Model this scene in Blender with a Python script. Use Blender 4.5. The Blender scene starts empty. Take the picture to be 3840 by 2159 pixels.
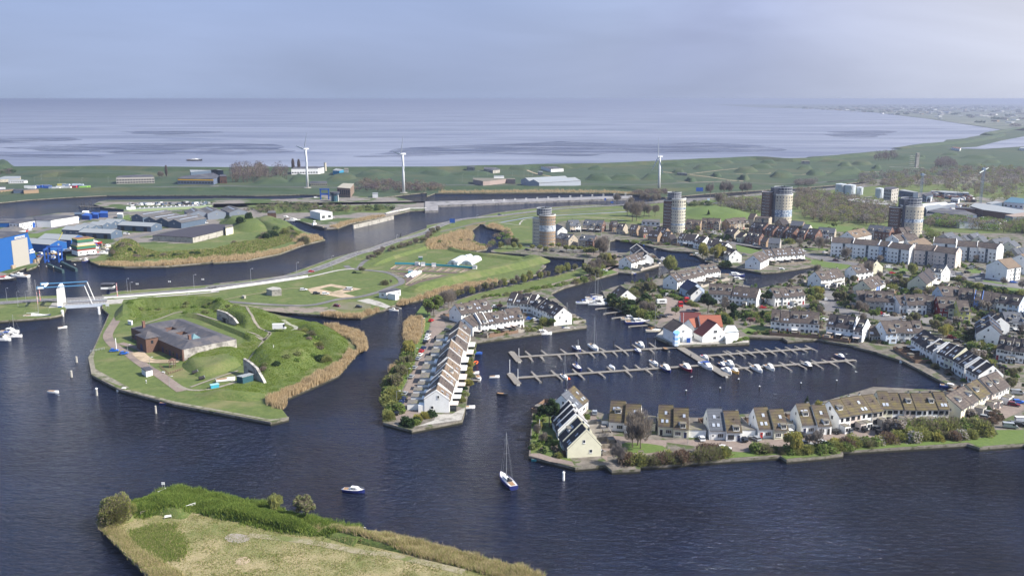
import bpy,math,random
import numpy as np
from mathutils import Vector,Matrix,noise as mnoise
R=math.radians
rnd=random.Random(11)
npr=np.random.default_rng(5)
sc=bpy.context.scene
COL=sc.collection
FPX,YH,CAMH=3414.0,371.0,120.0
PITCH=math.atan((1079.5-YH)/FPX)
cam_d=bpy.data.cameras.new('camera');cam=bpy.data.objects.new('camera',cam_d);COL.objects.link(cam)
cam_d.sensor_width=36;cam_d.lens=36*FPX/3840;cam_d.clip_start=1;cam_d.clip_end=200000
cam.location=(0,0,CAMH);cam.rotation_euler=(R(90)-PITCH,0,0)
sc.camera=cam
SUN_AZ,SUN_EL=106.0,40.0
sc.view_settings.view_transform='Standard';sc.view_settings.look='None'
sc.view_settings.exposure=0.92;sc.view_settings.gamma=1
w=bpy.data.worlds.new('World');sc.world=w;w.use_nodes=True
nt=w.node_tree;N=nt.nodes;L=nt.links
for n in list(N):N.remove(n)
out=N.new('ShaderNodeOutputWorld');bg=N.new('ShaderNodeBackground');sky=N.new('ShaderNodeTexSky')
sky.sky_type='NISHITA';sky.sun_disc=False
sky.sun_elevation=R(SUN_EL);sky.sun_rotation=R(SUN_AZ)
sky.altitude=0;sky.air_density=1.0;sky.dust_density=1.0;sky.ozone_density=3.0
bg.inputs['Strength'].default_value=0.132
tc=N.new('ShaderNodeTexCoord');sx=N.new('ShaderNodeSeparateXYZ');L.new(tc.outputs['Generated'],sx.inputs[0])
mp=N.new('ShaderNodeMapping');mp.inputs['Scale'].default_value=(1.0,1.0,5.0)
nz=N.new('ShaderNodeTexNoise');nz.inputs['Scale'].default_value=2.4;nz.inputs['Detail'].default_value=7;nz.inputs['Roughness'].default_value=.5;nz.inputs['Distortion'].default_value=.5
L.new(tc.outputs['Generated'],mp.inputs['Vector']);L.new(mp.outputs[0],nz.inputs['Vector'])
ve=N.new('ShaderNodeMapRange');ve.interpolation_type='SMOOTHSTEP';ve.inputs['From Min'].default_value=.0;ve.inputs['From Max'].default_value=.62;ve.inputs['To Min'].default_value=.97;ve.inputs['To Max'].default_value=.05
L.new(sx.outputs['Z'],ve.inputs['Value'])
az=N.new('ShaderNodeMapRange');az.inputs['From Min'].default_value=-.6;az.inputs['From Max'].default_value=.8;L.new(sx.outputs['X'],az.inputs['Value'])
def srgb(r,g,b):
 f=lambda c:(c/255/12.92)if c/255<.04045 else((c/255+.055)/1.055)**2.4
 return(f(r),f(g),f(b),1)
K=1/.132/2**.92
def skycol(r,g,b):q=srgb(r,g,b);return(q[0]*K,q[1]*K,q[2]*K,1)
def ramp(stops):
 r_=N.new('ShaderNodeValToRGB');e=r_.color_ramp.elements
 while len(e)<len(stops):e.new(.5)
 for el,(p_,c_)in zip(e,stops):el.position=p_;el.color=tuple(v/16 for v in c_[:3])+(1,)
 return r_
lo=ramp([(0,skycol(158,175,208)),(.40,skycol(160,175,209)),(.60,skycol(170,180,208)),(.80,skycol(205,210,226)),(1,skycol(236,238,246))])
hi=ramp([(0,skycol(148,164,209)),(.40,skycol(155,169,211)),(.60,skycol(178,190,226)),(.77,skycol(226,230,247)),(1,skycol(252,252,255))])
L.new(az.outputs[0],lo.inputs['Fac']);L.new(az.outputs[0],hi.inputs['Fac'])
el=N.new('ShaderNodeMapRange');el.inputs['From Min'].default_value=.0;el.inputs['From Max'].default_value=.11;L.new(sx.outputs['Z'],el.inputs['Value'])
lh=N.new('ShaderNodeMixRGB');L.new(el.outputs[0],lh.inputs['Fac']);L.new(lo.outputs[0],lh.inputs['Color1']);L.new(hi.outputs[0],lh.inputs['Color2'])
cl=N.new('ShaderNodeMapRange');cl.inputs['From Min'].default_value=.3;cl.inputs['From Max'].default_value=.72;cl.inputs['To Min'].default_value=14.2;cl.inputs['To Max'].default_value=18.6
L.new(nz.outputs['Fac'],cl.inputs['Value'])
vm=N.new('ShaderNodeVectorMath');vm.operation='SCALE';L.new(lh.outputs[0],vm.inputs[0]);L.new(cl.outputs[0],vm.inputs['Scale'])
mx=N.new('ShaderNodeMixRGB');au=N.new('ShaderNodeMapRange');au.inputs['From Min'].default_value=.1;au.inputs['From Max'].default_value=.95;au.inputs['To Max'].default_value=.6;L.new(sx.outputs['X'],au.inputs['Value']);ad_=N.new('ShaderNodeMath');ad_.use_clamp=True;L.new(ve.outputs[0],ad_.inputs[0]);L.new(au.outputs[0],ad_.inputs[1]);L.new(ad_.outputs[0],mx.inputs['Fac']);L.new(sky.outputs[0],mx.inputs['Color1']);L.new(vm.outputs[0],mx.inputs['Color2'])
L.new(mx.outputs[0],bg.inputs['Color']);L.new(bg.outputs[0],out.inputs['Surface'])
sd=bpy.data.lights.new('sun','SUN');sd.energy=4.8;sd.angle=R(.6);sd.color=(1,.94,.86)
sun=bpy.data.objects.new('sun',sd);COL.objects.link(sun)
_a,_e=R(SUN_AZ),R(SUN_EL)
SUNV=Vector((math.sin(_a)*math.cos(_e),math.cos(_a)*math.cos(_e),math.sin(_e)))
sun.rotation_euler=SUNV.to_track_quat('Z','Y').to_euler()
sc.cycles.max_bounces=5;sc.cycles.volume_bounces=0;sc.cycles.diffuse_bounces=2;sc.cycles.glossy_bounces=3
TILES=dict(A=(0,580,3.2175),B=(800,500,3.2175),C=(1600,500,3.2175),D=(2400,500,3.2175),E=(3040,500,3.2175),F=(0,1000,3.2175),G=(800,850,3.2175),H=(1400,1100,2.6325),I=(2200,850,3.2175),J=(3040,850,3.2175),K=(1850,1200,3.2175),L=(2450,1100,3.2175),M=(1900,1400,3.2175),N=(2500,1350,3.2173),O=(3090,1300,3.2173),Q=(3200,1050,3.62),R=(300,1100,2.896),S=(350,1700,2.576),U=(1200,1600,2.59),X=(1450,920,2.24),V=(700,1050,3.2175),W=(0,0,.67083))
GZ=1.6
def P(t,x,y,z=GZ):
 a=TILES[t];sx=a[0]+x/a[2]-1920;sy=1079.5-(a[1]+y/a[2])
 d=Vector((sx,FPX*math.cos(PITCH)+sy*math.sin(PITCH),-FPX*math.sin(PITCH)+sy*math.cos(PITCH)))
 k=(z-CAMH)/d.z
 return Vector((d.x*k,d.y*k,z))
def PL(spec,z=GZ):
 """'A 0,5 3,4 B 7,8' -> list of world points"""
 o=[];t=None
 for w_ in spec.split():
  if ',' in w_:
   x,y=w_.split(',');o.append(P(t,float(x),float(y),z))
  else:t=w_
 return o
MATS={}
def mat(name,c1,c2=None,scale=1.0,rough=.8,bump=0.0,c3=None,scale3=.1,spec=.3,metal=0,stretch=(1,1,1),detail=5,lo=.35,hi=.65,lo3=.5,hi3=.62,bscale=None):
 if name in MATS:return MATS[name]
 m=bpy.data.materials.new(name);m.use_nodes=True;t=m.node_tree;b=t.nodes['Principled BSDF']
 b.inputs['Roughness'].default_value=rough;b.inputs['Metallic'].default_value=metal
 b.inputs['Specular IOR Level'].default_value=spec
 c1=tuple(c1)[:3]+(1,)
 if c2 is None:c2=tuple(v*.8 for v in c1[:3])
 c2=tuple(c2)[:3]+(1,)
 tcn=t.nodes.new('ShaderNodeTexCoord');mpn=t.nodes.new('ShaderNodeMapping');mpn.inputs['Scale'].default_value=stretch
 t.links.new(tcn.outputs['Object'],mpn.inputs['Vector'])
 n=t.nodes.new('ShaderNodeTexNoise');n.inputs['Scale'].default_value=scale;n.inputs['Detail'].default_value=detail;n.inputs['Roughness'].default_value=.62
 t.links.new(mpn.outputs[0],n.inputs['Vector'])
 r=t.nodes.new('ShaderNodeValToRGB');r.color_ramp.elements[0].position=lo;r.color_ramp.elements[1].position=hi
 r.color_ramp.elements[0].color=c1;r.color_ramp.elements[1].color=c2
 t.links.new(n.outputs['Fac'],r.inputs['Fac']);last=r.outputs[0]
 if c3:
  n3=t.nodes.new('ShaderNodeTexNoise');n3.inputs['Scale'].default_value=scale3;n3.inputs['Detail'].default_value=6;n3.inputs['Roughness'].default_value=.6
  t.links.new(mpn.outputs[0],n3.inputs['Vector'])
  r3=t.nodes.new('ShaderNodeValToRGB');r3.color_ramp.elements[0].position=lo3;r3.color_ramp.elements[1].position=hi3
  t.links.new(n3.outputs['Fac'],r3.inputs['Fac'])
  mm=t.nodes.new('ShaderNodeMixRGB');t.links.new(r3.outputs[0],mm.inputs['Fac']);t.links.new(last,mm.inputs['Color1'])
  mm.inputs['Color2'].default_value=tuple(c3)[:3]+(1,);last=mm.outputs[0]
 t.links.new(last,b.inputs['Base Color'])
 if bump:
  bn=t.nodes.new('ShaderNodeBump');bn.inputs['Strength'].default_value=bump;bn.inputs['Distance'].default_value=.3
  if bscale:
   nb=t.nodes.new('ShaderNodeTexNoise');nb.inputs['Scale'].default_value=bscale;nb.inputs['Detail'].default_value=4
   t.links.new(mpn.outputs[0],nb.inputs['Vector']);t.links.new(nb.outputs['Fac'],bn.inputs['Height'])
  else:t.links.new(n.outputs['Fac'],bn.inputs['Height'])
  t.links.new(bn.outputs[0],b.inputs['Normal'])
 MATS[name]=m;return m
def wave_mat(name,c1,c2,period,axis='Y',rough=.8,c3=None,scale3=.4,width=.5,lo3=.5,hi3=.7,bump=.4):
 """courses of tiles / corrugation / planks running across one axis, plus weathering"""
 if name in MATS:return MATS[name]
 m=mat(name,c1,c2,scale=2.5,rough=rough,c3=c3,scale3=scale3,lo3=lo3,hi3=hi3);t=m.node_tree;b=t.nodes['Principled BSDF']
 src=b.inputs['Base Color'].links[0].from_socket
 tcn=[n for n in t.nodes if n.type=='TEX_COORD'][0]
 wv=t.nodes.new('ShaderNodeTexWave');wv.bands_direction=axis;wv.inputs['Scale'].default_value=math.pi/10/period;wv.inputs['Distortion'].default_value=.35;wv.inputs['Detail'].default_value=1
 t.links.new(tcn.outputs['Object'],wv.inputs['Vector'])
 mm=t.nodes.new('ShaderNodeMixRGB');mm.blend_type='MULTIPLY';mm.inputs['Fac'].default_value=width
 t.links.new(src,mm.inputs['Color1']);t.links.new(wv.outputs['Color'],mm.inputs['Color2']);t.links.new(mm.outputs[0],b.inputs['Base Color'])
 bn=t.nodes.new('ShaderNodeBump');bn.inputs['Strength'].default_value=bump;bn.inputs['Distance'].default_value=.05
 t.links.new(wv.outputs['Fac'],bn.inputs['Height']);t.links.new(bn.outputs[0],b.inputs['Normal'])
 return m
def tag(o,label=None,cat=None,group=None,kind=None):
 if label:o['label']=label
 if cat:o['category']=cat
 if group:o['group']=group
 if kind:o['kind']=kind
 return o
def thing(name,label,cat,loc=(0,0,0),rz=0.0,group=None):
 o=bpy.data.objects.new(name,None);COL.objects.link(o);o.empty_display_size=.5
 o.location=loc;o.rotation_euler=(0,0,rz);return tag(o,label,cat,group)
class MB:
 def __init__(s):s.v=[];s.f=[];s.m=[];s.mi=0
 def add(s,vs,fs,mi=None):
  b=len(s.v);s.v+=[tuple(v)for v in vs];s.f+=[tuple(b+i for i in f)for f in fs]
  s.m+=[s.mi if mi is None else mi]*len(fs);return s
 def box(s,cx,cy,z0,sx,sy,sz,rz=0,mi=None,taper=1.0):
  c,n=math.cos(rz),math.sin(rz);vs=[]
  for k,zz in((1.0,z0),(taper,z0+sz)):
   for a,b in((-1,-1),(1,-1),(1,1),(-1,1)):
    x,y=a*sx/2*k,b*sy/2*k;vs.append((cx+x*c-y*n,cy+x*n+y*c,zz))
  return s.add(vs,[(3,2,1,0),(4,5,6,7),(0,1,5,4),(1,2,6,5),(2,3,7,6),(3,0,4,7)],mi)
 def prism(s,pts,z0,z1,mi=None,mtop=None):
  n=len(pts);area=sum(pts[i][0]*pts[(i+1)%n][1]-pts[(i+1)%n][0]*pts[i][1]for i in range(n))
  if area<0:pts=list(reversed(pts))
  vs=[(p[0],p[1],z0)for p in pts]+[(p[0],p[1],z1)for p in pts]
  s.add(vs,[tuple(range(n,2*n))],mtop if mtop is not None else mi)
  return s.add(vs,[(i,(i+1)%n,n+(i+1)%n,n+i)for i in range(n)],mi)
 def tube(s,p0,p1,r0,r1=None,n=8,mi=None,caps=True):
  r1=r0 if r1 is None else r1;p0,p1=Vector(p0),Vector(p1);d=(p1-p0)
  if d.length<1e-6:return s
  d.normalize();a=d.orthogonal().normalized();b=d.cross(a);vs=[]
  for p,r in((p0,r0),(p1,r1)):
   for i in range(n):
    t=2*math.pi*i/n;vs.append(p+a*(r*math.cos(t))+b*(r*math.sin(t)))
  fs=[(i,(i+1)%n,n+(i+1)%n,n+i)for i in range(n)]
  if caps:fs+=[tuple(reversed(range(n))),tuple(range(n,2*n))]
  return s.add(vs,fs,mi)
 def lathe(s,prof,n=16,cx=0,cy=0,mi=None,cap=True):
  vs=[];k=len(prof)
  for r,z in prof:
   for i in range(n):t=2*math.pi*i/n;vs.append((cx+r*math.cos(t),cy+r*math.sin(t),z))
  fs=[(j*n+i,j*n+(i+1)%n,(j+1)*n+(i+1)%n,(j+1)*n+i)for j in range(k-1)for i in range(n)]
  if cap:fs+=[tuple(reversed(range(n))),tuple(range((k-1)*n,k*n))]
  return s.add(vs,fs,mi)
 def sweep(s,secs,mi=None,cap=True,closed=True):
  """list of equal-length point rings"""
  n=len(secs[0]);vs=[p for q in secs for p in q]
  rng=range(n)if closed else range(n-1)
  fs=[(j*n+i,j*n+(i+1)%n,(j+1)*n+(i+1)%n,(j+1)*n+i)for j in range(len(secs)-1)for i in rng]
  if cap:fs+=[tuple(reversed(range(n))),tuple(range((len(secs)-1)*n,len(secs)*n))]
  return s.add(vs,fs,mi)
 def mesh(s,name,mats,smooth=False):
  me=bpy.data.meshes.new(name);me.from_pydata(s.v,[],s.f)
  mats=mats if isinstance(mats,(list,tuple))else[mats]
  for m in mats:me.materials.append(m)
  if len(mats)>1:me.polygons.foreach_set('material_index',s.m)
  if smooth:me.polygons.foreach_set('use_smooth',[True]*len(me.polygons))
  me.update();return me
 def build(s,name,mats,parent=None,smooth=False):
  o=bpy.data.objects.new(name,s.mesh(name,mats,smooth));COL.objects.link(o)
  if parent:o.parent=parent
  return o
def link(name,me,parent=None):
 o=bpy.data.objects.new(name,me);COL.objects.link(o)
 if parent:o.parent=parent
 return o
KIDS={}
def copy_tree(o,parent=None):
 c=o.copy();COL.objects.link(c)
 if parent:c.parent=parent
 for ch in list(o.children):copy_tree(ch,c)
 return c
def place(proto,used,loc,rz,label,group=None,s=1.0,cat=None):
 o=proto if not used.get(proto.name)else copy_tree(proto)
 used[proto.name]=1
 o.location=loc;o.rotation_euler=(0,0,rz)
 if s!=1.0:o.scale=(s,s,s)if not isinstance(s,tuple)else s
 o['label']=label
 if group:o['group']=group
 elif 'group' in o:del o['group']
 if cat:o['category']=cat
 return o
def struct(name,mb,mats):return tag(mb.build(name,mats),kind='structure')
def tri_soup(name,verts,k,mats,midx=None):
 """verts (n*k,3) numpy -> n faces of k corners each"""
 n=len(verts)//k;me=bpy.data.meshes.new(name)
 me.vertices.add(len(verts));me.vertices.foreach_set('co',np.asarray(verts,dtype=np.float32).ravel())
 me.loops.add(n*k);me.loops.foreach_set('vertex_index',np.arange(n*k,dtype=np.int32))
 me.polygons.add(n);me.polygons.foreach_set('loop_start',np.arange(n,dtype=np.int32)*k)
 try:me.polygons.foreach_set('loop_total',np.full(n,k,dtype=np.int32))
 except Exception:pass
 mats=mats if isinstance(mats,(list,tuple))else[mats]
 for m in mats:me.materials.append(m)
 if midx is not None:me.polygons.foreach_set('material_index',np.asarray(midx,dtype=np.int32))
 me.update(calc_edges=True);return me
C={}
grass=mat('grass',(.070,.100,.024),(.110,.140,.038),scale=.35,bump=.6,c3=(.18,.165,.075),scale3=.045,lo3=.52,hi3=.72,detail=10)
grass_far=mat('grass_far',(.030,.054,.024),(.050,.074,.034),scale=.05,c3=(.085,.085,.040),scale3=.012,lo3=.5,hi3=.75,detail=9)
grass_rough=mat('rough_grass',(.060,.098,.020),(.115,.140,.038),scale=.9,bump=1.0,c3=(.14,.145,.055),scale3=.06,lo3=.50,hi3=.7,detail=10)
reed_ground=mat('reed_ground',(.21,.155,.075),(.12,.10,.045),scale=.5,bump=1,c3=(.06,.09,.02),scale3=.08,detail=8)
lawn=mat('lawn',(.080,.125,.026),(.105,.150,.036),scale=.6,bump=.4,detail=8)
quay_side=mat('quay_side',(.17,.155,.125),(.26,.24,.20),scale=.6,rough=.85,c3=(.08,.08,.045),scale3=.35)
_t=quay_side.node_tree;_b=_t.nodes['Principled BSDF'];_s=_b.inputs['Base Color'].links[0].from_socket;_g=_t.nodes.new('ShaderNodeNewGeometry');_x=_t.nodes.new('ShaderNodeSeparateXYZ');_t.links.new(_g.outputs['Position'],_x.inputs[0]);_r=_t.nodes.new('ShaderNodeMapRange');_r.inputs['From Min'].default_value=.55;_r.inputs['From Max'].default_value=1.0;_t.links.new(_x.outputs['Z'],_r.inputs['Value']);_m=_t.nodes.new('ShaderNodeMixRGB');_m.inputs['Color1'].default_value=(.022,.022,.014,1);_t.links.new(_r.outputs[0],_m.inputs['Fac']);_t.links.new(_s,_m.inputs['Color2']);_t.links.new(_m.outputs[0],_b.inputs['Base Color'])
asphalt=mat('asphalt',(.115,.112,.118),(.15,.145,.145),scale=.5,rough=.9,c3=(.19,.18,.17),scale3=.05)
clinker=mat('brick_paving',(.185,.145,.125),(.24,.195,.165),scale=.8,rough=.9,c3=(.13,.11,.10),scale3=.08,lo3=.5,hi3=.7,detail=8)
yard=mat('yard_paving',(.13,.115,.10),(.20,.18,.155),scale=.25,rough=.9,c3=(.055,.085,.02),scale3=.055,lo3=.47,hi3=.53,detail=9)
garden=mat('garden_ground',(.095,.085,.068),(.19,.168,.145),scale=.35,rough=.9,c3=(.065,.085,.03),scale3=.16,lo3=.52,hi3=.58,detail=9)
concrete=mat('concrete',(.30,.29,.26),(.42,.40,.36),scale=.6,rough=.9,c3=(.17,.16,.14),scale3=.25,lo3=.5,hi3=.7,bump=.3)
stone=mat('quay_stone',(.16,.145,.11),(.27,.25,.20),scale=.5,rough=.9,c3=(.09,.10,.05),scale3=.3,bump=.4)
dark_pile=mat('tarred_timber',(.022,.02,.018),(.05,.045,.04),scale=2,rough=.8)
timber=mat('weathered_timber',(.19,.165,.135),(.27,.24,.19),scale=1.5,rough=.85,c3=(.14,.12,.09),scale3=.6,stretch=(1,1,1))
white_paint=mat('white_paint',(.78,.78,.76),(.70,.70,.68),scale=1.2,rough=.55)
white_render=mat('white_render',(.84,.84,.81),(.76,.76,.73),scale=.35,rough=.85,c3=(.56,.55,.50),scale3=.5,lo3=.6,hi3=.8)
cream_render=mat('cream_render',(.68,.66,.50),(.60,.58,.44),scale=.4,rough=.85,c3=(.46,.45,.36),scale3=.6,lo3=.6,hi3=.8)
grey_render=mat('grey_render',(.42,.40,.37),(.36,.34,.31),scale=.5,rough=.85)
sand=mat('sand',(.36,.28,.19),(.44,.35,.25),scale=.5,rough=.95,c3=(.25,.20,.13),scale3=.15)
brick_tan=mat('tan_brick',(.31,.225,.15),(.25,.18,.12),scale=3,rough=.9)
brick_brown=mat('brown_brick',(.15,.088,.066),(.11,.065,.05),scale=3,rough=.9)
brick_pale=mat('pale_brick',(.50,.46,.37),(.43,.39,.31),scale=2,rough=.9)
brick_red=mat('red_brick',(.19,.105,.08),(.14,.08,.062),scale=3,rough=.9)
glass=mat('window_glass',(.012,.016,.022),(.03,.038,.05),scale=.6,rough=.08,spec=.8)
black_paint=mat('black_paint',(.02,.02,.022),(.03,.03,.03),rough=.5)
metal=mat('galvanised_steel',(.42,.43,.44),(.34,.35,.36),rough=.45,metal=.5)
blue_paint=mat('blue_paint',(.02,.085,.34),(.018,.07,.29),scale=.4,rough=.5)
red_paint=mat('red_paint',(.45,.03,.03),(.38,.02,.02),rough=.4)
tyre=mat('tyre_rubber',(.015,.015,.015),(.02,.02,.02),rough=.8)
lamp_glow=mat('lamp_glass',(.6,.6,.6),(.7,.7,.7),rough=.2)
# ================================================================ WATER, SEA
ROADS=[]
def water_mat():
 m=bpy.data.materials.new('harbour_water');m.use_nodes=True;t=m.node_tree;b=t.nodes['Principled BSDF']
 b.inputs['Base Color'].default_value=(.012,.020,.042,1);b.inputs['Roughness'].default_value=.08;b.inputs['IOR'].default_value=1.33
 g=t.nodes.new('ShaderNodeNewGeometry');mpn=t.nodes.new('ShaderNodeMapping');mpn.inputs['Rotation'].default_value=(0,0,R(8));mpn.inputs['Scale'].default_value=(.5,1.2,1)
 t.links.new(g.outputs['Position'],mpn.inputs['Vector'])
 def nz_(s,d,dist=0,src=mpn):
  n=t.nodes.new('ShaderNodeTexNoise');n.inputs['Scale'].default_value=s;n.inputs['Detail'].default_value=d;n.inputs['Roughness'].default_value=.6;n.inputs['Distortion'].default_value=dist
  t.links.new(src.outputs[0],n.inputs['Vector']);return n
 a=nz_(.6,6,.9);c=nz_(.17,4,.6);d=nz_(.011,4,.3,g)
 ad=t.nodes.new('ShaderNodeMath');ad.operation='MULTIPLY_ADD';ad.inputs[1].default_value=.9
 t.links.new(c.outputs['Fac'],ad.inputs[0]);t.links.new(a.outputs['Fac'],ad.inputs[2])
 mr=t.nodes.new('ShaderNodeMapRange');mr.inputs['From Min'].default_value=.35;mr.inputs['From Max'].default_value=.65;mr.inputs['To Min'].default_value=.55;mr.inputs['To Max'].default_value=1.0
 t.links.new(d.outputs['Fac'],mr.inputs['Value'])
 bp=t.nodes.new('ShaderNodeBump');bp.inputs['Distance'].default_value=4.2
 t.links.new(mr.outputs[0],bp.inputs['Strength']);t.links.new(ad.outputs[0],bp.inputs['Height']);t.links.new(bp.outputs[0],b.inputs['Normal'])
 r3=t.nodes.new('ShaderNodeValToRGB');r3.color_ramp.elements[0].position=.4;r3.color_ramp.elements[1].position=.65
 r3.color_ramp.elements[0].color=(.004,.012,.040,1);r3.color_ramp.elements[1].color=(.009,.011,.024,1)
 t.links.new(d.outputs['Fac'],r3.inputs['Fac']);t.links.new(r3.outputs[0],b.inputs['Base Color'])
 return m
def sea_mat():
 m=bpy.data.materials.new('tidal_sea');m.use_nodes=True;t=m.node_tree;b=t.nodes['Principled BSDF']
 b.inputs['IOR'].default_value=1.33
 g=t.nodes.new('ShaderNodeNewGeometry');mpn=t.nodes.new('ShaderNodeMapping');mpn.inputs['Scale'].default_value=(.0009,.0030,1);mpn.inputs['Rotation'].default_value=(0,0,R(-9))
 t.links.new(g.outputs['Position'],mpn.inputs['Vector'])
 n=t.nodes.new('ShaderNodeTexNoise');n.inputs['Scale'].default_value=1;n.inputs['Detail'].default_value=7;n.inputs['Roughness'].default_value=.55;n.inputs['Distortion'].default_value=1.2
 t.links.new(mpn.outputs[0],n.inputs['Vector'])
 r=t.nodes.new('ShaderNodeValToRGB');r.color_ramp.elements[0].position=.38;r.color_ramp.elements[1].position=.62
 r.color_ramp.elements[0].color=(.155,.172,.225,1);r.color_ramp.elements[1].color=(.245,.258,.31,1)
 t.links.new(n.outputs['Fac'],r.inputs['Fac']);m2=t.nodes.new('ShaderNodeMapping');m2.inputs['Scale'].default_value=(.0011,.0060,1);m2.inputs['Rotation'].default_value=(0,0,R(6));n2=t.nodes.new('ShaderNodeTexNoise');n2.inputs['Scale'].default_value=1;n2.inputs['Detail'].default_value=12;n2.inputs['Roughness'].default_value=.68;n2.inputs['Distortion'].default_value=2.2;t.links.new(g.outputs['Position'],m2.inputs['Vector']);t.links.new(m2.outputs[0],n2.inputs['Vector'])
 r2=t.nodes.new('ShaderNodeValToRGB');r2.color_ramp.elements[0].position=.52;r2.color_ramp.elements[1].position=.63;t.links.new(n2.outputs['Fac'],r2.inputs['Fac']);mm=t.nodes.new('ShaderNodeMixRGB');mm.inputs['Color2'].default_value=(.10,.112,.17,1);t.links.new(r2.outputs[0],mm.inputs['Fac']);t.links.new(r.outputs[0],mm.inputs['Color1']);t.links.new(mm.outputs[0],b.inputs['Base Color'])
 mr=t.nodes.new('ShaderNodeMapRange');mr.inputs['From Min'].default_value=.35;mr.inputs['From Max'].default_value=.65;mr.inputs['To Min'].default_value=.5;mr.inputs['To Max'].default_value=.32
 t.links.new(n.outputs['Fac'],mr.inputs['Value']);t.links.new(mr.outputs[0],b.inputs['Roughness'])
 return m
def plane(name,x0,y0,x1,y1,z,m):
 mb=MB();mb.add([(x0,y0,z),(x1,y0,z),(x1,y1,z),(x0,y1,z)],[(0,1,2,3)]);return struct(name,mb,m)
plane('canal_water',-9000,-600,9000,1352,0,water_mat())
plane('sea',-60000,1352,60000,60000,0,sea_mat())
mud=mat('wet_mud',(.05,.06,.105),(.10,.112,.165),scale=.006,rough=.45,stretch=(.4,2.6,1),detail=10,c3=(.20,.215,.29),scale3=.004,spec=.5,lo3=.5,hi3=.66)
_mt=mud.node_tree;_tr=_mt.nodes.new('ShaderNodeBsdfTransparent');_mx=_mt.nodes.new('ShaderNodeMixShader');_mn=_mt.nodes.new('ShaderNodeTexNoise');_mn.inputs['Scale'].default_value=.009;_mn.inputs['Detail'].default_value=12;_mn.inputs['Roughness'].default_value=.7;_mn.inputs['Distortion'].default_value=1.5;_mr=_mt.nodes.new('ShaderNodeMapRange');_mr.inputs['From Min'].default_value=.44;_mr.inputs['From Max'].default_value=.56
_mt.links.new([q for q in _mt.nodes if q.type=='MAPPING'][0].outputs[0],_mn.inputs['Vector']);_mt.links.new(_mn.outputs['Fac'],_mr.inputs['Value']);_mt.links.new(_mr.outputs[0],_mx.inputs[0]);_mt.links.new(_mt.nodes['Principled BSDF'].outputs[0],_mx.inputs[1]);_mt.links.new(_tr.outputs[0],_mx.inputs[2]);_mt.links.new(_mx.outputs[0],_mt.nodes['Material Output'].inputs['Surface'])
def sheet(name,spec,z,m,kind='structure'):
 pts=PL(spec,z)if isinstance(spec,str)else spec
 if name in('street','avenue','club_yard','canal_path','terrace_roadway','car_park','quay_terrace','club_quay','quay_path','avenue_lawn','playing_lawn','bank_lawn','green'):ROADS.append(pts)
 mb=MB();vs=[(p[0],p[1],z)for p in pts]
 a=sum(vs[i][0]*vs[(i+1)%len(vs)][1]-vs[(i+1)%len(vs)][0]*vs[i][1]for i in range(len(vs)))
 if a<0:vs.reverse()
 mb.add(vs,[tuple(range(len(vs)))]);return tag(mb.build(name,m),kind=kind)
def smooth_poly(pts,k=3):
 n=len(pts);o=[]
 for i in range(n):
  p0,p1,p2,p3=pts[i-1],pts[i],pts[(i+1)%n],pts[(i+2)%n]
  for j in range(k):
   t=j/k;o.append(.5*((2*p1)+(p2-p0)*t+(2*p0-5*p1+4*p2-p3)*t*t+(3*p1-p0-3*p2+p3)*t**3))
 return o
for s_ in('W -40,352 110,347 196,351 120,357 30,361 -40,362','W 60,366 250,362 480,359 640,361 700,367 718,376 690,384 610,389 420,388 200,380 60,376','W 985,380 1080,370 1250,364 1400,356 1560,362 1760,358 1900,366 1935,374 1850,384 1600,386 1450,392 1250,388 1100,393 900,392','W 2085,333 2200,328 2245,334 2200,345 2110,344','W -40,384 100,386 250,392 120,396 -40,394','W 300,332 520,330 560,334 380,340'):
 sheet('mudflat',[p+Vector((60*mnoise.noise(p*.006),70*mnoise.noise(p*.004+Vector((9,0,0))),0))for p in smooth_poly(PL(s_,.4),24)],.4,mud)
# ================================================================ LAND
def land(name,spec,top,side=quay_side,z=GZ,rim=None):
 pts=PL(spec,z)if isinstance(spec,str)else spec
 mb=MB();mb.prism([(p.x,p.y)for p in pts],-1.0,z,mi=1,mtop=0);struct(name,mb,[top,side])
 return pts
Y_='yard'
land('far_shore','A -400,610 0,578 330,545 800,515 1290,490 1700,490 2574,488 B 500,750 1050,738 1290,742 1290,830 1500,840 1750,800 2150,760 2350,735 2574,712 C 0,760 100,722 700,722 1500,716 2200,722 2574,745 D 0,752 300,770 560,750 900,720 1510,682 1880,660 2380,622 E 340,618 800,560 2800,420 6500,250 6500,-100 W 2590,316 2500,335 2440,345 2400,357 2330,362 2255,372 2390,360 E 1040,195 760,235 350,275 0,300 D 2250,300 1830,320 1400,297 1000,311 470,336 0,360 C 2100,379 1300,391 1100,403 480,411 0,425 B 1960,427 800,428 0,428 A 2270,177 1740,167 1300,158 850,162 530,165 300,162 0,120 -400,118',grass_far)
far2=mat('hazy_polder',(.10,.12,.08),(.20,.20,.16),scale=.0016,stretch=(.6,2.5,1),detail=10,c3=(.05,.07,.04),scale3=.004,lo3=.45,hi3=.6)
land('polder','W 1790,263 1900,270 2050,274 2200,283 2330,298 2440,314 2520,326 2576,329 3300,342 5200,330 5200,262 2400,262 2000,263',far2)
land('lagoon_shore','W 2380,352 2470,345 2576,338 3000,350 3000,420 2300,420',grass_far,z=1.4)
sheet('lagoon','E 1640,182 2000,165 2300,90 2574,38 3400,-120 3400,150 2574,158 2100,190',GZ+.3,bpy.data.materials['tidal_sea'])
hi_top=mat('harbour_ground',(.15,.135,.12),(.21,.19,.17),scale=.15,rough=.95,c3=(.055,.085,.022),scale3=.025,lo3=.5,hi3=.55,detail=9)
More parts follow.
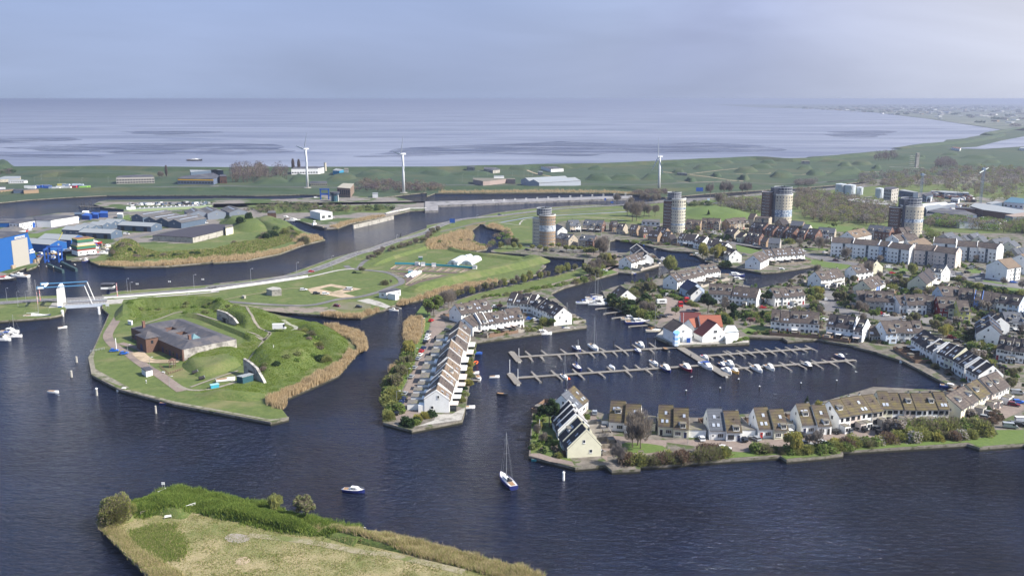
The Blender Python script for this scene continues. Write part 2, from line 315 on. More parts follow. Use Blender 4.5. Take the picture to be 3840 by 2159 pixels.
land('harbour_peninsula','A -500,850 0,808 250,768 700,702 1310,692 1490,688 2240,676 B 0,872 300,880 640,872 900,900 900,1000 790,1062 940,1112 1100,1182 G 1050,42 1250,102 1350,155 1100,215 800,325 400,405 0,435 A 2574,1295 2000,1345 1500,1355 1200,1335 1090,1288 1080,1262 860,1275 800,1270 790,1180 700,1160 520,1200 440,1345 320,1390 F 320,2 0,120 -500,330',hi_top)
land('lock_island','A 1130,598 1190,566 1290,548 2574,532 B 0,783 840,795 1290,768 1296,740 1720,758 2110,775 2200,768 2420,822 2574,838 C 0,822 0,868 B 2574,925 2370,934 2080,1002 1640,1088 1500,1144 1370,1149 1210,1114 1040,1054 840,1024 700,975 860,900 830,866 410,866 400,845 B 0,852 A 2574,640 2574,612 1500,657 1270,642',hi_top,z=GZ+.02)
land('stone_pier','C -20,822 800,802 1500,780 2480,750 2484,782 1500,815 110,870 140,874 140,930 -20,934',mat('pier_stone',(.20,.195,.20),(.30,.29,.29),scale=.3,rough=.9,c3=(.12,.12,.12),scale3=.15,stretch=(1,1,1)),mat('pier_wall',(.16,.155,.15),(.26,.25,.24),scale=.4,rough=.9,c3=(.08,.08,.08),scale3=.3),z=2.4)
land('dam_left','F -500,440 0,385 370,358 690,348 740,470 800,500 770,560 740,575 600,605 300,630 0,650 -500,700',grass)
land('fort_and_dam','F 1230,330 1460,290 2574,215 G 0,685 450,638 850,588 1400,388 1900,248 2574,15 C 0,1105 600,1008 850,955 1280,902 1700,876 2030,860 2300,885 2574,846 D 0,840 300,800 560,785 1000,768 1510,712 1880,692 2380,652 E 345,650 800,575 1600,520 2700,430 4800,330 4800,2600 3500,2800 W 3400,1380 O 2413,1170 1880,1215 1730,1168 220,1258 235,1292 0,1322 N 1450,1202 1370,1152 230,1232 0,1262 M 1615,1110 1615,1150 1270,1166 1190,1102 830,1132 265,992 270,960 310,455 400,405 600,300 960,425 1180,485 1700,515 1800,525 N 430,690 900,650 1500,610 O 600,480 1400,520 1560,545 1600,515 1450,430 950,165 700,88 Q 320,975 0,895 L 2574,652 2100,572 1990,547 1740,562 1620,572 1560,532 1130,522 I 1962,1347 1965,1402 1080,1435 835,1332 920,1240 760,1172 560,1082 250,925 190,780 290,735 480,684 680,694 800,642 900,590 1040,520 1350,470 1500,482 1600,560 1680,562 1890,655 1890,700 2090,742 2160,722 2330,692 2440,652 2520,590 J 60,520 130,505 60,470 0,478 I 2574,500 2290,542 2110,552 1780,492 1600,470 1420,400 1250,302 1000,287 850,252 600,192 350,152 285,170 280,300 330,312 480,312 560,275 640,265 730,300 790,360 870,470 540,562 380,550 180,606 0,655 W 1420,722 1385,738 H 1900,130 1960,225 2106,312 2106,325 1650,388 1400,424 1020,474 960,835 905,1155 880,1252 380,1348 98,1272 108,1212 205,1010 150,900 158,765 285,625 305,440 300,300 380,240 500,120 525,55 W 1140,757 1200,737 1300,713 1400,691 1470,668 1470,652 1400,647 1300,638 1237,634 C 770,1415 880,1370 1000,1290 980,1220 900,1170 720,1132 690,1100 640,1095 545,1168 580,1230 545,1310 740,1370 720,1400 600,1420 300,1410 W 1130,638 1240,645 1340,655 1374,668 1350,690 1250,713 1180,723 1110,736 G 2574,860 2450,890 2200,945 2110,962 2060,1000 V 2300,372 2240,402 2100,452 1830,447 1620,418 1350,402 850,352 1150,432 1400,482 1670,542 1850,592 2040,632 2130,682 2165,800 2060,872 1950,1000 1830,1140 1560,1260 1190,1422 R 2120,1242 2200,1262 2268,1352 2070,1397 1030,1202 430,1042 125,882 88,692 F 1120,1000 1210,800 1312,570 1230,500',garden)
land('foreground_spit','S 65,700 62,660 90,530 200,440 380,455 560,408 700,352 830,340 1100,400 1640,500 1960,615 2576,735 U 540,1005 1000,1115 1480,1240 2000,1385 2170,1455 2500,1560 2500,2400 S 700,1400 560,1190',mat('meadow',(.11,.135,.038),(.18,.18,.07),scale=.6,bump=1.0,c3=(.30,.25,.14),scale3=.08,lo3=.36,hi3=.62,detail=14),z=2.0)
sheet('fire_pit_sand',smooth_poly(PL('S 1360,1050 1420,1000 1480,995 1515,1030 1460,1070 1400,1070',2.03),4),2.03,sand);sheet('gravel_patch',smooth_poly(PL('S 1270,805 1340,770 1480,785 1510,830 1400,862 1300,845',2.03),4),2.03,mat('grey_gravel',(.24,.21,.18),(.30,.27,.23),scale=.8))
Z1,Z2,Z3=GZ+.03,GZ+.06,GZ+.09
sheet('grass_verge','F 1240,470 1250,345 1460,296 2574,222 G 450,646 850,598 1400,398 1900,258 2574,26 C 0,1114 600,1016 850,962 1280,911 1700,884 2030,868 D 0,865 1500,735 E 350,670 1000,620 2574,600 3600,700 3600,1000 2574,1200 2000,1210 1000,1150 300,1180 D 2300,1200 1800,1060 1300,1000 900,1040 0,1100 C 1900,1050 1600,1060 1300,1380 900,1440 790,1412 895,1370 1015,1290 995,1215 910,1160 740,1120 700,1088 640,1085 530,1165 560,1230 525,1310 720,1372 600,1400 300,1395 W 1130,633 1240,637 1340,648 1368,662 1348,688 1250,711 1180,721 1110,734 G 2574,858 2450,888 2200,943 2110,960 2060,998 V 2300,370 2240,400 2100,450 1830,445 1620,416 1350,400 850,350 1150,430 1400,480 1670,540 1850,590 2040,630 2130,680 2160,800 2058,870 1948,998 1828,1138 1558,1258 1188,1420 R 2118,1240 2198,1262 2262,1350 2070,1387 1030,1192 440,1030 140,872 100,692 F 1135,1000 1222,800 1322,572 1240,505',Z1,grass)
sheet('willow_bank_grass','W 1500,660 1560,668 1500,698 1420,718 1340,732 1280,746 1150,765 1150,757 1200,739 1300,715 1400,693 1470,672',Z1,grass)
sheet('tower_park_grass','C 1240,1040 1240,1300 1000,1300 1020,1240 900,1150',Z1+.02,grass)
for nm,s_,z,m in(('bank_grass','A 340,960 760,878 760,950 350,1005',Z1,lawn),('bank_grass','A 1380,768 1560,720 1570,790 1500,775',Z1,lawn),('bank_grass','A 1480,1085 2300,1070 2574,1020 B 290,1150 520,1010 800,1062 940,1118 1100,1187 G 1050,46 1250,106 1340,155 1100,211 800,321 400,401 0,431 A 2574,1291 2000,1341 1500,1351 1200,1331 1090,1284 1340,1140',Z1,grass),('lock_bank_grass','A 1230,565 1300,550 2574,534 B 0,785 840,800 430,800 0,810 A 2574,562 1300,570',GZ+.06,grass_far),('lock_bank_grass','B 400,870 850,850 1250,880 2000,860 2160,890 2170,920 2080,960 1740,955 1450,950 830,960 600,960',GZ+.05,grass_rough),('terrace_bank_grass','H 480,120 560,180 570,250 540,380 460,560 360,800 240,1040 190,1180 118,1210 215,1010 160,900 168,765 295,625 315,440 310,300 390,240',Z1,lawn),('terrace_roadway','H 770,140 620,210 575,280 545,420 470,600 355,840 250,1060 205,1200 230,1250 380,1270 620,1190 560,1180 430,1140 500,800 620,420 720,340 690,240',Z1+.01,clinker),('quay_terrace','H 620,1190 600,1250 430,1310 870,1245 900,1160 905,1120 770,1190',Z2,concrete),('street','M 1020,440 1000,560 1110,690 1130,800 1150,1010 1215,1060 1215,1000 1650,980 1900,960 N 0,990 380,1040 900,1110 1450,1060 2413,960 O 700,1060 1500,950 1900,1000 2413,760 2413,640 1500,880 400,960 N 1300,960 0,960 M 1800,800 1240,740',Z1,clinker),('green','M 1380,850 1440,830 1700,842 1880,870 1925,900 1880,935 1700,960 1500,955 1400,930',Z2,lawn),('bank_lawn','M 1640,1080 2100,1010 2574,990 N 0,1200 230,1215 1370,1135 1450,1185 2100,1125 2090,1100 1400,1120 700,1100 300,1140',Z2,lawn),('bank_lawn','O 0,1240 240,1255 1740,1150 1880,1200 2413,1155 2413,1000 2080,1000 2040,1080 1700,1110 200,1210 0,1200',Z2,lawn),('quay_garden','M 290,960 320,480 500,360 660,560 740,940 800,1100 500,1040',Z1,grass_rough),('quay_path','M 300,960 400,960 520,1000 790,1060 820,1110 520,1060 270,985',Z2,clinker),('club_yard','I 960,770 1360,940 1360,1050 1000,1130 840,1190 900,1070 960,1000',Z1,clinker),('club_quay','I 830,1315 940,1235 1300,1340 1900,1330 1955,1345 1955,1395 1080,1425',Z1,concrete),('central_lawn','L 1060,450 1200,380 1300,390 1410,420 1410,480 1140,500',Z1,lawn),('avenue','J -200,940 0,990 120,1010 250,1020 800,1120 1400,1170 1900,1140 2000,1200 1900,1060 1300,1100 700,1050 330,960 270,800 360,730 420,720 320,730 180,770 130,900 0,920',Z1,asphalt),('avenue','J -400,250 0,330 300,385 560,440 900,540 1180,590 1240,640 1130,640 860,580 600,480 250,430 0,370 -400,300',Z1,asphalt),('avenue','J 1900,610 2000,560 2574,650 2574,760 1980,680 1700,640 1500,520 1600,470',Z1,asphalt),('avenue_lawn','J -100,350 20,400 540,470 440,500 360,515 60,470 -60,420',Z1,lawn),('avenue_lawn','J 1990,690 2574,750 2574,830 2100,760 1850,700',Z1+.01,lawn),('avenue_lawn','J 880,500 1150,500 1200,540 960,530',Z2,lawn),('avenue_lawn','J 1850,530 1950,500 2060,530 2050,560 1900,560',Z2,lawn),('avenue_lawn','J 2100,640 2380,690 2370,700 2000,650',Z2+.01,lawn),('avenue_lawn','J -200,280 180,290 240,270 0,250',Z2,lawn),('playing_lawn','I 1800,210 2120,260 2110,280 1980,330 1810,290',Z2,lawn),('street','I 1680,170 1960,210 2250,260 2120,275 1800,215 1690,200',Z1+.01,asphalt),('street','D 1050,1290 1350,1360 1480,1390 1440,1410 1180,1350 1040,1310',Z2,asphalt),('canal_path','I 0,520 180,500 330,430 330,360 0,330 0,310 380,330 400,450 380,540 200,530 0,560',Z1,clinker),('canal_grass','I 0,640 180,596 375,548 300,520 150,560 0,580',Z2,lawn),('golf_hill_lawn','D 560,890 830,890 1310,960 1330,1050 1000,1060 700,1010 560,1000',Z2,lawn),('golf_hill_lawn','D 2010,1070 2574,1130 2574,1190 2200,1180 2000,1110',Z2,lawn),('car_park','D 560,790 930,800 960,850 700,860 560,850',Z2,asphalt),('roundabout','D 740,815 820,798 930,810 930,830 820,840 740,832',Z3,lawn),('club_square','G 1130,750 1420,690 1790,750 1560,800 1760,850 1620,866 1400,830 1180,800',Z3,sand),('grass_square','G 1280,748 1420,718 1570,750 1440,785',Z3+.02,grass),('slipway','G 1730,890 1870,865 2020,905 2140,960 2090,985 1960,950 1830,915',Z2,concrete),('slipway_verge','G 1450,920 1720,905 1900,930 1900,980 1700,1010 1400,980',Z2,mat('worn_grass',(.17,.15,.11),(.12,.13,.05),scale=.3)),('bare_bank','G 300,940 550,960 1380,970 1500,1010 1300,1040 900,1040 620,1010 420,985',Z2,mat('gravel_bank',(.26,.21,.18),(.18,.155,.12),scale=.4,c3=(.07,.10,.03),scale3=.15)),('pond_reeds','C 0,1270 250,1210 420,1150 560,1080 720,1065 700,1090 640,1098 548,1168 585,1230 548,1310 742,1370 700,1400 560,1418 280,1405 0,1395',Z2+.01,reed_ground),('pond_reeds','C 700,1112 790,1085 900,1120 1020,1180 1030,1250 990,1300 1005,1240 985,1218 900,1172 725,1134',Z2+.01,reed_ground),('allotment_soil','G 2000,530 2150,500 2200,440 2574,470 C 0,1430 C 420,1330 W 1180,640 1330,650 1280,670 1190,700 1060,712 G 2320,740 2220,640',Z2,grass_rough),('bank_reed_soil','A 1340,1270 2000,1250 2574,1230 G 0,380 480,330 880,240 1100,185 1300,120 1345,152 1100,212 800,322 400,402 0,432 A 2574,1292 2000,1342 1500,1352 1200,1332 1090,1286',Z2,reed_ground)):
 sheet(nm,s_,z,m)
sheet('industrial_yard','E 1030,690 1500,700 2100,765 2800,800 2800,1120 2200,1085 1380,1015 1390,880 1000,800 660,770',Z2+.01,hi_top)
def strip(name,pts,wd,z,m,off=0.0):
 """flat ribbon of width wd along world points"""
 mb=MB();Lp,Rp=[],[]
 for i,p in enumerate(pts):
  a=pts[max(0,i-1)];b=pts[min(len(pts)-1,i+1)];d=Vector((b[0]-a[0],b[1]-a[1],0))
  if d.length<1e-6:d=Vector((1,0,0))
  d.normalize();n=Vector((-d.y,d.x,0));c=Vector((p[0],p[1],0))+n*off
  Lp.append(c+n*wd/2);Rp.append(c-n*wd/2)
 k=len(pts);vs=[(p.x,p.y,z)for p in Rp]+[(p.x,p.y,z)for p in Lp]
 mb.add(vs,[(i,i+1,k+i+1,k+i)for i in range(k-1)]);return struct(name,mb,m)
def resample(pts,step):
 pts=[Vector(p)for p in pts];o=[pts[0].copy()];acc=0
 for a,b in zip(pts,pts[1:]):
  Ls=(b-a).length;s=step-acc
  while s<=Ls:o.append(a.lerp(b,s/Ls));s+=step
  acc=(acc+Ls)%step if Ls else acc
  acc=Ls-(s-step)
 o.append(pts[-1].copy());return o
def curve(pts,k=6):
 p=[pts[0]]+list(pts)+[pts[-1]];o=[]
 for i in range(1,len(p)-2):
  p0,p1,p2,p3=p[i-1],p[i],p[i+1],p[i+2]
  for j in range(k):
   t=j/k;o.append(.5*((2*p1)+(p2-p0)*t+(2*p0-5*p1+4*p2-p3)*t*t+(3*p1-p0-3*p2+p3)*t**3))
 o.append(pts[-1]);return o
road_white=mat('road_marking',(.62,.62,.60),(.52,.52,.50),scale=1)
main_road=curve(PL('F -400,440 0,440 440,410 780,400 1240,375 1450,355 2000,310 2574,265 G 0,730 450,680 800,625 1100,560 1400,460 1700,340 1900,285 2200,180 2574,70 C 100,1140 400,1045 850,1000 1300,945 1700,905 2300,870 2574,850 D 200,835 560,800 1000,778 1500,740 E 100,690 700,640',GZ))
strip('main_road',main_road,8.5,GZ+.30,asphalt)
emb=MB()
strip('road_edge_line',main_road,.28,GZ+.315,road_white,3.7);strip('road_edge_line',main_road,.28,GZ+.315,road_white,-3.7)
rs=resample(main_road,3.0)
mb=MB()
for i in range(0,len(rs)-1,3):
 a,b=rs[i],rs[i+1];d=(b-a)
 if d.length>.5:d.normalize();n=Vector((-d.y,d.x,0))*.11;mb.add([a-n,b-n,b+n,a+n],[(0,1,2,3)])
mb.v=[(v[0],v[1],GZ+.318)for v in mb.v];struct('road_centre_line',mb,road_white)
cycle=curve(PL('F 1470,395 2574,310 G 0,778 450,715 800,665 1140,610 1500,530 1700,510',GZ))
strip('cycle_path',cycle,2.6,GZ+.2,mat('cycle_path_surface',(.45,.43,.40),(.38,.36,.34),scale=.5))
for nm,s_,wd,m in(('lane','G 0,905 160,905 420,925 860,950 1200,945 1500,880 1750,850 1960,800 2150,730 2270,680 2230,610 2100,555 1900,530 1750,520 1640,500 1600,470',4.2,asphalt),('lane','G 1750,505 1800,440 1860,400',3.4,asphalt),('field_path','G 60,900 350,838 650,790 940,745 1130,748',.7,sand),('fort_path','F 1470,495 1540,525 1540,560 1440,600 1370,700 1310,800 1310,870 1400,970 1520,1020 1640,1120 1800,1230 1920,1300 2060,1400 2200,1500',4.6,clinker),('fort_path','R 1060,1000 1180,1045 1330,1050 1500,1020 1700,960',1.8,mat('gravel',(.27,.24,.20),(.20,.18,.14),scale=1)),('fort_entry','R 620,640 720,720 860,740 1080,735',5.5,sand),('fort_entry','R 440,540 640,600 700,650',3.5,clinker),('shore_road','C 0,628 700,622 1900,615 2574,625 D 300,610 900,590 1300,600 1900,612 2574,560 E 200,590 560,560',5,asphalt),('shore_road','A 1000,410 1200,395 1700,395 2574,385 B 0,632 600,645 1100,650 1500,655 C -200,640 0,628',6,asphalt),('bunker_track','D 270,465 440,485 600,490 850,460 1130,430 1260,420',3.5,sand),('bunker_track','D 600,500 850,530 1050,560 1250,580',3.5,sand),('bunker_track','D 1160,490 1500,490 1580,480',3,sand),('bunker_track','C 1210,445 1270,470 1350,495 1500,520',4,sand),('bunker_track','D 440,580 700,590 1000,580 1250,572',3,sand),('bunker_track','D 1750,500 1950,500 2100,480 2300,478',3,sand),('bunker_track','E 600,470 840,465',4,sand),('bunker_track','E 950,405 1350,420 1250,410',5,concrete),('embankment_road','C 170,1190 420,1130 650,1075 900,1040 1260,985 2000,940 2400,905',3,asphalt),('water_ditch','C 900,1075 1100,1040 1260,1015 1700,985 2200,960 2574,935',4,bpy.data.materials['tidal_sea']),('footpath','C 860,1075 1100,1105 1130,1080 1200,1040 1500,1030 2000,1015 2400,1050',1.5,concrete),('harbour_road','A 400,950 1000,800 1500,705 2200,680',7,asphalt),('harbour_road','A 1400,1040 1900,940 2400,870',8,asphalt),('spit_track','S 1500,800 2050,860 2576,960 U 700,1260 1400,1420',2.6,mat('sandy_track',(.30,.26,.19),(.22,.20,.11),scale=.5,c3=(.13,.15,.05),scale3=.12)),('allotment_track','G 1930,450 2200,360 2574,240 C 100,1280',2,sand),('street','I 0,330 330,340 I 330,430',3.5,clinker),('tower_street','C 1200,1360 1500,1400 2000,1420 2300,1430',5,asphalt),('willow_path','W 1130,775 1250,745 1350,725 1450,700 1540,672',3,clinker)):
 zz=GZ+.12+.012*(hash(s_)%7 if False else len(s_)%7)
 if nm=='spit_track':zz=2.06
 strip(nm,curve(PL(s_,GZ)),wd,zz,m)
def mound(name,spec,h,m,z0=GZ,flat=.45,rough_=.25,rings=7,seed=0,ret=False):
 pts=smooth_poly(PL(spec,z0)if isinstance(spec,str)else spec,5);c=sum(pts,Vector())/len(pts);vs=[];n=len(pts)
 for k in range(rings+1):
  t=k/rings
  for p in pts:
   q=p.lerp(c,t*.97);e=min(1,t/(1-flat));hh=h*(e*e*(3-2*e))
   hh+=rough_*h*e*mnoise.noise(Vector((q.x*.09+seed,q.y*.09,0)))
   if k==0:hh=-.4
   vs.append((q.x,q.y,z0+hh))
 vs.append((c.x,c.y,z0+h));mb=MB()
 fs=[(k*n+i,k*n+(i+1)%n,(k+1)*n+(i+1)%n,(k+1)*n+i)for k in range(rings)for i in range(n)]+[(rings*n+i,rings*n+(i+1)%n,len(vs)-1)for i in range(n)]
 a=sum(pts[i].x*pts[(i+1)%n].y-pts[(i+1)%n].x*pts[i].y for i in range(n))
 if a<0:fs=[tuple(reversed(f))for f in fs]
 mb.add(vs,fs);o=mb.build(name,m,smooth=True);tag(o,kind='structure');return o
def dike(name,pts,wd,h,m,top=.25,z0=GZ,off=0):
 mb=MB();secs=[]
 for i,p in enumerate(pts):
  a=pts[max(0,i-1)];b=pts[min(len(pts)-1,i+1)];d=Vector((b[0]-a[0],b[1]-a[1],0)).normalized();n=Vector((-d.y,d.x,0))
  hh=h*(1+.12*mnoise.noise(Vector((p[0]*.02,p[1]*.02,3))));c=Vector((p[0],p[1],z0))+n*off
  hh*=min(1,(i+.1)/2.5,(len(pts)-.9-i)/2.5);secs.append([c-n*wd/2+Vector((0,0,-.5)),c-n*wd*top/2+Vector((0,0,hh)),c+n*wd*top/2+Vector((0,0,hh)),c+n*wd/2+Vector((0,0,-.5))])
 mb.sweep(secs,closed=False,cap=True);mb.f=[tuple(reversed(f))for f in mb.f];o=mb.build(name,m);return tag(o,kind='structure')
dike('sea_dike',curve(PL('A -400,175 0,180 300,178 850,176 1300,172 1740,180 2574,188 B 400,442 960,442 1960,442 C 0,440 480,428 1100,418 1300,408 2100,395 D 0,375 470,352 1000,328 1400,312 1830,335 2250,318 E 0,318 350,292 760,252 1000,222',2),4),40,5.5,grass_far)
dike('sea_dike',curve(PL('E 1040,180 1500,140 1870,108 2100,70 2300,20 W 2480,338 2590,318',2),4),34,6,grass_far)
dike('canal_dike',curve(PL('C -300,668 0,668 700,668 1500,660 2200,665 2574,680 D 300,690 900,660 1500,630',2),4),26,3.2,grass_far)
dike('canal_dike',curve(PL('A -300,480 0,460 500,440 1200,420 2574,420 B 0,668 600,680 1080,690',2),4),24,3,grass_far)
dike('sea_terrace',curve(PL('A 300,260 800,235 1400,250 1900,240',2),4),90,6,grass_far,top=.7)
dike('willow_embankment',curve(PL('X 180,385 400,330 600,275 850,225 1080,175 1230,135 1260,118 1150,98',2),5),20,3.2,grass,z0=GZ)
dike('allotment_dike',curve(PL('G 1900,470 2200,360 2574,250 C 150,1300 C 330,1410 W 1240,645 1330,655',2),5),9,1.8,grass)
mounds=[('A -300,260 0,250 190,190 160,130 60,110 -300,110',12),('D 380,478 450,440 540,470 520,490',5),('D 630,420 760,395 960,405 1000,435 700,445',6),('D 860,515 910,485 990,520 930,530',5),('D 1180,550 1260,515 1330,555 1270,575',6),('D 540,570 620,540 690,575 620,595',5),('D 0,560 130,490 280,490 420,550 200,565',7),('D 1120,470 1200,430 1380,430 1430,465 1300,485',6),('D 1430,365 1520,335 1620,345 1640,375',5),('D 1560,530 1640,475 1760,480 1880,530 1700,550',7),('D 1990,490 2080,455 2200,460 2260,500 2100,520',6),('D 2310,490 2400,430 2574,430 E 620,450 620,490 200,520',7),('D 880,365 980,335 1100,340 1120,365',4),('D 230,400 330,375 480,375 560,400',5),('D 1280,420 1420,385 1550,395 1600,430',6),('D 1880,440 1960,400 2060,410 2080,440',5),('E 320,395 420,355 500,390 440,405',6),('E 750,430 800,395 860,430',6),('E 60,345 300,325 480,345 330,360',4),('E 950,310 1100,270 1250,290 1400,310 1150,330',6),('E 1560,265 1700,240 1800,265',5),('E 1300,300 1350,275 1390,300',5),('E 1820,400 1900,370 2050,380 2080,410',5),('E 2050,360 2180,330 2300,345 2250,365',4),('E 1760,300 2000,270 2250,290 2100,310',5),('E 480,370 620,345 760,375 600,390',5),('C 1900,560 2020,510 2130,510 2250,570 2100,580',7),('C 1300,420 1500,395 1700,400 1750,430',5),('C 1930,440 2050,410 2130,440',5),('C 2180,560 2330,520 2480,520 2574,560',6),('C 300,500 500,470 800,480 700,510',4),('C 950,430 1100,405 1250,420 1200,450',4),('B 900,590 1000,520 1100,530 1180,580',6),('B 460,600 560,550 700,540 900,560 880,600 600,615',6),('B 1350,570 1500,500 1700,500 1700,560',5),('B 1700,520 1800,470 2000,450 2200,500 2000,560',5),('C -100,480 100,450 300,470 200,520',4)]
for i,(s_,h)in enumerate(mounds):mound('bunker_mound',s_,h,grass_far,seed=i)
mound('green_hill','D 560,1000 560,920 800,880 1100,910 1320,960 1330,1040 1000,1050',4,lawn)
for i,(s_,h)in enumerate([('A 1340,1290 1330,1150 1420,1080 1560,1060 1700,1100 1650,1180 1560,1280',6),('B 60,1090 150,1030 330,1010 500,1040 620,1110 700,1160 560,1200 300,1180',6),('B 450,1080 500,1020 620,1010 900,1080 1060,1180 900,1240 700,1200',5),('A 1560,1330 1700,1230 2100,1190 2574,1180 B 400,1310 700,1290 900,1290 G 400,340 0,400',2.5)]):
 mound('green_mound',s_,h,grass_rough,seed=i+40)
for i,(s_,h,fl)in enumerate([('R 1540,285 1500,200 1650,160 1900,200 2150,240 2190,290 2080,360 1950,380 1800,390 1700,340 1620,305',5,.35),('R 1090,790 1180,700 1400,640 1700,590 1800,640 1790,760 1560,870 1330,920 1230,900',3.0,.6),('R 1790,780 1860,640 1990,540 V 1000,700 1150,660 1350,620 1500,650 1650,720 1700,850 1600,1000 1450,1100 1200,1200 930,1240 850,1200',5.2,.5),('V 1300,560 1380,500 1560,520 1800,640 1950,720 1950,820 1780,860 1550,800 1400,700',4,.3),('R 1200,1100 1500,1060 1800,1000 2000,1000 2080,1120 1900,1180 1500,1160 1300,1150',2.2,.3)]):
 mound('rampart',s_,h,grass_rough if i else grass,flat=fl,seed=i*7+3,rings=9,rough_=.3)
dike('rampart',curve(PL('R 515,290 540,170 700,130 950,125 1300,115 1500,140 1620,190',1.6),5),15,4.2,grass_rough,top=.3);dike('rampart',curve(PL('R 1090,245 1300,265 1550,360 1800,460 1900,520',1.6),5),7,1.8,grass_rough,top=.3)
for i,(s_,h)in enumerate([('S 90,650 100,560 180,520 330,530 420,590 380,660 250,690',1.5),('S 400,600 440,470 560,420 760,400 900,420 980,520 900,640 700,620 600,600',1.8),('S 960,520 1100,460 1600,560 1950,660 2200,740 2300,800 2000,800 1700,720 1250,640 1050,600',2.0),('S 2100,760 2300,720 2576,780 U 500,1080 1000,1200 900,1250 300,1120 S 2500,900',1.2)]):
 mound('overgrown_bank',s_,h,grass_rough,z0=2.0,seed=i+60,rough_=.4)
for s_ in('F 1065,1095 1120,1010 1150,1010 1125,1100 1150,1230 1560,1455 1500,1455 1105,1300','R 440,1042 540,1062 1030,1190 2075,1380 2268,1352 2268,1340 2070,1366 1035,1172 545,1045'):
 sheet('quay_paving',s_,Z2+.02,stone)
# ================================================================ HOUSES
WALLS=dict(w=white_render,c=cream_render,g=grey_render,t=brick_tan,n=brick_brown,q=brick_red,p=mat('pale_pink_render',(.62,.54,.48),(.55,.47,.42)),b=mat('blue_wall',(.16,.27,.58),(.13,.22,.5),rough=.7),r=mat('dark_red_wall',(.20,.018,.022),(.16,.015,.02)),y=mat('yellow_wall',(.62,.60,.18),(.55,.53,.16)),k=mat('petrol_wall',(.03,.055,.08),(.04,.065,.09)),l=mat('pale_blue_render',(.50,.58,.68),(.45,.53,.64)),e=mat('beige_brick',(.42,.37,.29),(.36,.31,.24),scale=3))
WN=dict(w='white',c='cream',g='grey',t='tan brick',n='brown brick',q='red brick',p='pale pink',b='blue',r='dark red',y='yellow',k='dark petrol',l='pale blue',e='beige brick')
ROOFS=dict(m=wave_mat('mossy_tiles',(.088,.066,.054),(.066,.050,.042),.9,c3=(.15,.125,.040),scale3=.3,width=.28,lo3=.42,hi3=.75),b=wave_mat('brown_tiles',(.090,.072,.066),(.066,.054,.050),.9,c3=(.16,.13,.10),scale3=.4,width=.25),d=wave_mat('dark_tiles',(.038,.033,.038),(.055,.048,.050),.9,c3=(.10,.085,.075),scale3=.3,width=.2,lo3=.6,hi3=.8),s=wave_mat('slate_tiles',(.075,.085,.105),(.11,.12,.14),.9,width=.2),t=wave_mat('tan_tiles',(.20,.15,.105),(.16,.12,.085),.9,c3=(.13,.09,.07),scale3=.35,width=.25),r=wave_mat('orange_red_tiles',(.33,.115,.07),(.27,.09,.055),.9,width=.25),a=wave_mat('maroon_tiles',(.15,.04,.038),(.12,.033,.032),.9,width=.25),v=wave_mat('blue_slate',(.03,.04,.09),(.04,.05,.11),.9,width=.2))
RN=dict(m='mossy brown',b='brown',d='black',s='slate grey',t='tan',r='orange',a='maroon',v='navy')
fascia=mat('fascia_board',(.10,.10,.11),(.14,.14,.14));flat_roof=mat('flat_roof',(.17,.155,.135),(.12,.11,.10),scale=.8,c3=(.20,.19,.10),scale3=.5)
sky_glass=mat('skylight_glass',(.38,.42,.50),(.30,.34,.40),rough=.12,spec=.8)  # pale base colour stands in for the white sky mirrored in the panes
WMESH={}
def window_mesh(w_,h_,dark=False,nm=2):
 k=(round(w_,2),round(h_,2),dark,nm)
 if k not in WMESH:
  mb=MB();f=.09;mb.mi=1;mb.box(0,-.02,-h_/2,w_,.05,h_)
  mb.mi=0
  for s_ in(-1,1):mb.box(s_*(w_/2-f/2),-.06,-h_/2,f,.09,h_);mb.box(0,-.06,s_*(h_/2-f/2)-f/2,w_-2*f,.086,f)
  for i in range(1,nm):mb.box(-w_/2+w_*i/nm,-.055,-h_/2+f,f*.7,.075,h_-2*f)
  mb.box(0,-.10,-h_/2-.08,w_+.16,.16,.07)
  WMESH[k]=mb.mesh('window',[black_paint if dark else white_paint,glass])
 return WMESH[k]
def put(name,me,parent,loc,rot=(0,0,0)):
 o=link(name,me,parent);o.location=loc;o.rotation_euler=rot;return o
DM={}
def door_mesh(col):
 if col not in DM:
  mb=MB();mb.box(0,-.04,0,1.0,.08,2.15,mi=0);mb.box(0,-.085,1.2,.5,.02,.6,mi=1);mb.box(-.55,-.05,0,.1,.1,2.25,mi=2);mb.box(.55,-.05,0,.1,.1,2.25,mi=2);mb.box(0,-.05,2.15,1.0,.1,.1,mi=2)
  DM[col]=mb.mesh('door',[{'b':blue_dk,'k':black_paint,'w':white_paint,'r':red_paint,'n':brick_brown}[col],glass,white_paint])
 return DM[col]
blue_dk=mat('navy_paint',(.02,.03,.09),(.025,.035,.1),rough=.5)
SKM={}
def skylight_mesh():
 if not SKM:
  mb=MB();mb.box(0,0,0,.95,1.35,.10,mi=0);mb.box(0,0,.10,.75,1.15,.015,mi=1);SKM[0]=mb.mesh('skylight',[metal,sky_glass])
 return SKM[0]
CHM={}
def chimney_mesh(c='w'):
 if c not in CHM:
  mb=MB();mb.box(0,0,-.6,.6,.6,1.5,mi=0);mb.box(0,0,.9,.72,.72,.12,mi=1);mb.tube((0,0,1.02),(0,0,1.45),.12,.1,8,mi=1);CHM[c]=mb.mesh('chimney',[WALLS[c],black_paint])
 return CHM[c]
DOR={}
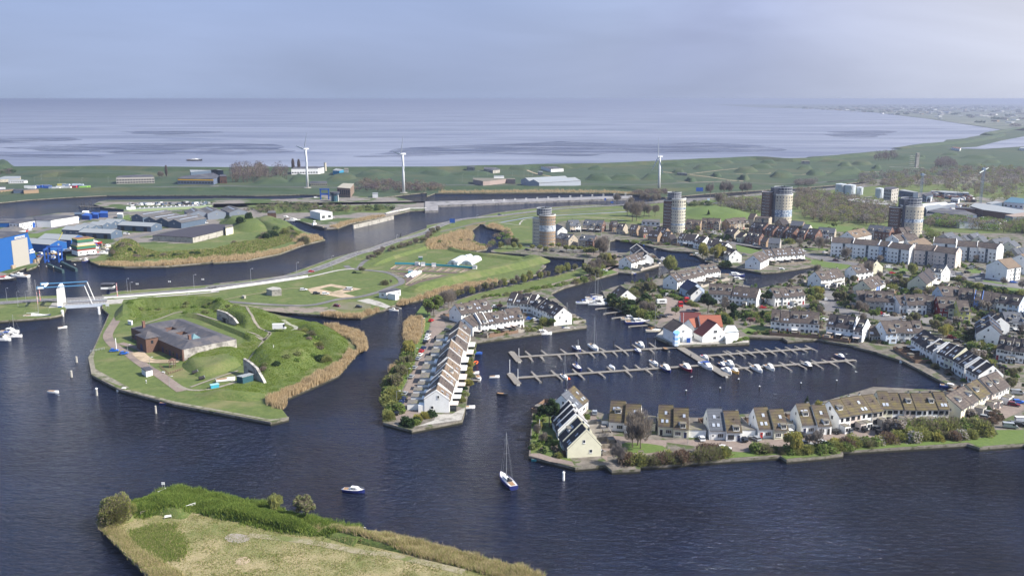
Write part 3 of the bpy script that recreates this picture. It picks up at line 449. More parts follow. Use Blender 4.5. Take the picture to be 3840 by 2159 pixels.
def dormer(parent,x,df,hf,hr,frac=.45,w_=2.2,h_=1.4,wallk='w',flat=True):
 """box dormer on the front slope"""
 y=-df*(1-frac);z=hf+(hr-hf)*frac;dep=h_/((hr-hf)/df);k=(round(w_,1),round(h_,1),round(dep,1),wallk)
 if k not in DOR:
  mb=MB();mb.mi=0
  mb.add([(-w_/2,0,0),(w_/2,0,0),(w_/2,0,h_),(-w_/2,0,h_),(w_/2,dep,h_),(-w_/2,dep,h_),(-w_/2,0,-.4),(w_/2,0,-.4)],[(6,7,2,3),(7,4,2),(6,3,5)])
  mb.box(0,dep/2-.15,h_,w_+.3,dep+.5,.14,mi=1);DOR[k]=mb.mesh('dormer',[WALLS.get(wallk,white_paint),flat_roof])
 d=put('dormer',DOR[k],parent,(x,y,z+.1));put('window',window_mesh(w_-.35,h_-.4,False,3 if w_>2 else 2),d,(0,-.02,h_/2));return d
def skylight(parent,x,df,hf,hr,frac,side=-1):
 a=math.atan2(hr-hf,df);y=side*df*(1-frac);z=hf+(hr-hf)*frac
 n=Vector((0,side*math.sin(a),math.cos(a)))*.27
 return put('skylight',skylight_mesh(),parent,(x,y+n.y,z+n.z),(a*-side,0,0))
def shell(parent,w_,df,db,hf,hb,hr,wk,rk,lm=.02,rm=.02,over=.35,par=0,thick=.24,at=None):
 x0,x1=-w_/2+lm,w_/2-rm;e=.08
 prof=[(-df,-.3),(-df,hf),(0,hr-.02),(db,hb),(db,-.3)]
 mb=MB();mb.sweep([[(x0,y,z)for y,z in prof],[(x1,y,z)for y,z in prof]]);mb.f=[tuple(reversed(f))for f in mb.f]
 wl=mb.build('wall',WALLS[wk]if isinstance(wk,str)else wk,parent);made=[wl]
 mb=MB();sf=(hr-hf)/df;sb=(hr-hb)/db
 pr=[(-df-over,hf-over*sf+.02),(0,hr+.02),(db+over,hb-over*sb+.02),(db+over,hb-over*sb+.02+thick),(0,hr+.02+thick),(-df-over,hf-over*sf+.02+thick)]
 mb.sweep([[(x0+.003,y,z)for y,z in pr],[(x1-.003,y,z)for y,z in pr]]);mb.f=[tuple(reversed(f))for f in mb.f]
 mb.box(0,0,hr+thick-.03,(x1-x0)-.05,.28,.12)
 rf=mb.build('roof',ROOFS[rk]if isinstance(rk,str)else rk,parent);made.append(rf)
 gb=MB()
 gb.box((x0+x1)/2,-df-over-.06,hf-over*sf-.02,x1-x0-.1,.11,.2)
 made.append(gb.build('gutter',fascia,parent))
 for s_ in(-1,1):
  if par&(1 if s_<0 else 2):
   xx=s_*w_/2-s_*.17;pm=MB()
   pp=[(-df-.1,hf+.1),(-df-.1,hf+.75),(0,hr+.75),(db+.1,hb+.75),(db+.1,hb+.1),(0,hr+.1)]
   a_,b_=sorted((xx-.155,xx+.155));pm.sweep([[(a_,y,z)for y,z in pp],[(b_,y,z)for y,z in pp]]);pm.f=[tuple(reversed(f))for f in pm.f]
   pm.build('parapet',WALLS[wk]if isinstance(wk,str)else wk,parent)
 if at:
  for o in made:o.location=at[0];o.rotation_euler=(0,0,at[1])
 return wl,rf
ORD=['leftmost','second from the left','third from the left','fourth from the left','fifth from the left','sixth from the left','seventh from the left','eighth from the left','ninth from the left','tenth from the left','eleventh from the left','twelfth from the left','thirteenth from the left','fourteenth from the left','fifteenth from the left','sixteenth from the left','seventeenth from the left','eighteenth from the left','nineteenth from the left','twentieth from the left']
LABELS=set()
NEARO=['nearest','second nearest','third nearest','fourth nearest','fifth nearest','sixth nearest','seventh nearest','eighth nearest','ninth nearest','tenth nearest']
def row(t,x1,y1,x2,y2,n,hr,hf,df,hb,db,walls,roofs,style,desc,steps=.0,name='terraced_house',order=None,group=None,zs=0.0):
 A=P(t,x1,y1,GZ+hr);B=P(t,x2,y2,GZ+hr);A.z=B.z=GZ;d=B-A;Lr=d.length;w_=Lr/n;rz=math.atan2(d.y,d.x);d.normalize();nrm=Vector((-d.y,d.x,0))
 rr=random.Random(int(x1*7+y1*3+len(desc)));out_=[]
 for i in range(n):
  c=A+d*(w_*(i+.5));off=steps*(rr.random()-.5)*2 if n>1 else 0;dz=(zs*(rr.random()-.5)*2)if n>1 else 0
  if style and 'O' in style[0]and n==2:off,dz=(0,0)if i==0 else(-1.5,-.35)
  c=c+nrm*off;c.z=GZ+.04;wk=walls[i%len(walls)];rk=roofs[i%len(roofs)]
  h_r,h_f=hr+dz,hf+dz*.5
  st=style[i%len(style)]if isinstance(style,list)else style
  feat=[]
  if 'D' in st:feat.append('box dormer')
  elif 'S' in st:feat.append('skylights')
  pos=(order or ORD)[i]if n>1 else ''
  lb='%s house, %s roof, %s'%(WN[wk],RN[rk],('%s of %s'%(pos.replace('from the left','from left'),desc))if pos else desc)
  if feat and len(lb.split())<15:lb=lb.replace(' house,',' house with %s,'%feat[0])
  if len(lb.split())>16:lb=lb.replace(' roof,',' roof,').replace('mossy brown','mossy').replace('slate grey','slate');lb=lb.replace(', %s roof'%{'mossy brown':'mossy','slate grey':'slate'}.get(RN[rk],RN[rk]),'')if len(lb.split())>16 else lb
  r_=thing(name if n>1 else 'house',lb,'house',c,rz,group or('houses of '+desc if n>1 else None))
  par=(1 if 'p' in st and i==0 else 0)|(2 if 'p' in st else 0)
  shell(r_,w_,df,db,h_f,hb,h_r,wk,rk,par=par)
  dark='k' in st
  fl=2 if h_f>4.6 else 1;n1=max(1,int(w_/2.6));far='f' in st
  if h_f>8.5:
   nf=int(h_f/2.75);nw=max(3,int(w_/2.7))
   for f_ in range(nf):
    for q in range(nw):
     put('window',window_mesh(1.3 if q%3 else.7,1.35,dark,2 if q%3 else 1),r_,(-w_/2+w_*(q+.5)/nw,-df,1.45+f_*2.75))
   for q in range(max(1,round(w_/15))):
    sm=MB();sm.box(-w_/2+w_*(q+.5)/max(1,round(w_/15))+1.2,-df-.03,0,1.7,.12,h_f-.6);sm.build('stair_panel',WALLS['n' if q%2 else 'k'],r_)
  else:
   if fl==2:
    for q in range(2):put('window',window_mesh(1.6 if q^(i%2)else 1.0,1.25,dark),r_,(-w_/4+q*w_/2+.1,-df,4.2))
   put('window',window_mesh(min(2.2,w_*.38),1.5,dark,3),r_,((-1)**i*w_*.2,-df,1.55))
   put('door',door_mesh('bkwrn'[rr.randrange(5)]),r_,(-(-1)**i*w_*.28,-df,.05))
  if 'D' in st:dormer(r_,rr.uniform(-.1,.1)*w_,df,h_f,h_r,.38,min(w_*.42,2.6),1.45,'w' if 'w' in st else('n' if 'x' in st else 'w'))
  if 'U' in st:dormer(r_,rr.uniform(.1,.18)*w_,df,h_f,h_r,.02,min(w_*.4,2.3),1.7,wk)
  if 'S' in st:
   for q in range(2):skylight(r_,(-.22+.3*q)*w_*(-1)**i,df,h_f,h_r,.22 if 'D' not in st else.6)
   if w_>5:skylight(r_,rr.uniform(-.2,.2)*w_,df,h_f,h_r,.62)
  if 'B' in st:
   for q in range(2):skylight(r_,rr.uniform(-.3,.3)*w_,db,hb,h_r,.3+.3*q,side=1)
  if 'P' in st:
   pm=MB();pm.box((-1)**i*-w_*.2,-df-1.55,-.2,w_*.46,3.0,2.9);pr=pm.build('porch',WALLS[wk],r_)
   qm=MB();qm.box((-1)**i*-w_*.2,-df-1.5,2.7,w_*.5,3.2,.16);qm.build('porch_roof',flat_roof,pr)
   put('window',window_mesh(.9,1.1,True,1),pr,((-1)**i*-w_*.2-.4,-df-3.05,1.5));put('door',door_mesh('k'),pr,((-1)**i*-w_*.2+.7,-df-3.05,0))
  if 'C' in st:
   pm=MB();pm.box(rr.uniform(-.12,.12)*w_,-df-1.3,-.2,w_*.5,2.6,2.5,mi=0);pm.box(0,-df-1.6,2.4,w_*.6,3.3,.12,mi=1);pm.build('awning' if i%2 else 'conservatory',[glass,white_paint if i%3 else WALLS['p']],r_)
  if 'G' in st:
   gm=MB();gm.box(w_*.1,db+4.2,-.2,w_*.52,5.6,2.8,mi=0);gm.box(w_*.1,db+4.2,2.6,w_*.56,5.8,.15,mi=1);gm.box(w_*.1,db+7.03,0,2.3,.08,2.1,mi=2);gm.box(-w_*.25,db+1.2,-.2,w_*.45,2.4,3.0,mi=0);gm.build('garage',[WALLS[wk],flat_roof,black_paint if i%2 else white_paint],r_)
  for s_ in((-1,)if i==0 else())+((1,)if i==n-1 else()):
   for(yy,zz,ww)in((-.8,h_f+(h_r-h_f)*.42,.9),(1.6,2.0,1.1))+(((-2.2,4.2,.9),)if h_f>5 else()):
    put('window',window_mesh(ww,1.2,dark,1),r_,(s_*(w_/2-.02),yy,zz),(0,0,R(90)*s_))
  if rr.random()<(.35 if far else.75):put('chimney',chimney_mesh('k' if rr.random()<.5 else('q' if wk in 'tnqe' else 'w')),r_,(w_*.5-.55,rr.uniform(.3,.8),h_r-.35))
  if not far and rr.random()<.8:
   vm_=MB();vx=rr.uniform(-.3,.3)*w_;vy=-df*.45;vz=h_f+(h_r-h_f)*.55;vm_.tube((vx,vy,vz),(vx,vy,vz+.75),.13,.13,7);vm_.tube((vx,vy,vz+.75),(vx,vy,vz+.9),.2,.2,7);vm_.build('vent_pipe',black_paint,r_)
  out_.append(r_)
 if 'f' not in st and n>1 and not any('G' in q for q in style):
  sd_=-1 if any('C' in q for q in style)else 1;fm=MB();y0=sd_*((df if sd_<0 else db)+.6);y1=y0+sd_*7.5
  for i in range(n+1):fm.box(0,0,0,.01,.01,.01)if False else fm.box(-Lr/2+i*w_,(y0+y1)/2,0,.12,7.5,1.7)
  fm.box(0,y1,0,Lr,.12,1.5);fc=(A+B)/2;o=fm.build('garden_fence',fence_m[rr.randrange(3)]);o.location=(fc.x,fc.y,GZ);o.rotation_euler=(0,0,rz);tag(o,'comb shaped garden fence %s %s'%('before' if sd_<0 else 'behind',desc),'fence')
  for i in range(0,n,2):
   c=fc+d*(-Lr/2+w_*(i+.5))+nrm*(y1-sd_*1.8);c.z=GZ;sh=thing('garden_shed','garden shed %s %s%s'%('before' if sd_<0 else 'behind',desc,', '+ORD[i].replace('from the left','from left')),'shed',c,rz,'sheds of '+desc);m_=MB();m_.box(0,0,0,2.6,2.2,2.1);m_.build('wall',fence_m[rr.randrange(3)],sh);m_=MB();m_.box(0,0,2.1,2.9,2.5,.14);m_.build('roof',flat_roof,sh)
 return out_
fence_m=[timber,mat('brown_fence',(.16,.10,.07),(.22,.15,.10),scale=2),mat('pale_fence',(.40,.37,.32),(.32,.29,.25),scale=2)]
_R=[('M',1255,330,1632,354,2,9.2,3.6,6.2,5,4,'w','m',['DSO','S'],'the pair behind the bare trees'),('M',1832,382,2197,400,2,9.2,3.6,6.2,5,4,'cc','m',['SO','US'],'the cream pair beside the green'),('N',480,592,855,590,2,9.2,3.6,6.2,5,4,'w','sm',['SO','Uk'],'the grey and brown roofed quay pair'),('N',1045,577,1385,566,2,9.2,3.6,6.2,5,4,'wc','m',['SO','US'],'the pair beside the yellow willow'),('N',1555,532,1890,518,2,9.2,3.6,6.2,5,4,'w','m',['DSO','US'],'the pair below the dark conifer'),('O',62,650,595,575,4,9.8,5.4,6,5.4,5,'wpwg','m',['DPk','Pk','SPk','Pk'],'the long mossy terrace, left half'),('O',634,556,1440,556,6,9.8,5.4,6,5.4,5,'cwpwwg','m',['Sk','Pk','DPk','Pk','DPk','Sk'],'the long mossy terrace, right half'),('O',1470,595,1690,464,2,9,5,6,5,5,'cg','b',['D','DP'],'the corner row turning from the quay'),('O',1705,458,1850,400,2,9.5,5.4,5.5,5.4,5,'cp','m',['D','P'],'the stepped corner row'),('O',1875,388,2095,302,3,10,5.4,5.5,5.4,5,'pww','b',['DP','DP','P'],'the corner row by the street bend'),('Q',945,684,1270,850,4,9.5,5.4,5.8,5.4,5,'w','d',['SC','DC','Dp','Dp'],'the black roofed quay terrace, far part'),('Q',1290,862,1530,950,2,9.5,5.4,5.8,5.4,5,'wc','d',['Sp','Sp'],'the black roofed quay terrace, middle part'),('Q',1550,968,1700,1058,2,9.5,5.4,5.8,5.4,5,'w','d',['S','Sp'],'the black roofed quay terrace, near part'),('Q',1730,1075,1905,1160,2,9.5,5.4,5.8,5.4,5,'w','d',['Sp','S'],'the last black roofed quay pair'),('M',660,262,815,147,2,8.8,3.8,6,4.2,4.5,'w','sm',['S','S'],'the pair behind the pine on the tip'),('M',755,345,845,500,3,9,3,6.2,4,5,'w','d',['Sp','Sp','Sp'],'the black roofed cluster beside the pine'),('M',850,535,960,692,2,9.3,3,6.5,3.4,5.2,'c','d',['DSp','Sp'],'the cream gabled pair on the tip'),('H',800,112,1105,58,4,9.3,5,6,5,5,'w','b',['Dw','Dw','S','DS'],'the brown roofed row by the bare trees'),('H',893,250,985,212,2,8.6,5,5.5,5,5,'w','b',['C','SC'],'the stepped row, lower left end'),('H',1000,207,1285,165,4,9.3,5,6,5,5,'w','b',['Up','SC','DSC','SC'],'the stepped row above the garden quay'),('H',1295,162,1445,147,2,9.3,5,6,5,5,'w','b',['SC','US'],'the stepped row, right end'),('H',1365,-5,1625,22,4,9.5,5.3,5.5,5.3,5,'w','d',['S','S','D','Sp'],'the far black roofed row behind the carports'),('H',1650,30,1883,140,4,9.5,5.3,5.5,5.3,5,'w','d',['D','S','D','S'],'the black roofed row with the white end gable'),('L',1428,198,2008,236,5,10.2,5.6,6,5.6,5,'w','b',['U','S','DwC','DwS','U'],'the tall brown roofed quay row'),('J',235,1057,565,1097,3,10,5.4,6.5,5.4,5,'w','d',['SC','DC','DCp'],'the black roofed row with awnings'),('J',582,1115,692,1132,1,10,5.4,6.5,5.4,5,'w','d','DCp','right end house of the awning row by the quay'),('J',690,1195,822,1200,2,6.5,3,5,3,4,'g','b',['S',''],'the two low houses between the quay rows'),('J',838,1142,972,1136,1,10,5.4,6,5.4,5,'l','b','U','left end house of the white dormer row'),('J',978,1132,1325,1137,3,10,5.4,6,5.4,5,'w','b',['Dw','S','Dw'],'the white dormer row facing the basin'),('I',1475,697,1770,708,3,10,5.4,6,5.4,5,'w','b',['Dw','Dw','DwP'],'the row with three white dormers'),('I',1790,715,2088,745,3,10,5.4,6,5.4,5,'w','b',['S','SP',''],'the row left of the round dark pine'),('I',2215,745,2574,722,4,9.5,5.4,6,5.4,5,'w','b',['Dw','S','DwP','Dw'],'the row right of the round dark pine'),('I',1012,582,1350,492,5,9,5.2,5.5,5.2,5,'w','b',['S','Dw','DwC','DwC','Dw'],'the long canal row, left half'),('I',1355,470,1540,440,3,9.5,5.2,5.5,5.2,5,'w','b',['DwC','DwSC','DwS'],'the long canal row, right half'),('I',1215,640,1335,690,1,8.5,4.5,5,4.5,5,'l','v','','beside the hedge of the red lorry yard'),('I',1300,715,1350,750,1,7.5,3.6,4.5,3.6,4.5,'w','d','','small gable below the navy roof'),('I',400,712,492,768,1,8,3.2,6,3.2,6,'w','b','S','detached villa beside the yacht jetties'),('I',455,358,680,302,3,9,5.2,5.5,5.2,5,'w','b',['S','SC','SC'],'the canal point row'),('I',600,212,725,330,2,8.8,5,5,5,5,'w','d',['Sp','S'],'the black roofs behind the canal point'),('I',1655,232,1800,288,3,9,5.2,5,5.2,5,'w','b',['C','UC','U'],'the stepped group beside the yellow willows'),('I',2008,350,2115,298,1,9.5,5.2,5.5,5.2,5.5,'w','b','S','blank white gable on the canal corner'),('I',2135,280,2574,248,5,9.5,5.2,5.5,5.2,5,'w','b',['SC','SC','SC','SC','SC'],'the skylight row behind the canal corner'),('D',15,1128,145,1122,2,9,4.5,5,4.5,5,'tt','d',['fS','f'],'the brick rows left of the tan tower'),('D',212,1125,332,1142,2,8.5,4.5,4.5,4.5,5,'wt','d',['fS','fS'],'the black roofs under the red drum tower'),('D',130,1178,250,1190,2,8,4,5,4,5,'t','d',['fS','fS'],'the canal bank black roofs'),('D',300,1182,382,1190,1,8,4,5,4,5,'t','d','fS','brick gable by the cream tower foot'),('D',340,1225,420,1222,1,7,3.6,5,4,5,'t','d','f','low brick gable on the canal bank'),('D',492,1208,702,1228,3,9,5,5.5,5,5,'w','d',['fS','fC','fpC'],'the black canal row right of the tower'),('D',705,1242,818,1262,2,9,5,5.5,5,5,'w','d',['fS','fp'],'the black canal row, second block'),('D',832,1272,975,1284,2,9,5,5.5,5,5,'w','d',['fDw','fp'],'the black canal row, third block'),('D',950,1305,1060,1325,1,8,4.5,5,4.5,5,'w','d','fS','last black roof before the yellow willow'),('D',562,1040,742,1050,2,9,5.4,5.5,5.4,5,'et','b',['fUw','fU'],'the tan row right of the cream tower'),('D',752,1024,972,1034,3,10,6,5.5,6,5,'eqe','b',['fUw','fUw','fU'],'the tall brick row below the hill'),('D',1032,1034,1262,1014,3,10,6,5.5,6,5,'tee','b',['fU','fUw','fU'],'the stepped brick row below the hill'),('D',1332,966,1405,972,1,12,8,5,8,5,'e','b','f','tall beige block left of the great tower'),('D',1400,1000,1575,1012,1,9.5,8.7,5,8.7,5,'e','b','f','long beige wing at the great tower foot'),('D',1380,1068,1540,1092,2,9.5,5,6,5,5,'qq','d',['fS','fDw'],'the dark brick row below the great tower'),('D',1560,1100,1665,1116,1,9.5,5,6,5,5,'q','d','fS','first brick gable right of the dark row'),('D',1690,1112,1785,1124,1,9.5,5,6,5,5,'q','d','fS','second brick gable right of the dark row'),('D',1815,1128,1905,1142,1,9.5,5,6,5,5,'q','d','fS','third brick gable right of the dark row'),('D',1938,1150,2030,1160,1,9.5,5,6,5,5,'q','d','fDw','fourth brick gable right of the dark row'),('D',2045,1146,2168,1160,1,10,5.4,6.5,5.4,5,'q','d','fS','rightmost brick gable by the leafless tree'),('D',1672,1040,1760,1034,1,9.5,5.5,5,5.5,5,'t','d','f','tan gable in front of the great tower'),('D',1062,1142,1190,1158,1,9,5.2,6,5.2,5,'e','d','fDw','left of the small cream gable'),('D',1212,1192,1280,1205,1,7.5,4,5,4,4,'c','d','f','small cream gable in the brick estate'),('D',1312,1190,1480,1208,2,9,5.2,5.5,5.2,5,'q','d',['fDw','fDw'],'the red brick pair with white dormers'),('D',1492,1248,1562,1256,1,7.5,4,5,4,4,'t','d','f','small tan gable beside the red brick pair'),('D',1560,1262,1700,1270,1,8.5,5,5,5,5,'g','s','f','grey house with blue sheeted roof beside the leafless tree'),('D',1832,1052,1980,1062,2,9,5.2,5,5.2,5,'t','s',['f','f'],'the slate roofs behind the great tower'),('D',1980,1098,2060,1105,1,8,4.5,5,4.5,5,'c','s','f','slate gable above the brick gables'),('D',2155,1132,2362,1145,3,9,5.2,5,5.2,5,'ewe','s',['fUw','fUw','f'],'the slate row below the grass slope'),('C',1700,1050,1830,1044,2,10,5.5,6,5.5,5,'ew','s',['fDwC','fUwC'],'the slate pair right of the brick tower'),('C',1570,1100,1645,1130,1,8.5,5,5,5,4,'w','s','fC','white bay house touching the brick tower'),('C',1912,1038,2140,1052,3,10,5.5,6,5.5,5,'een','s',['fDwC','fUwC','fUC'],'the dark slate row with conservatories'),('C',1612,1202,1770,1228,2,9,5.2,5.5,5.2,5,'ge','s',['fS','fDw'],'the grey pair behind the pollard trees'),('C',1868,1225,2045,1240,2,9.5,6,5.5,6,5,'en','s',['fDw','fU'],'the brick pair beside the tall bare tree'),('C',2222,1062,2298,1060,1,9,5.2,5.5,5.2,5,'t','d','fDw','first black roof along the north canal'),('C',2322,1086,2402,1092,1,9,5.2,5.5,5.2,5,'e','d','fDw','second black roof along the north canal'),('C',2470,1102,2560,1108,1,9,5.2,5.5,5.2,5,'t','d','fS','third black roof along the north canal'),('J',980,108,1105,82,1,10,6,6,6,5,'w','b','fp','brown roofs left of the last tower foot'),('J',1112,96,1262,88,2,10,6,6,6,5,'w','b',['f','f'],'the brown roofs at the last tower foot'),('J',442,65,640,22,2,11,6.5,7,6.5,6,'w','t',['fDS','fD'],'the great tan roofed white block'),('J',1165,190,1370,138,2,10.5,6.5,7,6.5,6,'w','t',['fDS','f'],'the tan roofed block behind the flats'),('J',715,-20,985,5,3,11,7,5.5,7,5,'gnq','s',['fU','fUw','fU'],'the stepped brick row by the last tower'),('J',1065,10,1190,5,2,11,6.5,5,6.5,5,'qe','b',['f','fU'],'the brick pair hugging the last tower'),('J',1600,92,1702,66,1,8.5,5,5,5,5,'g','s','fC','first slate roof under the far wood'),('J',1690,122,1782,112,1,8.5,5,5,5,5,'w','s','f','second slate roof under the far wood'),('J',1830,105,1905,100,1,8.5,5,5,5,5,'g','s','f','third slate roof under the far wood'),('J',1915,92,2015,72,1,9.5,5.5,5,5.5,5,'e','s','fS','fourth slate roof under the far wood'),('J',2015,118,2085,108,1,9,5,5,5,5,'c','s','f','slate house with bright cream gable under the far wood'),('J',2180,150,2382,128,2,9,5,5,5,5,'e','s',['fUw','f'],'the slate pair near the right edge'),('J',2385,185,2455,165,1,8.5,5,5,5,5,'c','s','f','slate house with cream gable near the right edge'),('J',2440,260,2574,255,2,8,4.5,5,4.5,5,'g','s',['f','f'],'the grey pair at the right edge'),('J',540,775,650,772,1,9,5,5.5,5,5,'g','b','','low left end of the coloured terrace'),('J',660,772,1008,792,3,10,5.4,6,5.4,5,'ggw','b',['Dw','D','Dw'],'the coloured terrace, left block'),('J',1012,832,1125,828,1,9,5,6,5,5,'w','b','U','sunk house between blocks of the coloured terrace'),('J',1132,817,1370,822,2,10,5.4,6,5.4,5,'w','b',['Dw','Dw'],'the coloured terrace, white middle block'),('J',1376,828,1500,842,1,9.5,5.4,6,5.4,5,'k','b','U','beside the red house in the coloured terrace'),('J',1512,852,1745,858,2,10,5.4,6,5.4,5,'rc','b',['Dw','Dw'],'the coloured terrace, right block'),('J',1752,888,1895,892,1,10,5.4,6,5.4,5,'y','b','U','right end of the coloured terrace'),('J',1530,725,1785,718,2,9.5,5.2,6,5.2,5,'lg','b',['D','Dp'],'the back terrace, left block'),('J',1790,738,1985,755,2,9.5,5.2,6,5.2,5,'kt','b',['U','Dwp'],'the back terrace, second block'),('J',1990,772,2300,802,3,9.5,5.2,6,5.2,5,'bwg','b',['Dp','','U'],'the back terrace, third block'),('J',2305,805,2574,845,2,9.5,5.2,6,5.2,5,'wl','d',['Dy','Dy'],'the back terrace, right end'),('J',615,652,800,578,3,9.5,5,5.5,5,5.5,'cbw','b',['','S','UC'],'the row with the blue party wall'),('J',1298,592,1420,500,2,10,5,5.5,5,5.5,'cw','d',['','UC'],'the cream gabled row with the bay window'),('J',1485,450,1640,475,2,10.5,6.5,5,6.5,5,'ww','s',['U','UC'],'the tall white stepped pair with chimneys'),('J',480,472,690,452,2,9,5,5.5,5,5,'w','b',['DwS','S'],'the brown row below the flats'),('J',700,388,800,412,1,9,4.5,5.5,4.5,5.5,'c','d','','black roofed gable house below the flats'),('J',48,548,335,505,3,9.5,5.2,5.5,5.2,5,'w','b',['DwP','SP','P'],'the row at the basin end'),('Q',1832,495,1872,620,2,10,5.6,5.5,5.6,5.5,'lw','d',['Dp','D'],'the white gabled pair right of the parking'),('Q',1985,760,2400,815,4,10,5.5,6,5.5,5,'w','d',['D','DwP','DwP','Dw'],'the near right edge row'),('Q',1860,440,2005,505,2,9.5,5.6,5,5.6,5,'w','b',['SC','U'],'the split roof pair above the white gable'),('Q',2015,430,2400,440,4,10,6,6,6,5,'kwlw','s',['U','DwC','UC','U'],'the slate row at the right edge'),]
for r_ in _R:
 t,x1,y1,x2,y2,n_,hr,hf,df,hb,db,wk,rk,st,ds=r_
 row(t,x1,y1,x2,y2,n_,hr,hf,df,hb,db,wk,rk,st,ds,steps=.5 if n_>2 else.35,zs=.35)
row('H',645,952,716,715,4,9.1,5,5,5.2,4.6,'w','tbt',['SCGBp','CGBp','SCGBp','DCGBp'],'the long tan terrace, near half',steps=1.1,order=NEARO,zs=.9)
row('H',716,712,846,272,6,9.3,5,5,5.2,4.6,'w','tb',['SCGBp','CGBp','SCGBp','CGBp','SCGp','DSG'],'the long tan terrace, far half',steps=1.2,order=NEARO,zs=.9)
for i,(x1,y1,x2,y2,wk,ds)in enumerate([(252,130,525,143,'w','left end block'),(530,148,845,172,'w','second block with brown stair strip'),(850,172,975,186,'l','narrow pale blue block'),(980,190,1245,224,'w','block with the sunlit left gable'),(1262,215,1520,232,'p','block behind the lone street tree'),(1525,238,1795,268,'p','block beside the leaning crane sculpture'),(1490,132,1765,150,'w','far back block, left'),(1768,172,2018,188,'w','far back block, middle'),(2022,182,2295,215,'w','far back block with sunlit end gable')]):
 for o in row('J',x1,y1,x2,y2,1,13.8,10.8,5.5,10.8,5.5,wk,'b','fp',ds,name='apartment_block'):
  o.name='apartment_block';o['label']='four storey %s flats with brown roof, %s'%(WN[wk],ds);o['category']='flats';o['group']='four storey flats'
for x1,y1,x2,y2,ds in((2255,400,2420,378,'white gabled flats with balconies beside the avenue'),(2530,335,2700,310,'white gabled flats cut by the right edge')):
 for o in row('J',x1,y1,x2,y2,1,13.5,8.8,7.5,8.8,7.5,'w','t','f',ds,name='apartment_block'):o.name='apartment_block';o['label']=ds;o['category']='flats'
# ================================================================ LARGE BUILDINGS, INDUSTRY, TOWERS
blue_clad=wave_mat('blue_cladding',(.012,.10,.34),(.012,.085,.29),1.2,axis='X',width=.12)
grey_clad=wave_mat('grey_cladding',(.20,.23,.28),(.17,.20,.25),1.0,axis='X',width=.15)
steelblue=mat('steel_blue_cladding',(.085,.12,.17),(.07,.10,.145),scale=.5)
pale_roof=wave_mat('pale_sheet_roof',(.30,.32,.33),(.25,.27,.28),1.2,axis='X',width=.12,rough=.6)
grey_roof=wave_mat('grey_sheet_roof',(.12,.12,.125),(.09,.09,.095),1.2,axis='X',width=.2,c3=(.18,.16,.14),scale3=.1)
white_clad=wave_mat('white_cladding',(.72,.73,.74),(.64,.65,.66),1.5,axis='X',width=.06)
dark_roof=mat('bitumen_roof',(.05,.052,.065),(.075,.075,.09),scale=.2,c3=(.12,.12,.12),scale3=.08)
def V2(p):return Vector((p[0],p[1],0))
def block(name,label,cat,spec,h,wall,roof,wins=(),z=GZ,rim=.0,doors=(),group=None,plinth=None):
 """flat-roofed block from its roof outline in the photo"""
 pts=[V2(p)for p in PL(spec,z+h)]
 if sum(pts[i].x*pts[(i+1)%len(pts)].y-pts[(i+1)%len(pts)].x*pts[i].y for i in range(len(pts)))<0:pts.reverse();rev=True
 c=sum(pts,Vector())/len(pts);r=thing(name,label,cat,(c.x,c.y,z),0,group);lp=[p-c for p in pts]
 mb=MB();mb.prism(lp,-.3,h);mb.build('wall',wall,r)
 mb=MB();mb.prism([p*(1+.25/max(2,p.length))for p in lp],h+.002,h+.28);mb.build('roof',roof,r)
 edges=[]
 for i in range(len(lp)):
  a,b=lp[i],lp[(i+1)%len(lp)];d=(b-a);n=Vector((d.y,-d.x,0)).normalized();mid=(a+b)/2+c
  if n.dot(mid)<0:edges.append((a,b,n,mid.x/mid.y))
 edges.sort(key=lambda e:e[3])
 for k,cnt,zz,w_,hh,dark in wins:
  if k<len(edges):
   a,b,n,_=edges[k];d=(b-a);rz=math.atan2(d.y,d.x)
   for q in range(cnt):p=a.lerp(b,(q+.5)/cnt);put('window',window_mesh(w_,hh,dark,2 if w_>1 else 1),r,(p.x,p.y,zz),(0,0,rz))
 for k,f_,w_,hh,m in doors:
  if k<len(edges):
   a,b,n,_=edges[k];d=(b-a);rz=math.atan2(d.y,d.x);p=a.lerp(b,f_);dm=MB();dm.box(0,-.05,0,w_,.14,hh);o=dm.build('door',m,r);o.location=(p.x,p.y,0);o.rotation_euler=(0,0,rz)
 return r
def gable(name,label,cat,t,x1,y1,x2,y2,hr,hf,df,hb,db,wall,roof,wins=0,doors=0,dm=None,strips=0,group=None,z=GZ):
 A=P(t,x1,y1,z+hr);B=P(t,x2,y2,z+hr);d=B-A;w_=d.length;c=(A+B)/2
 r=thing(name,label,cat,(c.x,c.y,z+.04),math.atan2(d.y,d.x),group);shell(r,w_,df,db,hf,hb,hr,wall,roof,over=.25)
 for q in range(wins):put('window',window_mesh(1.8,1.1,False,3),r,(-w_/2+w_*(q+.5)/wins,-df,hf*.6))
 for q in range(doors):
  m=MB();m.box(-w_/2+w_*(q+.5)/doors,-df-.04,0,3.6,.12,min(3.8,hf*.8));m.build('door',dm or white_paint,r)
 for s_ in(-1,1):put('window',window_mesh(1.4,1.2,False,2),r,(s_*(w_/2-.02),0,hf*.9),(0,0,R(90)*s_))
 if strips:
  a=math.atan2(hr-hf,df)
  for s_ in range(strips):
   m=MB();m.box(0,0,.0,w_*.7,.9,.06);o=m.build('roof_light',sky_glass,r);fr=.72-.35*s_;n=Vector((0,-math.sin(a),math.cos(a)))*.29;o.location=(0,-df*(1-fr)+n.y,hf+(hr-hf)*fr+n.z);o.rotation_euler=(a,0,0)
 return r
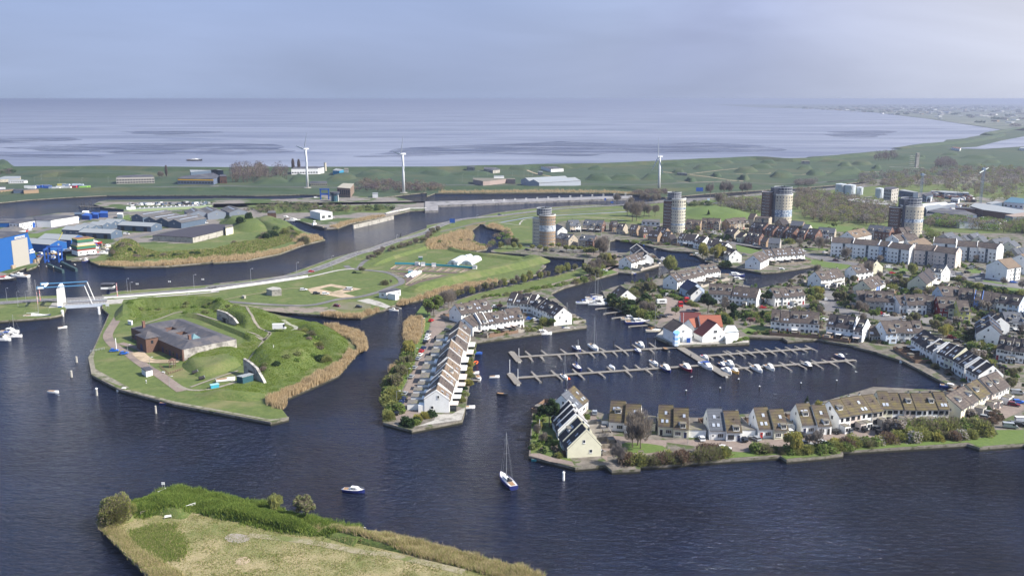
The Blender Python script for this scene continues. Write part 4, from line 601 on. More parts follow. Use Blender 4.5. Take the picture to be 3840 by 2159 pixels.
def shipyard_hall():
 a=P('A',-150,1455);b=P('A',455,1290);d=(b-a);L_=d.length;c=(a+b)/2
 r=thing('shipyard_hall','tall blue shipyard hall with huge beige roller door at the left edge','shed',(c.x,c.y,GZ),math.atan2(d.y,d.x));x0,x1=-L_/2,L_/2
 H_=23.0;prof=[(x0,0),(x1,0),(x1-7.5,H_-1),(x1-7.5,H_),(x0,H_)];mb=MB()
 mb.sweep([[(x,0,z)for x,z in prof],[(x,34,z)for x,z in prof]]);mb.build('wall',blue_clad,r)
 mb=MB();mb.box((x0+x1-7.5)/2,17,H_+.01,L_-7.2,34.6,.4);mb.build('roof',dark_roof,r)
 mb=MB();mb.box(x1-18,-.12,0,17.5,.3,19.6);mb.build('roller_door',wave_mat('roller_door',(.42,.40,.36),(.38,.36,.32),.6,axis='Z',width=.25),r)
 mb=MB();mb.box(x1-17.5,-.4,20.2,11,.2,1.5);mb.build('sign',white_paint,r)
 mb=MB()
 for q in range(13):mb.box(x1-22.3+q*.8,-.55,20.5,.5,.06,.9-.2*(q%3==1))
 mb.build('sign_lettering',blue_dk,r)
 for zz,ww in((9.2,4),(7.4,6)):mb=MB();mb.box(x1-5.5+(ww-6)*.3,-.3,zz,ww,.2,1.1);mb.build('sign',white_paint,r)
 mb=MB();mb.box(x1-2.8,-.9,-1,5.6,1.4,3.5);mb.box(x1-28.5,-.9,-1,3.4,1.4,3.5);mb.build('plinth',sand,r)
shipyard_hall()
gable('workshop','blue workshop with grey roof beside the travel lift','shed','A',350,1008,700,1034,9,6.5,8,6.5,8,blue_clad,pale_roof)
gable('workshop','blue workshop with long grey roof behind the travel lift','shed','A',545,952,940,972,9.5,6.5,8,6.5,9,blue_clad,pale_roof)
G_='grey roofed harbour sheds'
for x1,y1,x2,y2,df,ds,dn in((1478,806,1884,826,7.5,'long slate shed with three dark bays left of the dark gables',3),(1015,890,1402,906,7.5,'long slate shed nearest the grass mound',3),(800,862,1012,872,6,'small slate shed with ribbon windows at the lawn',0)):
 gable('harbour_shed',ds,'shed','A',x1,y1,x2,y2,7.2,4.8,df,4.8,df,steelblue,pale_roof,wins=3 if not dn else 0,doors=dn,dm=black_paint,group=G_)
for i,(x1,y1,x2,y2)in enumerate(((925,846,1062,853),(1018,826,1162,850),(1118,808,1292,818),(1212,790,1392,798),(1290,774,1482,781))):
 gable('harbour_shed','slate shed, %s of the staggered five'%ORD[i].replace('from the left','from left'),'shed','A',x1,y1,x2,y2,7,4.8,6,4.8,5,steelblue,pale_roof,wins=3,group=G_)
for i,(x1,y1,x2,y2)in enumerate(((1645,718,2012,665),(1800,755,2130,705),(1945,765,2280,715),(2095,785,2405,728))):
 gable('warehouse','dark roofed warehouse with white roof strip, %s of four'%ORD[i].replace('from the left','from left'),'warehouse','A',x1,y1,x2,y2,8,5.2,8,5.2,7,steelblue,grey_roof,strips=1,group='dark roofed warehouses')
gable('warehouse','pale blue gabled warehouse with green door by the mound','warehouse','B',-70,882,38,928,9,6,9,6,9,grey_clad,grey_roof,strips=1,group='pale warehouses');gable('warehouse','pale blue gabled warehouse with cream door','warehouse','B',190,872,300,917,9,6,9,6,9,grey_clad,grey_roof,strips=1,group='pale warehouses')
gable('warehouse','far grey warehouse gable behind the four dark roofs','warehouse','A',2330,640,2390,678,9,6,9,6,9,grey_clad,grey_roof,strips=1,group='pale warehouses')
block('white_hall','long white flat roofed hall with black roof on the harbour','hall','A 435,792 612,795 945,742 620,722 400,752',6.5,white_clad,dark_roof,wins=((0,3,3,1.4,1.6,True),))
block('white_office','white office with small windows left of the white hall','office','A 110,822 232,832 433,796 395,755 200,775',6,white_clad,dark_roof,wins=((0,3,4,1.2,1.2,True),(1,5,2,1.6,1.4,False),(1,3,4.4,1,1.2,True)),doors=((1,.85,3.5,4.5,blue_paint),))
block('blue_shed','low blue shed at the left edge of the harbour','shed','A -60,825 108,824 195,780 -40,770',4,blue_clad,dark_roof)
gable('boat_house','white gabled boat shed with brown roof at left edge','shed','A',-90,915,200,862,7,4,9,4,8,white_clad,grey_roof)
def concrete_fort():
 r=block('walled_depot','walled concrete depot with dark striped roof behind the lawn','depot','A 1840,975 2325,1002 B 0,1200 240,1136 238,1105 0,1095 A 2270,882',4.5,concrete,wave_mat('striped_roof',(.045,.042,.055),(.07,.065,.08),2.2,axis='X',width=.35))
 return r
concrete_fort();block('stair_block','cream stair block on the end of the walled depot','shed','B 148,1148 238,1128 225,1105 140,1118',6.2,cream_render,flat_roof)
def houseboat():
 a=P('A',862,1262,0);b=P('A',1090,1235,0);d=b-a;c=(a+b)/2;r=thing('accommodation_vessel','red and green tiered accommodation vessel with yellow rails in the dock','ship',(c.x,c.y+6,0),math.atan2(d.y,d.x));L_=d.length
 mb=MB();mb.box(0,0,-1,L_,13,3.4);mb.build('hull',black_paint,r);mb=MB();mb.box(0,0,2.4,L_*.98,12.6,3.4);w_=mb.build('lower_cabin',white_render,r)
 for q in range(3):put('window',window_mesh(1.1,1.1,True,1),w_,(-L_/3+q*L_/3,-6.3,4.3))
 for zz,m,sc_ in((5.8,mat('dull_red',(.22,.05,.04),(.18,.04,.03)),.98),(7.2,mat('green_paint',(.05,.17,.11),(.04,.14,.09)),1.0),(9.6,grey_render,.9),(12.2,bpy.data.materials['green_paint'],.86)):
  mb=MB();mb.box(0,.3,zz,L_*sc_,12.8*sc_,1.38 if zz<7 else 2.2);mb.build('deck_house',m,r)
 for zz,sc_ in((9.4,1.03),(14.4,.9)):
  mb=MB();mb.box(0,.3,zz,L_*sc_,13.2*sc_,.35);mb.build('deck_edge',mat('yellow_paint',(.50,.46,.12),(.44,.40,.10)),r)
 mb=MB();mb.box(0,.3,14.76,L_*.84,11.4,.12);mb.build('roof',mat('rust_deck',(.24,.13,.07),(.18,.10,.06)),r)
houseboat()
def travel_lift():
 c=P('A',650,1290);r=thing('travel_lift','blue four legged boat lift straddling the dock mouth','boat lift',c,R(12));w_,l_=9.5,9;h=9
 for sx in(-1,1):
  for sy in(-1,1):mb=MB();mb.box(sx*w_/2,sy*l_/2,0,.9,.9,h);mb.build('leg',blue_paint,r)
  mb=MB();mb.box(sx*w_/2,0,h,1.1,l_+2,1.1);mb.box(sx*w_/2,0,.8,.8,l_,.8);mb.build('side_beam',blue_paint,r)
 mb=MB();mb.box(0,l_/2,h+1.1,w_+1,1,1);mb.build('cross_beam',blue_paint,r)
 for sy in(-1,1):mb=MB();mb.tube((-w_/2,sy*2,h),(0,sy*2,3),.12);mb.tube((w_/2,sy*2,h),(0,sy*2,3),.12);mb.build('sling',black_paint,r)
travel_lift()
def mobile_crane():
 c=P('A',690,1150);r=thing('mobile_crane','yellow mobile crane with raised boom behind the boat lift','crane',c,0);mb=MB();mb.box(0,0,.8,8,2.8,1.6);mb.box(-2,0,2.4,3,2.6,1.6);mb.build('body',bpy.data.materials['yellow_paint'],r)
 mb=MB();e=P('A',785,985,12)-c;mb.tube((-1,0,3),(e.x*.9,2,14),.45,.3,6);mb.build('boom',bpy.data.materials['yellow_paint'],r)
 for x in(-3,-1,1,3):mb=MB();mb.tube((x,-1.5,.6),(x,1.5,.6),.6,.6,12);mb.build('wheel',tyre,r)
mobile_crane()
for i,(a,b)in enumerate((((582,1325),(762,1402)),((742,1300),(922,1385)))):
 p,q=P('A',*a,1.6),P('A',*b,1.6);d=q-p;mb=MB();c=(p+q)/2;mb.box(0,0,-1,d.length,1.6,3.2);mb.box(0,.1,2.2,d.length,1.2,.15);o=mb.build('dock_wall',mat('green_steel',(.035,.07,.075),(.05,.085,.09),scale=.4),None);o.location=(c.x,c.y,0);o.rotation_euler=(0,0,math.atan2(d.y,d.x));tag(o,'dark green steel dock arm, %s of the two at the boat lift'%('left' if i==0 else 'right'),'dock')
for sp,h,wl,rf,wn,nm,lb,ct in(('A 0,300 240,290 250,262 60,262 0,280',4,brick_pale,pale_roof,((0,6,2,1.5,1,False),),'low_building','long low pale building at far left below the dark hill','building'),('A 100,315 285,312 285,303 110,303',4,white_clad,pale_roof,((0,7,2,2,1.6,False),),'site_cabin','white cabin row with dark windows at far left','cabin'),('A 290,318 332,315 332,308 292,308',3,white_clad,pale_roof,(),'site_cabin','small white cabin right of the cabin row','cabin'),('A -60,395 65,392 65,385 -60,388',6,white_clad,grey_roof,(),'white_shed','white shed end at the left edge of the far quay','shed'),('A -60,435 178,420 170,412 -60,425',4,brick_tan,grey_roof,((0,6,2,1.2,1,True),),'brick_shed','tan brick shed wall at the left of the far quay','shed'),('A 285,430 465,420 460,412 285,420',4.5,brick_tan,grey_roof,(),'brick_shed','second tan brick shed beside the container yard','shed'),('A 160,430 282,428 280,415 170,418',4,steelblue,dark_roof,(),'dark_shed','dark shed between the two tan brick sheds','shed'),('A 1400,278 1860,268 1830,245 1620,245 1440,258',9,grey_render,dark_roof,((0,14,2,2.6,1.8,True),(0,14,5.5,2.6,1.8,True)),'office_building','grey two storey office with gridded dark windows on the far shore','office'),('A 2140,290 2574,295 B 90,520 0,480 A 2200,262',8,mat('blue_grey_panels',(.12,.15,.22),(.10,.13,.19)),dark_roof,((0,12,3,2.4,1.4,True),),'depot_building','dark depot with yellow stripe left of the far wood','depot'),('A 2290,185 2574,182 B 120,450 60,440 A 2300,210',9,steelblue,pale_roof,(),'depot_building','pale roofed hall behind the yellow striped depot','hall'),('B 75,520 160,520 150,500 80,500',10,brick_brown,dark_roof,((0,2,3,1.2,2,True),),'depot_building','brick end block left of the far wood','building'),('B 940,430 1262,425 1335,412 1240,400 985,405',9,white_clad,dark_roof,((0,10,3,2.8,1.6,True),),'factory','white and dark factory beside the round chimney','factory'),('B 1440,450 1520,455 1572,440 1480,425',7,mat('teal_cladding',(.03,.22,.38),(.03,.2,.34)),pale_roof,(),'teal_hall','small teal hall right of the round chimney','hall'),('B 1575,440 1630,440 1630,422 1578,422',6,concrete,flat_roof,(),'bunker','square concrete bunker on the dike crest','bunker'),('B 1165,600 1372,602 1370,580 1165,582',4,brick_pale,dark_roof,((0,9,2,1.4,1.4,True),),'low_office','low grey office right of the left turbine base','office'),('B 1492,655 1652,668 1697,608 1565,604',11,brick_brown if False else mat('old_brick',(.23,.17,.13),(.19,.14,.11),scale=2),mat('beige_flat_roof',(.36,.33,.27),(.3,.28,.23),scale=.2),(),'pumping_station','tall brick pumping station with high windows at the lock','building'),('B 1166,935 1290,965 1435,950 1262,922',7,white_clad,mat('pale_flat_roof',(.5,.5,.5),(.44,.44,.44)),((1,2,3,3.4,3,False),(0,0,0,1,1,False)),'harbour_office','white cube office with big windows on the harbour quay','office'),('B 652,962 755,962 745,935 668,937',5,brick_brown,grey_roof,(),'brick_hut','small brown brick hut behind the moored yachts','hut'),('B 1920,728 1985,728 1985,718 1920,718',5,white_clad,pale_roof,(),'white_shed','small white shed behind the lock','shed'),('C 565,560 680,580 760,575 960,552 1070,560 1060,545 560,540',6,mat('pinkish_brick',(.32,.26,.24),(.28,.22,.2)),flat_roof,(),'compound','low brick compound in front of the dike','building'),('C 812,525 935,522 930,512 812,515',5,white_clad,pale_roof,(),'white_hall','white flat building above the brick compound','building'),('C 485,405 580,410 570,398 490,398',6,concrete,dark_roof,((0,5,3,1.5,1.5,True),),'battery_ruin','grey battery block on the dike crest, left','bunker'),('C 690,410 820,412 885,430 880,440 800,448 690,432',5,concrete,dark_roof,((0,6,3,1.5,1.5,True),),'battery_ruin','grey battery block on the dike crest, right','bunker'),('C 1380,400 1500,432 1652,425 1560,402',5,white_clad,dark_roof,(),'dark_roof_barn','dark roofed white barn on the green dike','barn'),('C 1342,465 1400,468 1398,460 1342,460',5,concrete,pale_roof,(),'guard_hut','small guard hut by the dike track','hut'),('D 1948,338 2048,340 2042,332 1950,332',5,concrete,flat_roof,(),'bunker','flat square bunker among the green mounds','bunker'),('D 445,478 570,490 560,480 450,472',3,concrete,dark_roof,((0,4,1.6,1.4,1.2,True),),'bunker','long low bunker beside the forked track','bunker'),('E 885,668 978,680 1062,662 1000,645 900,650',17,grey_render,dark_roof,((0,5,3,1.4,1.6,True),(0,5,7,1.4,1.6,True),(0,5,11,1.4,1.6,True),(0,5,15,1.4,1.6,True),(1,3,3,1.6,1.6,True),(1,3,7,1.6,1.6,True),(1,3,11,1.6,1.6,True),(1,3,15,1.6,1.6,True)),'silo_building','four storey beige block beside the silver tanks','building')):
 block(nm,lb,ct,sp,h,wl,rf,wins=wn)
def pump_windows():
 r=[o for o in COL.objects if o.name.startswith('pumping_station')][0];a=P('B',1492,655,GZ+11)-r.location;b=P('B',1652,668,GZ+11)-r.location
 for q in range(6):p=a.lerp(b,(q+.7)/6.4);put('window',window_mesh(1.9,5.5,True,2),r,(p.x,p.y,6),(0,0,math.atan2((b-a).y,(b-a).x)))
pump_windows()
def yellow_band():
 r=[o for o in COL.objects if o.name.startswith('depot_building')][0];a=P('A',2145,292,GZ+8)-r.location;b=P('A',2574,297,GZ+8)-r.location;a.z=b.z=6;d=b-a;mb=MB();c=(a+b)/2;mb.box(0,-.15,0,d.length,.3,1.6);o=mb.build('stripe',mat('amber_paint',(.72,.42,.02),(.65,.38,.02)),r);o.location=c;o.rotation_euler=(0,0,math.atan2(d.y,d.x))
yellow_band()
ch=thing('chimney_stack','tall round pale chimney beside the white factory','chimney',P('B',1352,455));mb=MB();mb.lathe([(2.2,0),(2.0,13),(2.0,13.2)],16);mb.build('shaft',brick_pale,ch);mb=MB();mb.lathe([(2.15,13.2),(2.15,14)],16);mb.build('rim',concrete,ch)
for q,(x1,y1,x2,y2,lb)in enumerate(((1190,540,1672,516,'long pale metal hall, rear of the twin halls'),(1290,560,1790,533,'long pale metal hall with roof lights, front of the twin halls'))):
 gable('metal_hall',lb,'hall','C',x1,y1,x2,y2,10,6.5,14 if q else 10,6.5,12,mat('galvanised_wall',(.32,.35,.40),(.28,.31,.36)),pale_roof,strips=2,group='twin metal halls')
def rec(t,x0,y0,x1,y1,skew=0):return '%s %g,%g %g,%g %g,%g %g,%g'%(t,x0,y1,x1,y1+skew,x1,y0+skew,x0,y0)
cols=[('white',white_paint),('blue',blue_paint),('red',red_paint),('green',mat('lime_paint',(.25,.5,.08),(.22,.45,.07))),('pale blue',WALLS['l']),('yellow',bpy.data.materials['yellow_paint'])]
for i,(x,y,c_)in enumerate(((345,400,0),(385,405,0),(430,400,1),(470,395,1),(550,390,1),(575,400,1),(640,415,4),(680,420,0),(730,405,0),(745,375,5),(800,380,4),(815,410,0),(885,400,2),(920,375,4),(960,380,4),(985,395,1),(1005,405,3),(1040,400,3))):
 n_,m_=cols[c_];p=P('A',x,y+5);o=thing('shipping_container','%s container in the far quay yard, %s'%(n_,'number %d counting rightwards'%(i+1)if False else(ORD[i].replace('from the left','from left')+' of the stored boxes')),'container',p,R(rnd.uniform(-12,12)),'containers on the far quay')
 mb=MB();mb.box(0,0,.1,10.5,3.2,3.4);mb.build('box',m_,o);mb=MB();mb.box(0,0,3.5,10.2,3.0,.12);mb.build('lid',metal,o)
ringm=mat('pale_steel_ring',(.52,.54,.56),(.46,.48,.5),rough=.5);dark_core=mat('dark_core_cladding',(.05,.06,.085),(.065,.075,.1),rough=.6)
def twin_tower(t,x,y,r,h,main,off,r2,h2,second,label,core=True,band=(),toph=5.5,topoff=(0,0)):
 c=P(t,x,y);c.y+=r;o=thing('round_tower',label,'tower block',c);Z=0
 mb=MB();mb.lathe([(r,-.5),(r,h),(r-.35,h),(r-.35,h-.8),(.1,h-.8)],40,cap=False);mb.build('main_drum',main,o,smooth=False)
 mb=MB();mb.lathe([(r+.18,h-.1),(r+.18,h+.45),(r-.3,h+.45)],40,cap=False);mb.build('cornice',white_render,o)
 for b0,b1,bm in band:
  mb=MB();mb.lathe([(r+.08,b0),(r+.08,b1)],40,cap=False);mb.build('window_band',bm,o)
 mb=MB();mb.lathe([(r2,-.5),(r2,h2),(.1,h2)],32,cx=off[0],cy=off[1],cap=False);mb.build('rear_drum',second,o)
 mb=MB();mb.lathe([(r2+.15,h2),(r2+.15,h2+.4),(r2-.2,h2+.4)],32,cx=off[0],cy=off[1],cap=False);mb.build('rear_cornice',white_render,o)
 if core:mb=MB();mb.box(off[0]*.52,off[1]*.3,0,r*.55,r*1.3,h+toph-1);mb.build('lift_core',dark_core,o)
 tx,ty=topoff;rt=r*.86
 mb=MB();mb.lathe([(rt,h-.5),(rt,h+toph-.6),(rt-.3,h+toph-.6),(rt-.4,h+toph-1.2),(.1,h+toph-1.2)],36,cx=tx,cy=ty,cap=False);mb.build('penthouse',dark_core,o)
 for zz in(h+1.2,h+toph*.5+.2,h+toph-.3):
  mb=MB();mb.lathe([(rt+.25,zz),(rt+.25,zz+.35),(rt+.02,zz+.35),(rt+.02,zz)],36,cx=tx,cy=ty,cap=False);mb.build('ring_rail',ringm,o)
 for q in range(18):
  a=2*math.pi*q/18;mb=MB();mb.tube((tx+(rt+.15)*math.cos(a),ty+(rt+.15)*math.sin(a),h),(tx+(rt+.15)*math.cos(a),ty+(rt+.15)*math.sin(a),h+toph),.1,n=5);mb.build('ring_post',ringm,o)
 mb=MB();mb.tube((tx-2,ty,h+toph-1),(tx-2,ty,h+toph+1.8),.12);mb.box(tx-1,ty,h+toph-1.1,2,1.6,1.4);mb.tube((tx+1.2,ty,h+toph-1),(tx+1.2,ty,h+toph+1.2),.25);mb.build('antenna',black_paint,o)
 wins=[]
 nf=int(h/2.95)
 for f_ in range(nf):
  for q in range(20):
   a=-math.pi/2+2*math.pi*(q-9.5)/20;tall=f_ in(nf-1,);wins.append((abs(q-9.5),r*math.cos(a),r*math.sin(a),1.5+f_*2.95,a+math.pi/2,1.05,1.9 if tall else 1.3))
 for f_ in range(int(h2/2.95)):
  for q in range(5):
   a=-math.pi*.86+q*.27;wins.append((1,off[0]+r2*math.cos(a),off[1]+r2*math.sin(a),1.5+f_*2.95,a+math.pi/2,1.05,1.35))
 wins.sort(key=lambda w_:w_[0])
 for w_ in wins[:100]:put('window',window_mesh(w_[5],w_[6],False,1),o,(w_[1],w_[2],w_[3]),(0,0,w_[4]))
 rest=MB()
 for w_ in wins[100:]:rest.box(w_[1],w_[2],w_[3]-w_[6]/2,w_[5],.12,w_[6],w_[4])
 x_=rest.build('windows',glass,o);x_['kind']='stuff'
 return o
bandw=mat('white_band',(.55,.58,.60),(.20,.25,.32),scale=.7,lo=.5,hi=.54);bandb=mat('blue_glass_band',(.14,.20,.30),(.5,.55,.6),scale=.55,lo=.48,hi=.52)
twin_tower('C',1457,1372,6.8,25.5,brick_tan,(-5.6,4.2),6.4,22.5,brick_pale,'round apartment tower of tan brick with white panel band by the pond',band=((12.6,17.6,bandw),),topoff=(-2.6,2.5))
twin_tower('D',463,1205,6.9,30.5,mat('cream_brick',(.56,.53,.43),(.48,.45,.36),scale=2),(-6.5,3.2),6.0,28.5,brick_brown,'slim cream apartment tower with red brick drum behind',band=((21.2,22.9,bandb),(7.0,8.5,bandb)),topoff=(-3.2,2))
twin_tower('D',1735,1088,9.8,27.5,brick_pale,(-13.5,3),5.6,29.5,brick_brown,'widest pale apartment tower with brown slab beside the far wood',band=((6.2,13.0,bandb),),topoff=(.6,1),toph=7)
twin_tower('E',1252,1250,9.7,26.5,brick_pale,(-13,3),5.4,24.5,brick_brown,'rightmost pale apartment tower with brown drum near the flats',band=((12.4,15.4,bandb),),topoff=(-.8,1),toph=6.5)
def fort():
 z0=GZ;Hh=5.5;n_,l_,r_=P('R',1108,612,z0+Hh),P('R',553,374,z0+Hh),P('R',1715,502,z0+Hh)
 u=l_-n_;U=u.length;u.normalize();vv=r_-n_;V_=abs(vv.dot(Vector((u.y,-u.x,0))))+0;rz=math.atan2(u.y,u.x)
 r=thing('fort_building','large brick and concrete fort barracks with grey hipped roof and courtyards','fort',(n_.x,n_.y,z0),rz)
 sgn=-1;slate=mat('fort_slate',(.055,.055,.066),(.08,.08,.092),scale=.5,c3=(.11,.10,.10),scale3=.15)
 courts=[(U*f-3.2,U*f+3.2,V_*.5-2,V_*.5+2)for f in(.28,.5,.72)]
 nx,ny=int(U/.6),int(V_/.6);mb=MB();vs=[]
 def hh(x,y):
  d=min(x,U-x,y,V_-y)
  for a,b,c_,e in courts:
   dc=max(a-x,x-b,c_-y,y-e);d=min(d,max(dc,0))
  return Hh+.05+.34*d
 for j in range(ny+1):
  for i in range(nx+1):x,y=U*i/nx,V_*j/ny;vs.append((x,sgn*y,hh(x,y)))
 fs=[]
 for j in range(ny):
  for i in range(nx):
   x,y=U*(i+.5)/nx,V_*(j+.5)/ny
   if any(a<x<b and c_<y<e for a,b,c_,e in courts):continue
   k=j*(nx+1)+i;fs.append((k,k+nx+1,k+nx+2,k+1))
 mb.add(vs,fs);rf=mb.build('roof',slate,r)
 mb=MB();mb.box(U/2,sgn*.4,-1,U,.8,Hh+1);mb.build('front_wall',brick_brown,r)
 conc=mat('fort_concrete',(.34,.32,.29),(.42,.40,.37),scale=.5,c3=(.17,.16,.15),scale3=.35,lo3=.45,hi3=.6)
 mb=MB();mb.box(.4,sgn*(V_/2+.4),-1,.8,V_-.8,Hh+1);mb.build('side_wall',conc,r)
 mb=MB();mb.box(U/2,sgn*(V_-.4),-1,U-1.6,.8,Hh+1);mb.box(U-.4,sgn*(V_/2+.4),-1,.8,V_-.8,Hh+1);mb.build('back_wall',brick_brown,r)
 for a,b,c_,e in courts:
  mb=MB()
  for(cx,cy,sx,sy)in(((a+b)/2,c_-.2,b-a+.8,.4),((a+b)/2,e+.2,b-a+.8,.4),(a-.2,(c_+e)/2,.4,e-c_),(b+.2,(c_+e)/2,.4,e-c_)):mb.box(cx,sgn*cy,0,sx,sy,Hh-.05)
  mb.build('courtyard_wall',brick_brown,r)
 mb=MB();x,y=U*.28,V_*.5;mb.add([(x-3.4,sgn*(y-2.6),5.3),(x+3.4,sgn*(y-2.6),5.3),(x+3.4,sgn*(y+2.6),5.3),(x-3.4,sgn*(y+2.6),5.3),(x,sgn*y,7.8)],[(0,4,1),(1,4,2),(2,4,3),(3,4,0)]);mb.build('glass_pyramid',mat('teal_glass',(.10,.19,.21),(.16,.25,.27),rough=.2),r)
 px,pw,pd,ph=U*.54,11,6,7.0;mb=MB();mb.box(px,-sgn*(pd/2-.01),-1,pw,pd,ph+1);g=mb.build('gatehouse',brick_brown,r)
 mb=MB();e=.5;y0,y1=-sgn*(pd+e),sgn*1.5;mb.add([(px-pw/2-e,y1,ph),(px+pw/2+e,y1,ph),(px+pw/2+e,y0,ph),(px-pw/2-e,y0,ph),(px,(y0+y1)/2,ph+2.2)],[(0,1,4),(1,2,4),(2,3,4),(3,0,4),(3,2,1,0)]);mb.build('gatehouse_roof',slate,g)
 mb=MB();mb.tube((px,-sgn*(pd+.06),2.2),(px,-sgn*(pd+.0),2.2),1.3,n=20);mb.box(px,-sgn*(pd+.03),0,2.6,.07,2.2);mb.build('gate',blue_dk,g)
 mb=MB();mb.box(px-pw/2-.03,-sgn*pd/2,4.2,.07,1.1,1.5);mb.build('window',glass,g)
 for i in range(15):
  x=U*(i+.5)/15
  if abs(x-px)<pw/2+1:continue
  mb=MB();mb.box(0,0,.1 if i%2 else 1.2,1.5,.14,2.6 if i%2 else 1.5);o=mb.build('door' if i%2 else 'window',blue_dk if i%2 else glass,r);o.location=(x,-sgn*.03,0)
 for i in range(8):
  mb=MB();mb.box(0,0,0,.14,1.9,.75);o=mb.build('embrasure',black_paint,r);o.location=(-.03,sgn*V_*(.12+i*.105),.5+i*.18)
 for x,y,h in((U*.86,V_*.12,4.2),(U*.22,V_*.36,2.8),(U*.6,V_*.3,1.2)):
  mb=MB();mb.box(x,sgn*y,Hh,1.2,1.2,h);mb.box(x,sgn*y,Hh+h,1.4,1.4,.2);mb.build('chimney',brick_red,r)
fort()
def bunker_front(name,label,spec,thick,m,z=GZ,door=None):
 """upright concrete retaining face: outline seen in the photo on a vertical plane through its base line"""
 t,b0,b1,prof=spec;a,b=P(t,*b0,z),P(t,*b1,z);d=(b-a);n=Vector((-d.y,d.x,0)).normalized();L_=d.length
 o=thing(name,label,'bunker',(a.x,a.y,z),math.atan2(d.y,d.x));mb=MB();pr=[(L_*f,h)for f,h in prof];mb.sweep([[(x,0,zz)for x,zz in pr],[(x,thick,zz)for x,zz in pr]]);mb.build('wall',m,o)
 if door:mb=MB();mb.box(L_*door,-.04,0,2.0,.12,2.3);mb.box(L_*door,-.12,2.4,4.0,.3,.4);mb.build('door',black_paint,o)
bunker_front('bunker_entrance','rounded concrete bunker face in the grass mound behind the fort',('R',(1500,302),(1662,345),[(0,-1),(1,-1),(1.28,1.6),(1.05,4.0),(.55,6.0),(-.05,6.2),(-.08,.5)]),1.2,bpy.data.materials['fort_concrete'],door=.45)
bunker_front('bunker_entrance','angled concrete bunker face beside the green container',('R',(1780,870),(2003,978),[(0,-.5),(1,-.5),(.95,.8),(.62,5.2),(.32,6.4),(.0,6.9)]),1.2,bpy.data.materials['fort_concrete'],door=.35)
block('pillbox','square weathered concrete pillbox on the grass by the lane','bunker','G 640,752 705,768 822,762 800,738 722,728',3.6,concrete,concrete);block('pillbox','tiny concrete box beside the thin path','bunker','G 342,836 370,842 392,836 368,830',1.4,concrete,concrete)
block('clubhouse','white flat clubhouse with black roof beside the slipway','clubhouse','G 1998,788 2085,796 2260,760 2195,742',3.6,white_clad,dark_roof,wins=((0,1,2,1.6,1.4,False),(1,4,2,1.2,1.2,False)));block('white_annex','plain white box in front of the clubhouse','shed','G 2105,806 2195,822 2240,812 2150,796',3.4,white_clad,white_paint)
block('kiosk','small white kiosk with dark roof on the fort lawn','kiosk','F 1705,1222 1760,1262 1838,1240 1800,1210',2.6,white_clad,dark_roof);block('green_container','dark green container jutting out of the bunker face','container','R 1700,900 1765,912 1880,880 1840,868',2.8,mat('bottle_green',(.02,.07,.09),(.03,.09,.11)),pale_roof)
block('white_box','white crate on the grass at the fort corner','crate','F 1540,655 1585,668 1600,655 1558,650',1.8,white_clad,white_paint);block('turquoise_trailer','turquoise trailer beside the gravel path','trailer','V 282,1262 292,1272 390,1256 370,1245',1.5,mat('turquoise_paint',(.05,.35,.45),(.04,.3,.4)),mat('pale_turquoise',(.3,.5,.55),(.25,.45,.5)))
for i,(x,y,w_,h,lb)in enumerate(((378,742,118,128,'widest silver tank, left of the group'),(495,750,122,125,'second silver tank, in front of the widest'),(603,745,76,92,'slim silver tank right of the two wide ones'),(843,785,92,120,'silver tank standing against the beige block'))):
 p=P('E',x,y);k=p.y/FPX/math.cos(PITCH)/3.2175;rr_=w_/2*k;o=thing('storage_tank',lb,'tank',(p.x,p.y+rr_,GZ),0,'silver storage tanks');mb=MB();mb.lathe([(rr_,0),(rr_,h*k*.95),(.1,h*k*.95+1)],32,cap=False)
 mb.build('shell',mat('silver_tank',(.50,.54,.58),(.42,.46,.50),scale=.2,rough=.5),o);mb=MB();mb.lathe([(rr_+.2,h*k*.95-.2),(rr_+.2,h*k*.95)],32,cap=False);mb.build('rim',white_paint,o);mb=MB();mb.tube((rr_*.5,-rr_*.9,0),(-rr_*.3,-rr_*1.02,h*k*.95),.25);mb.build('stair',metal,o)
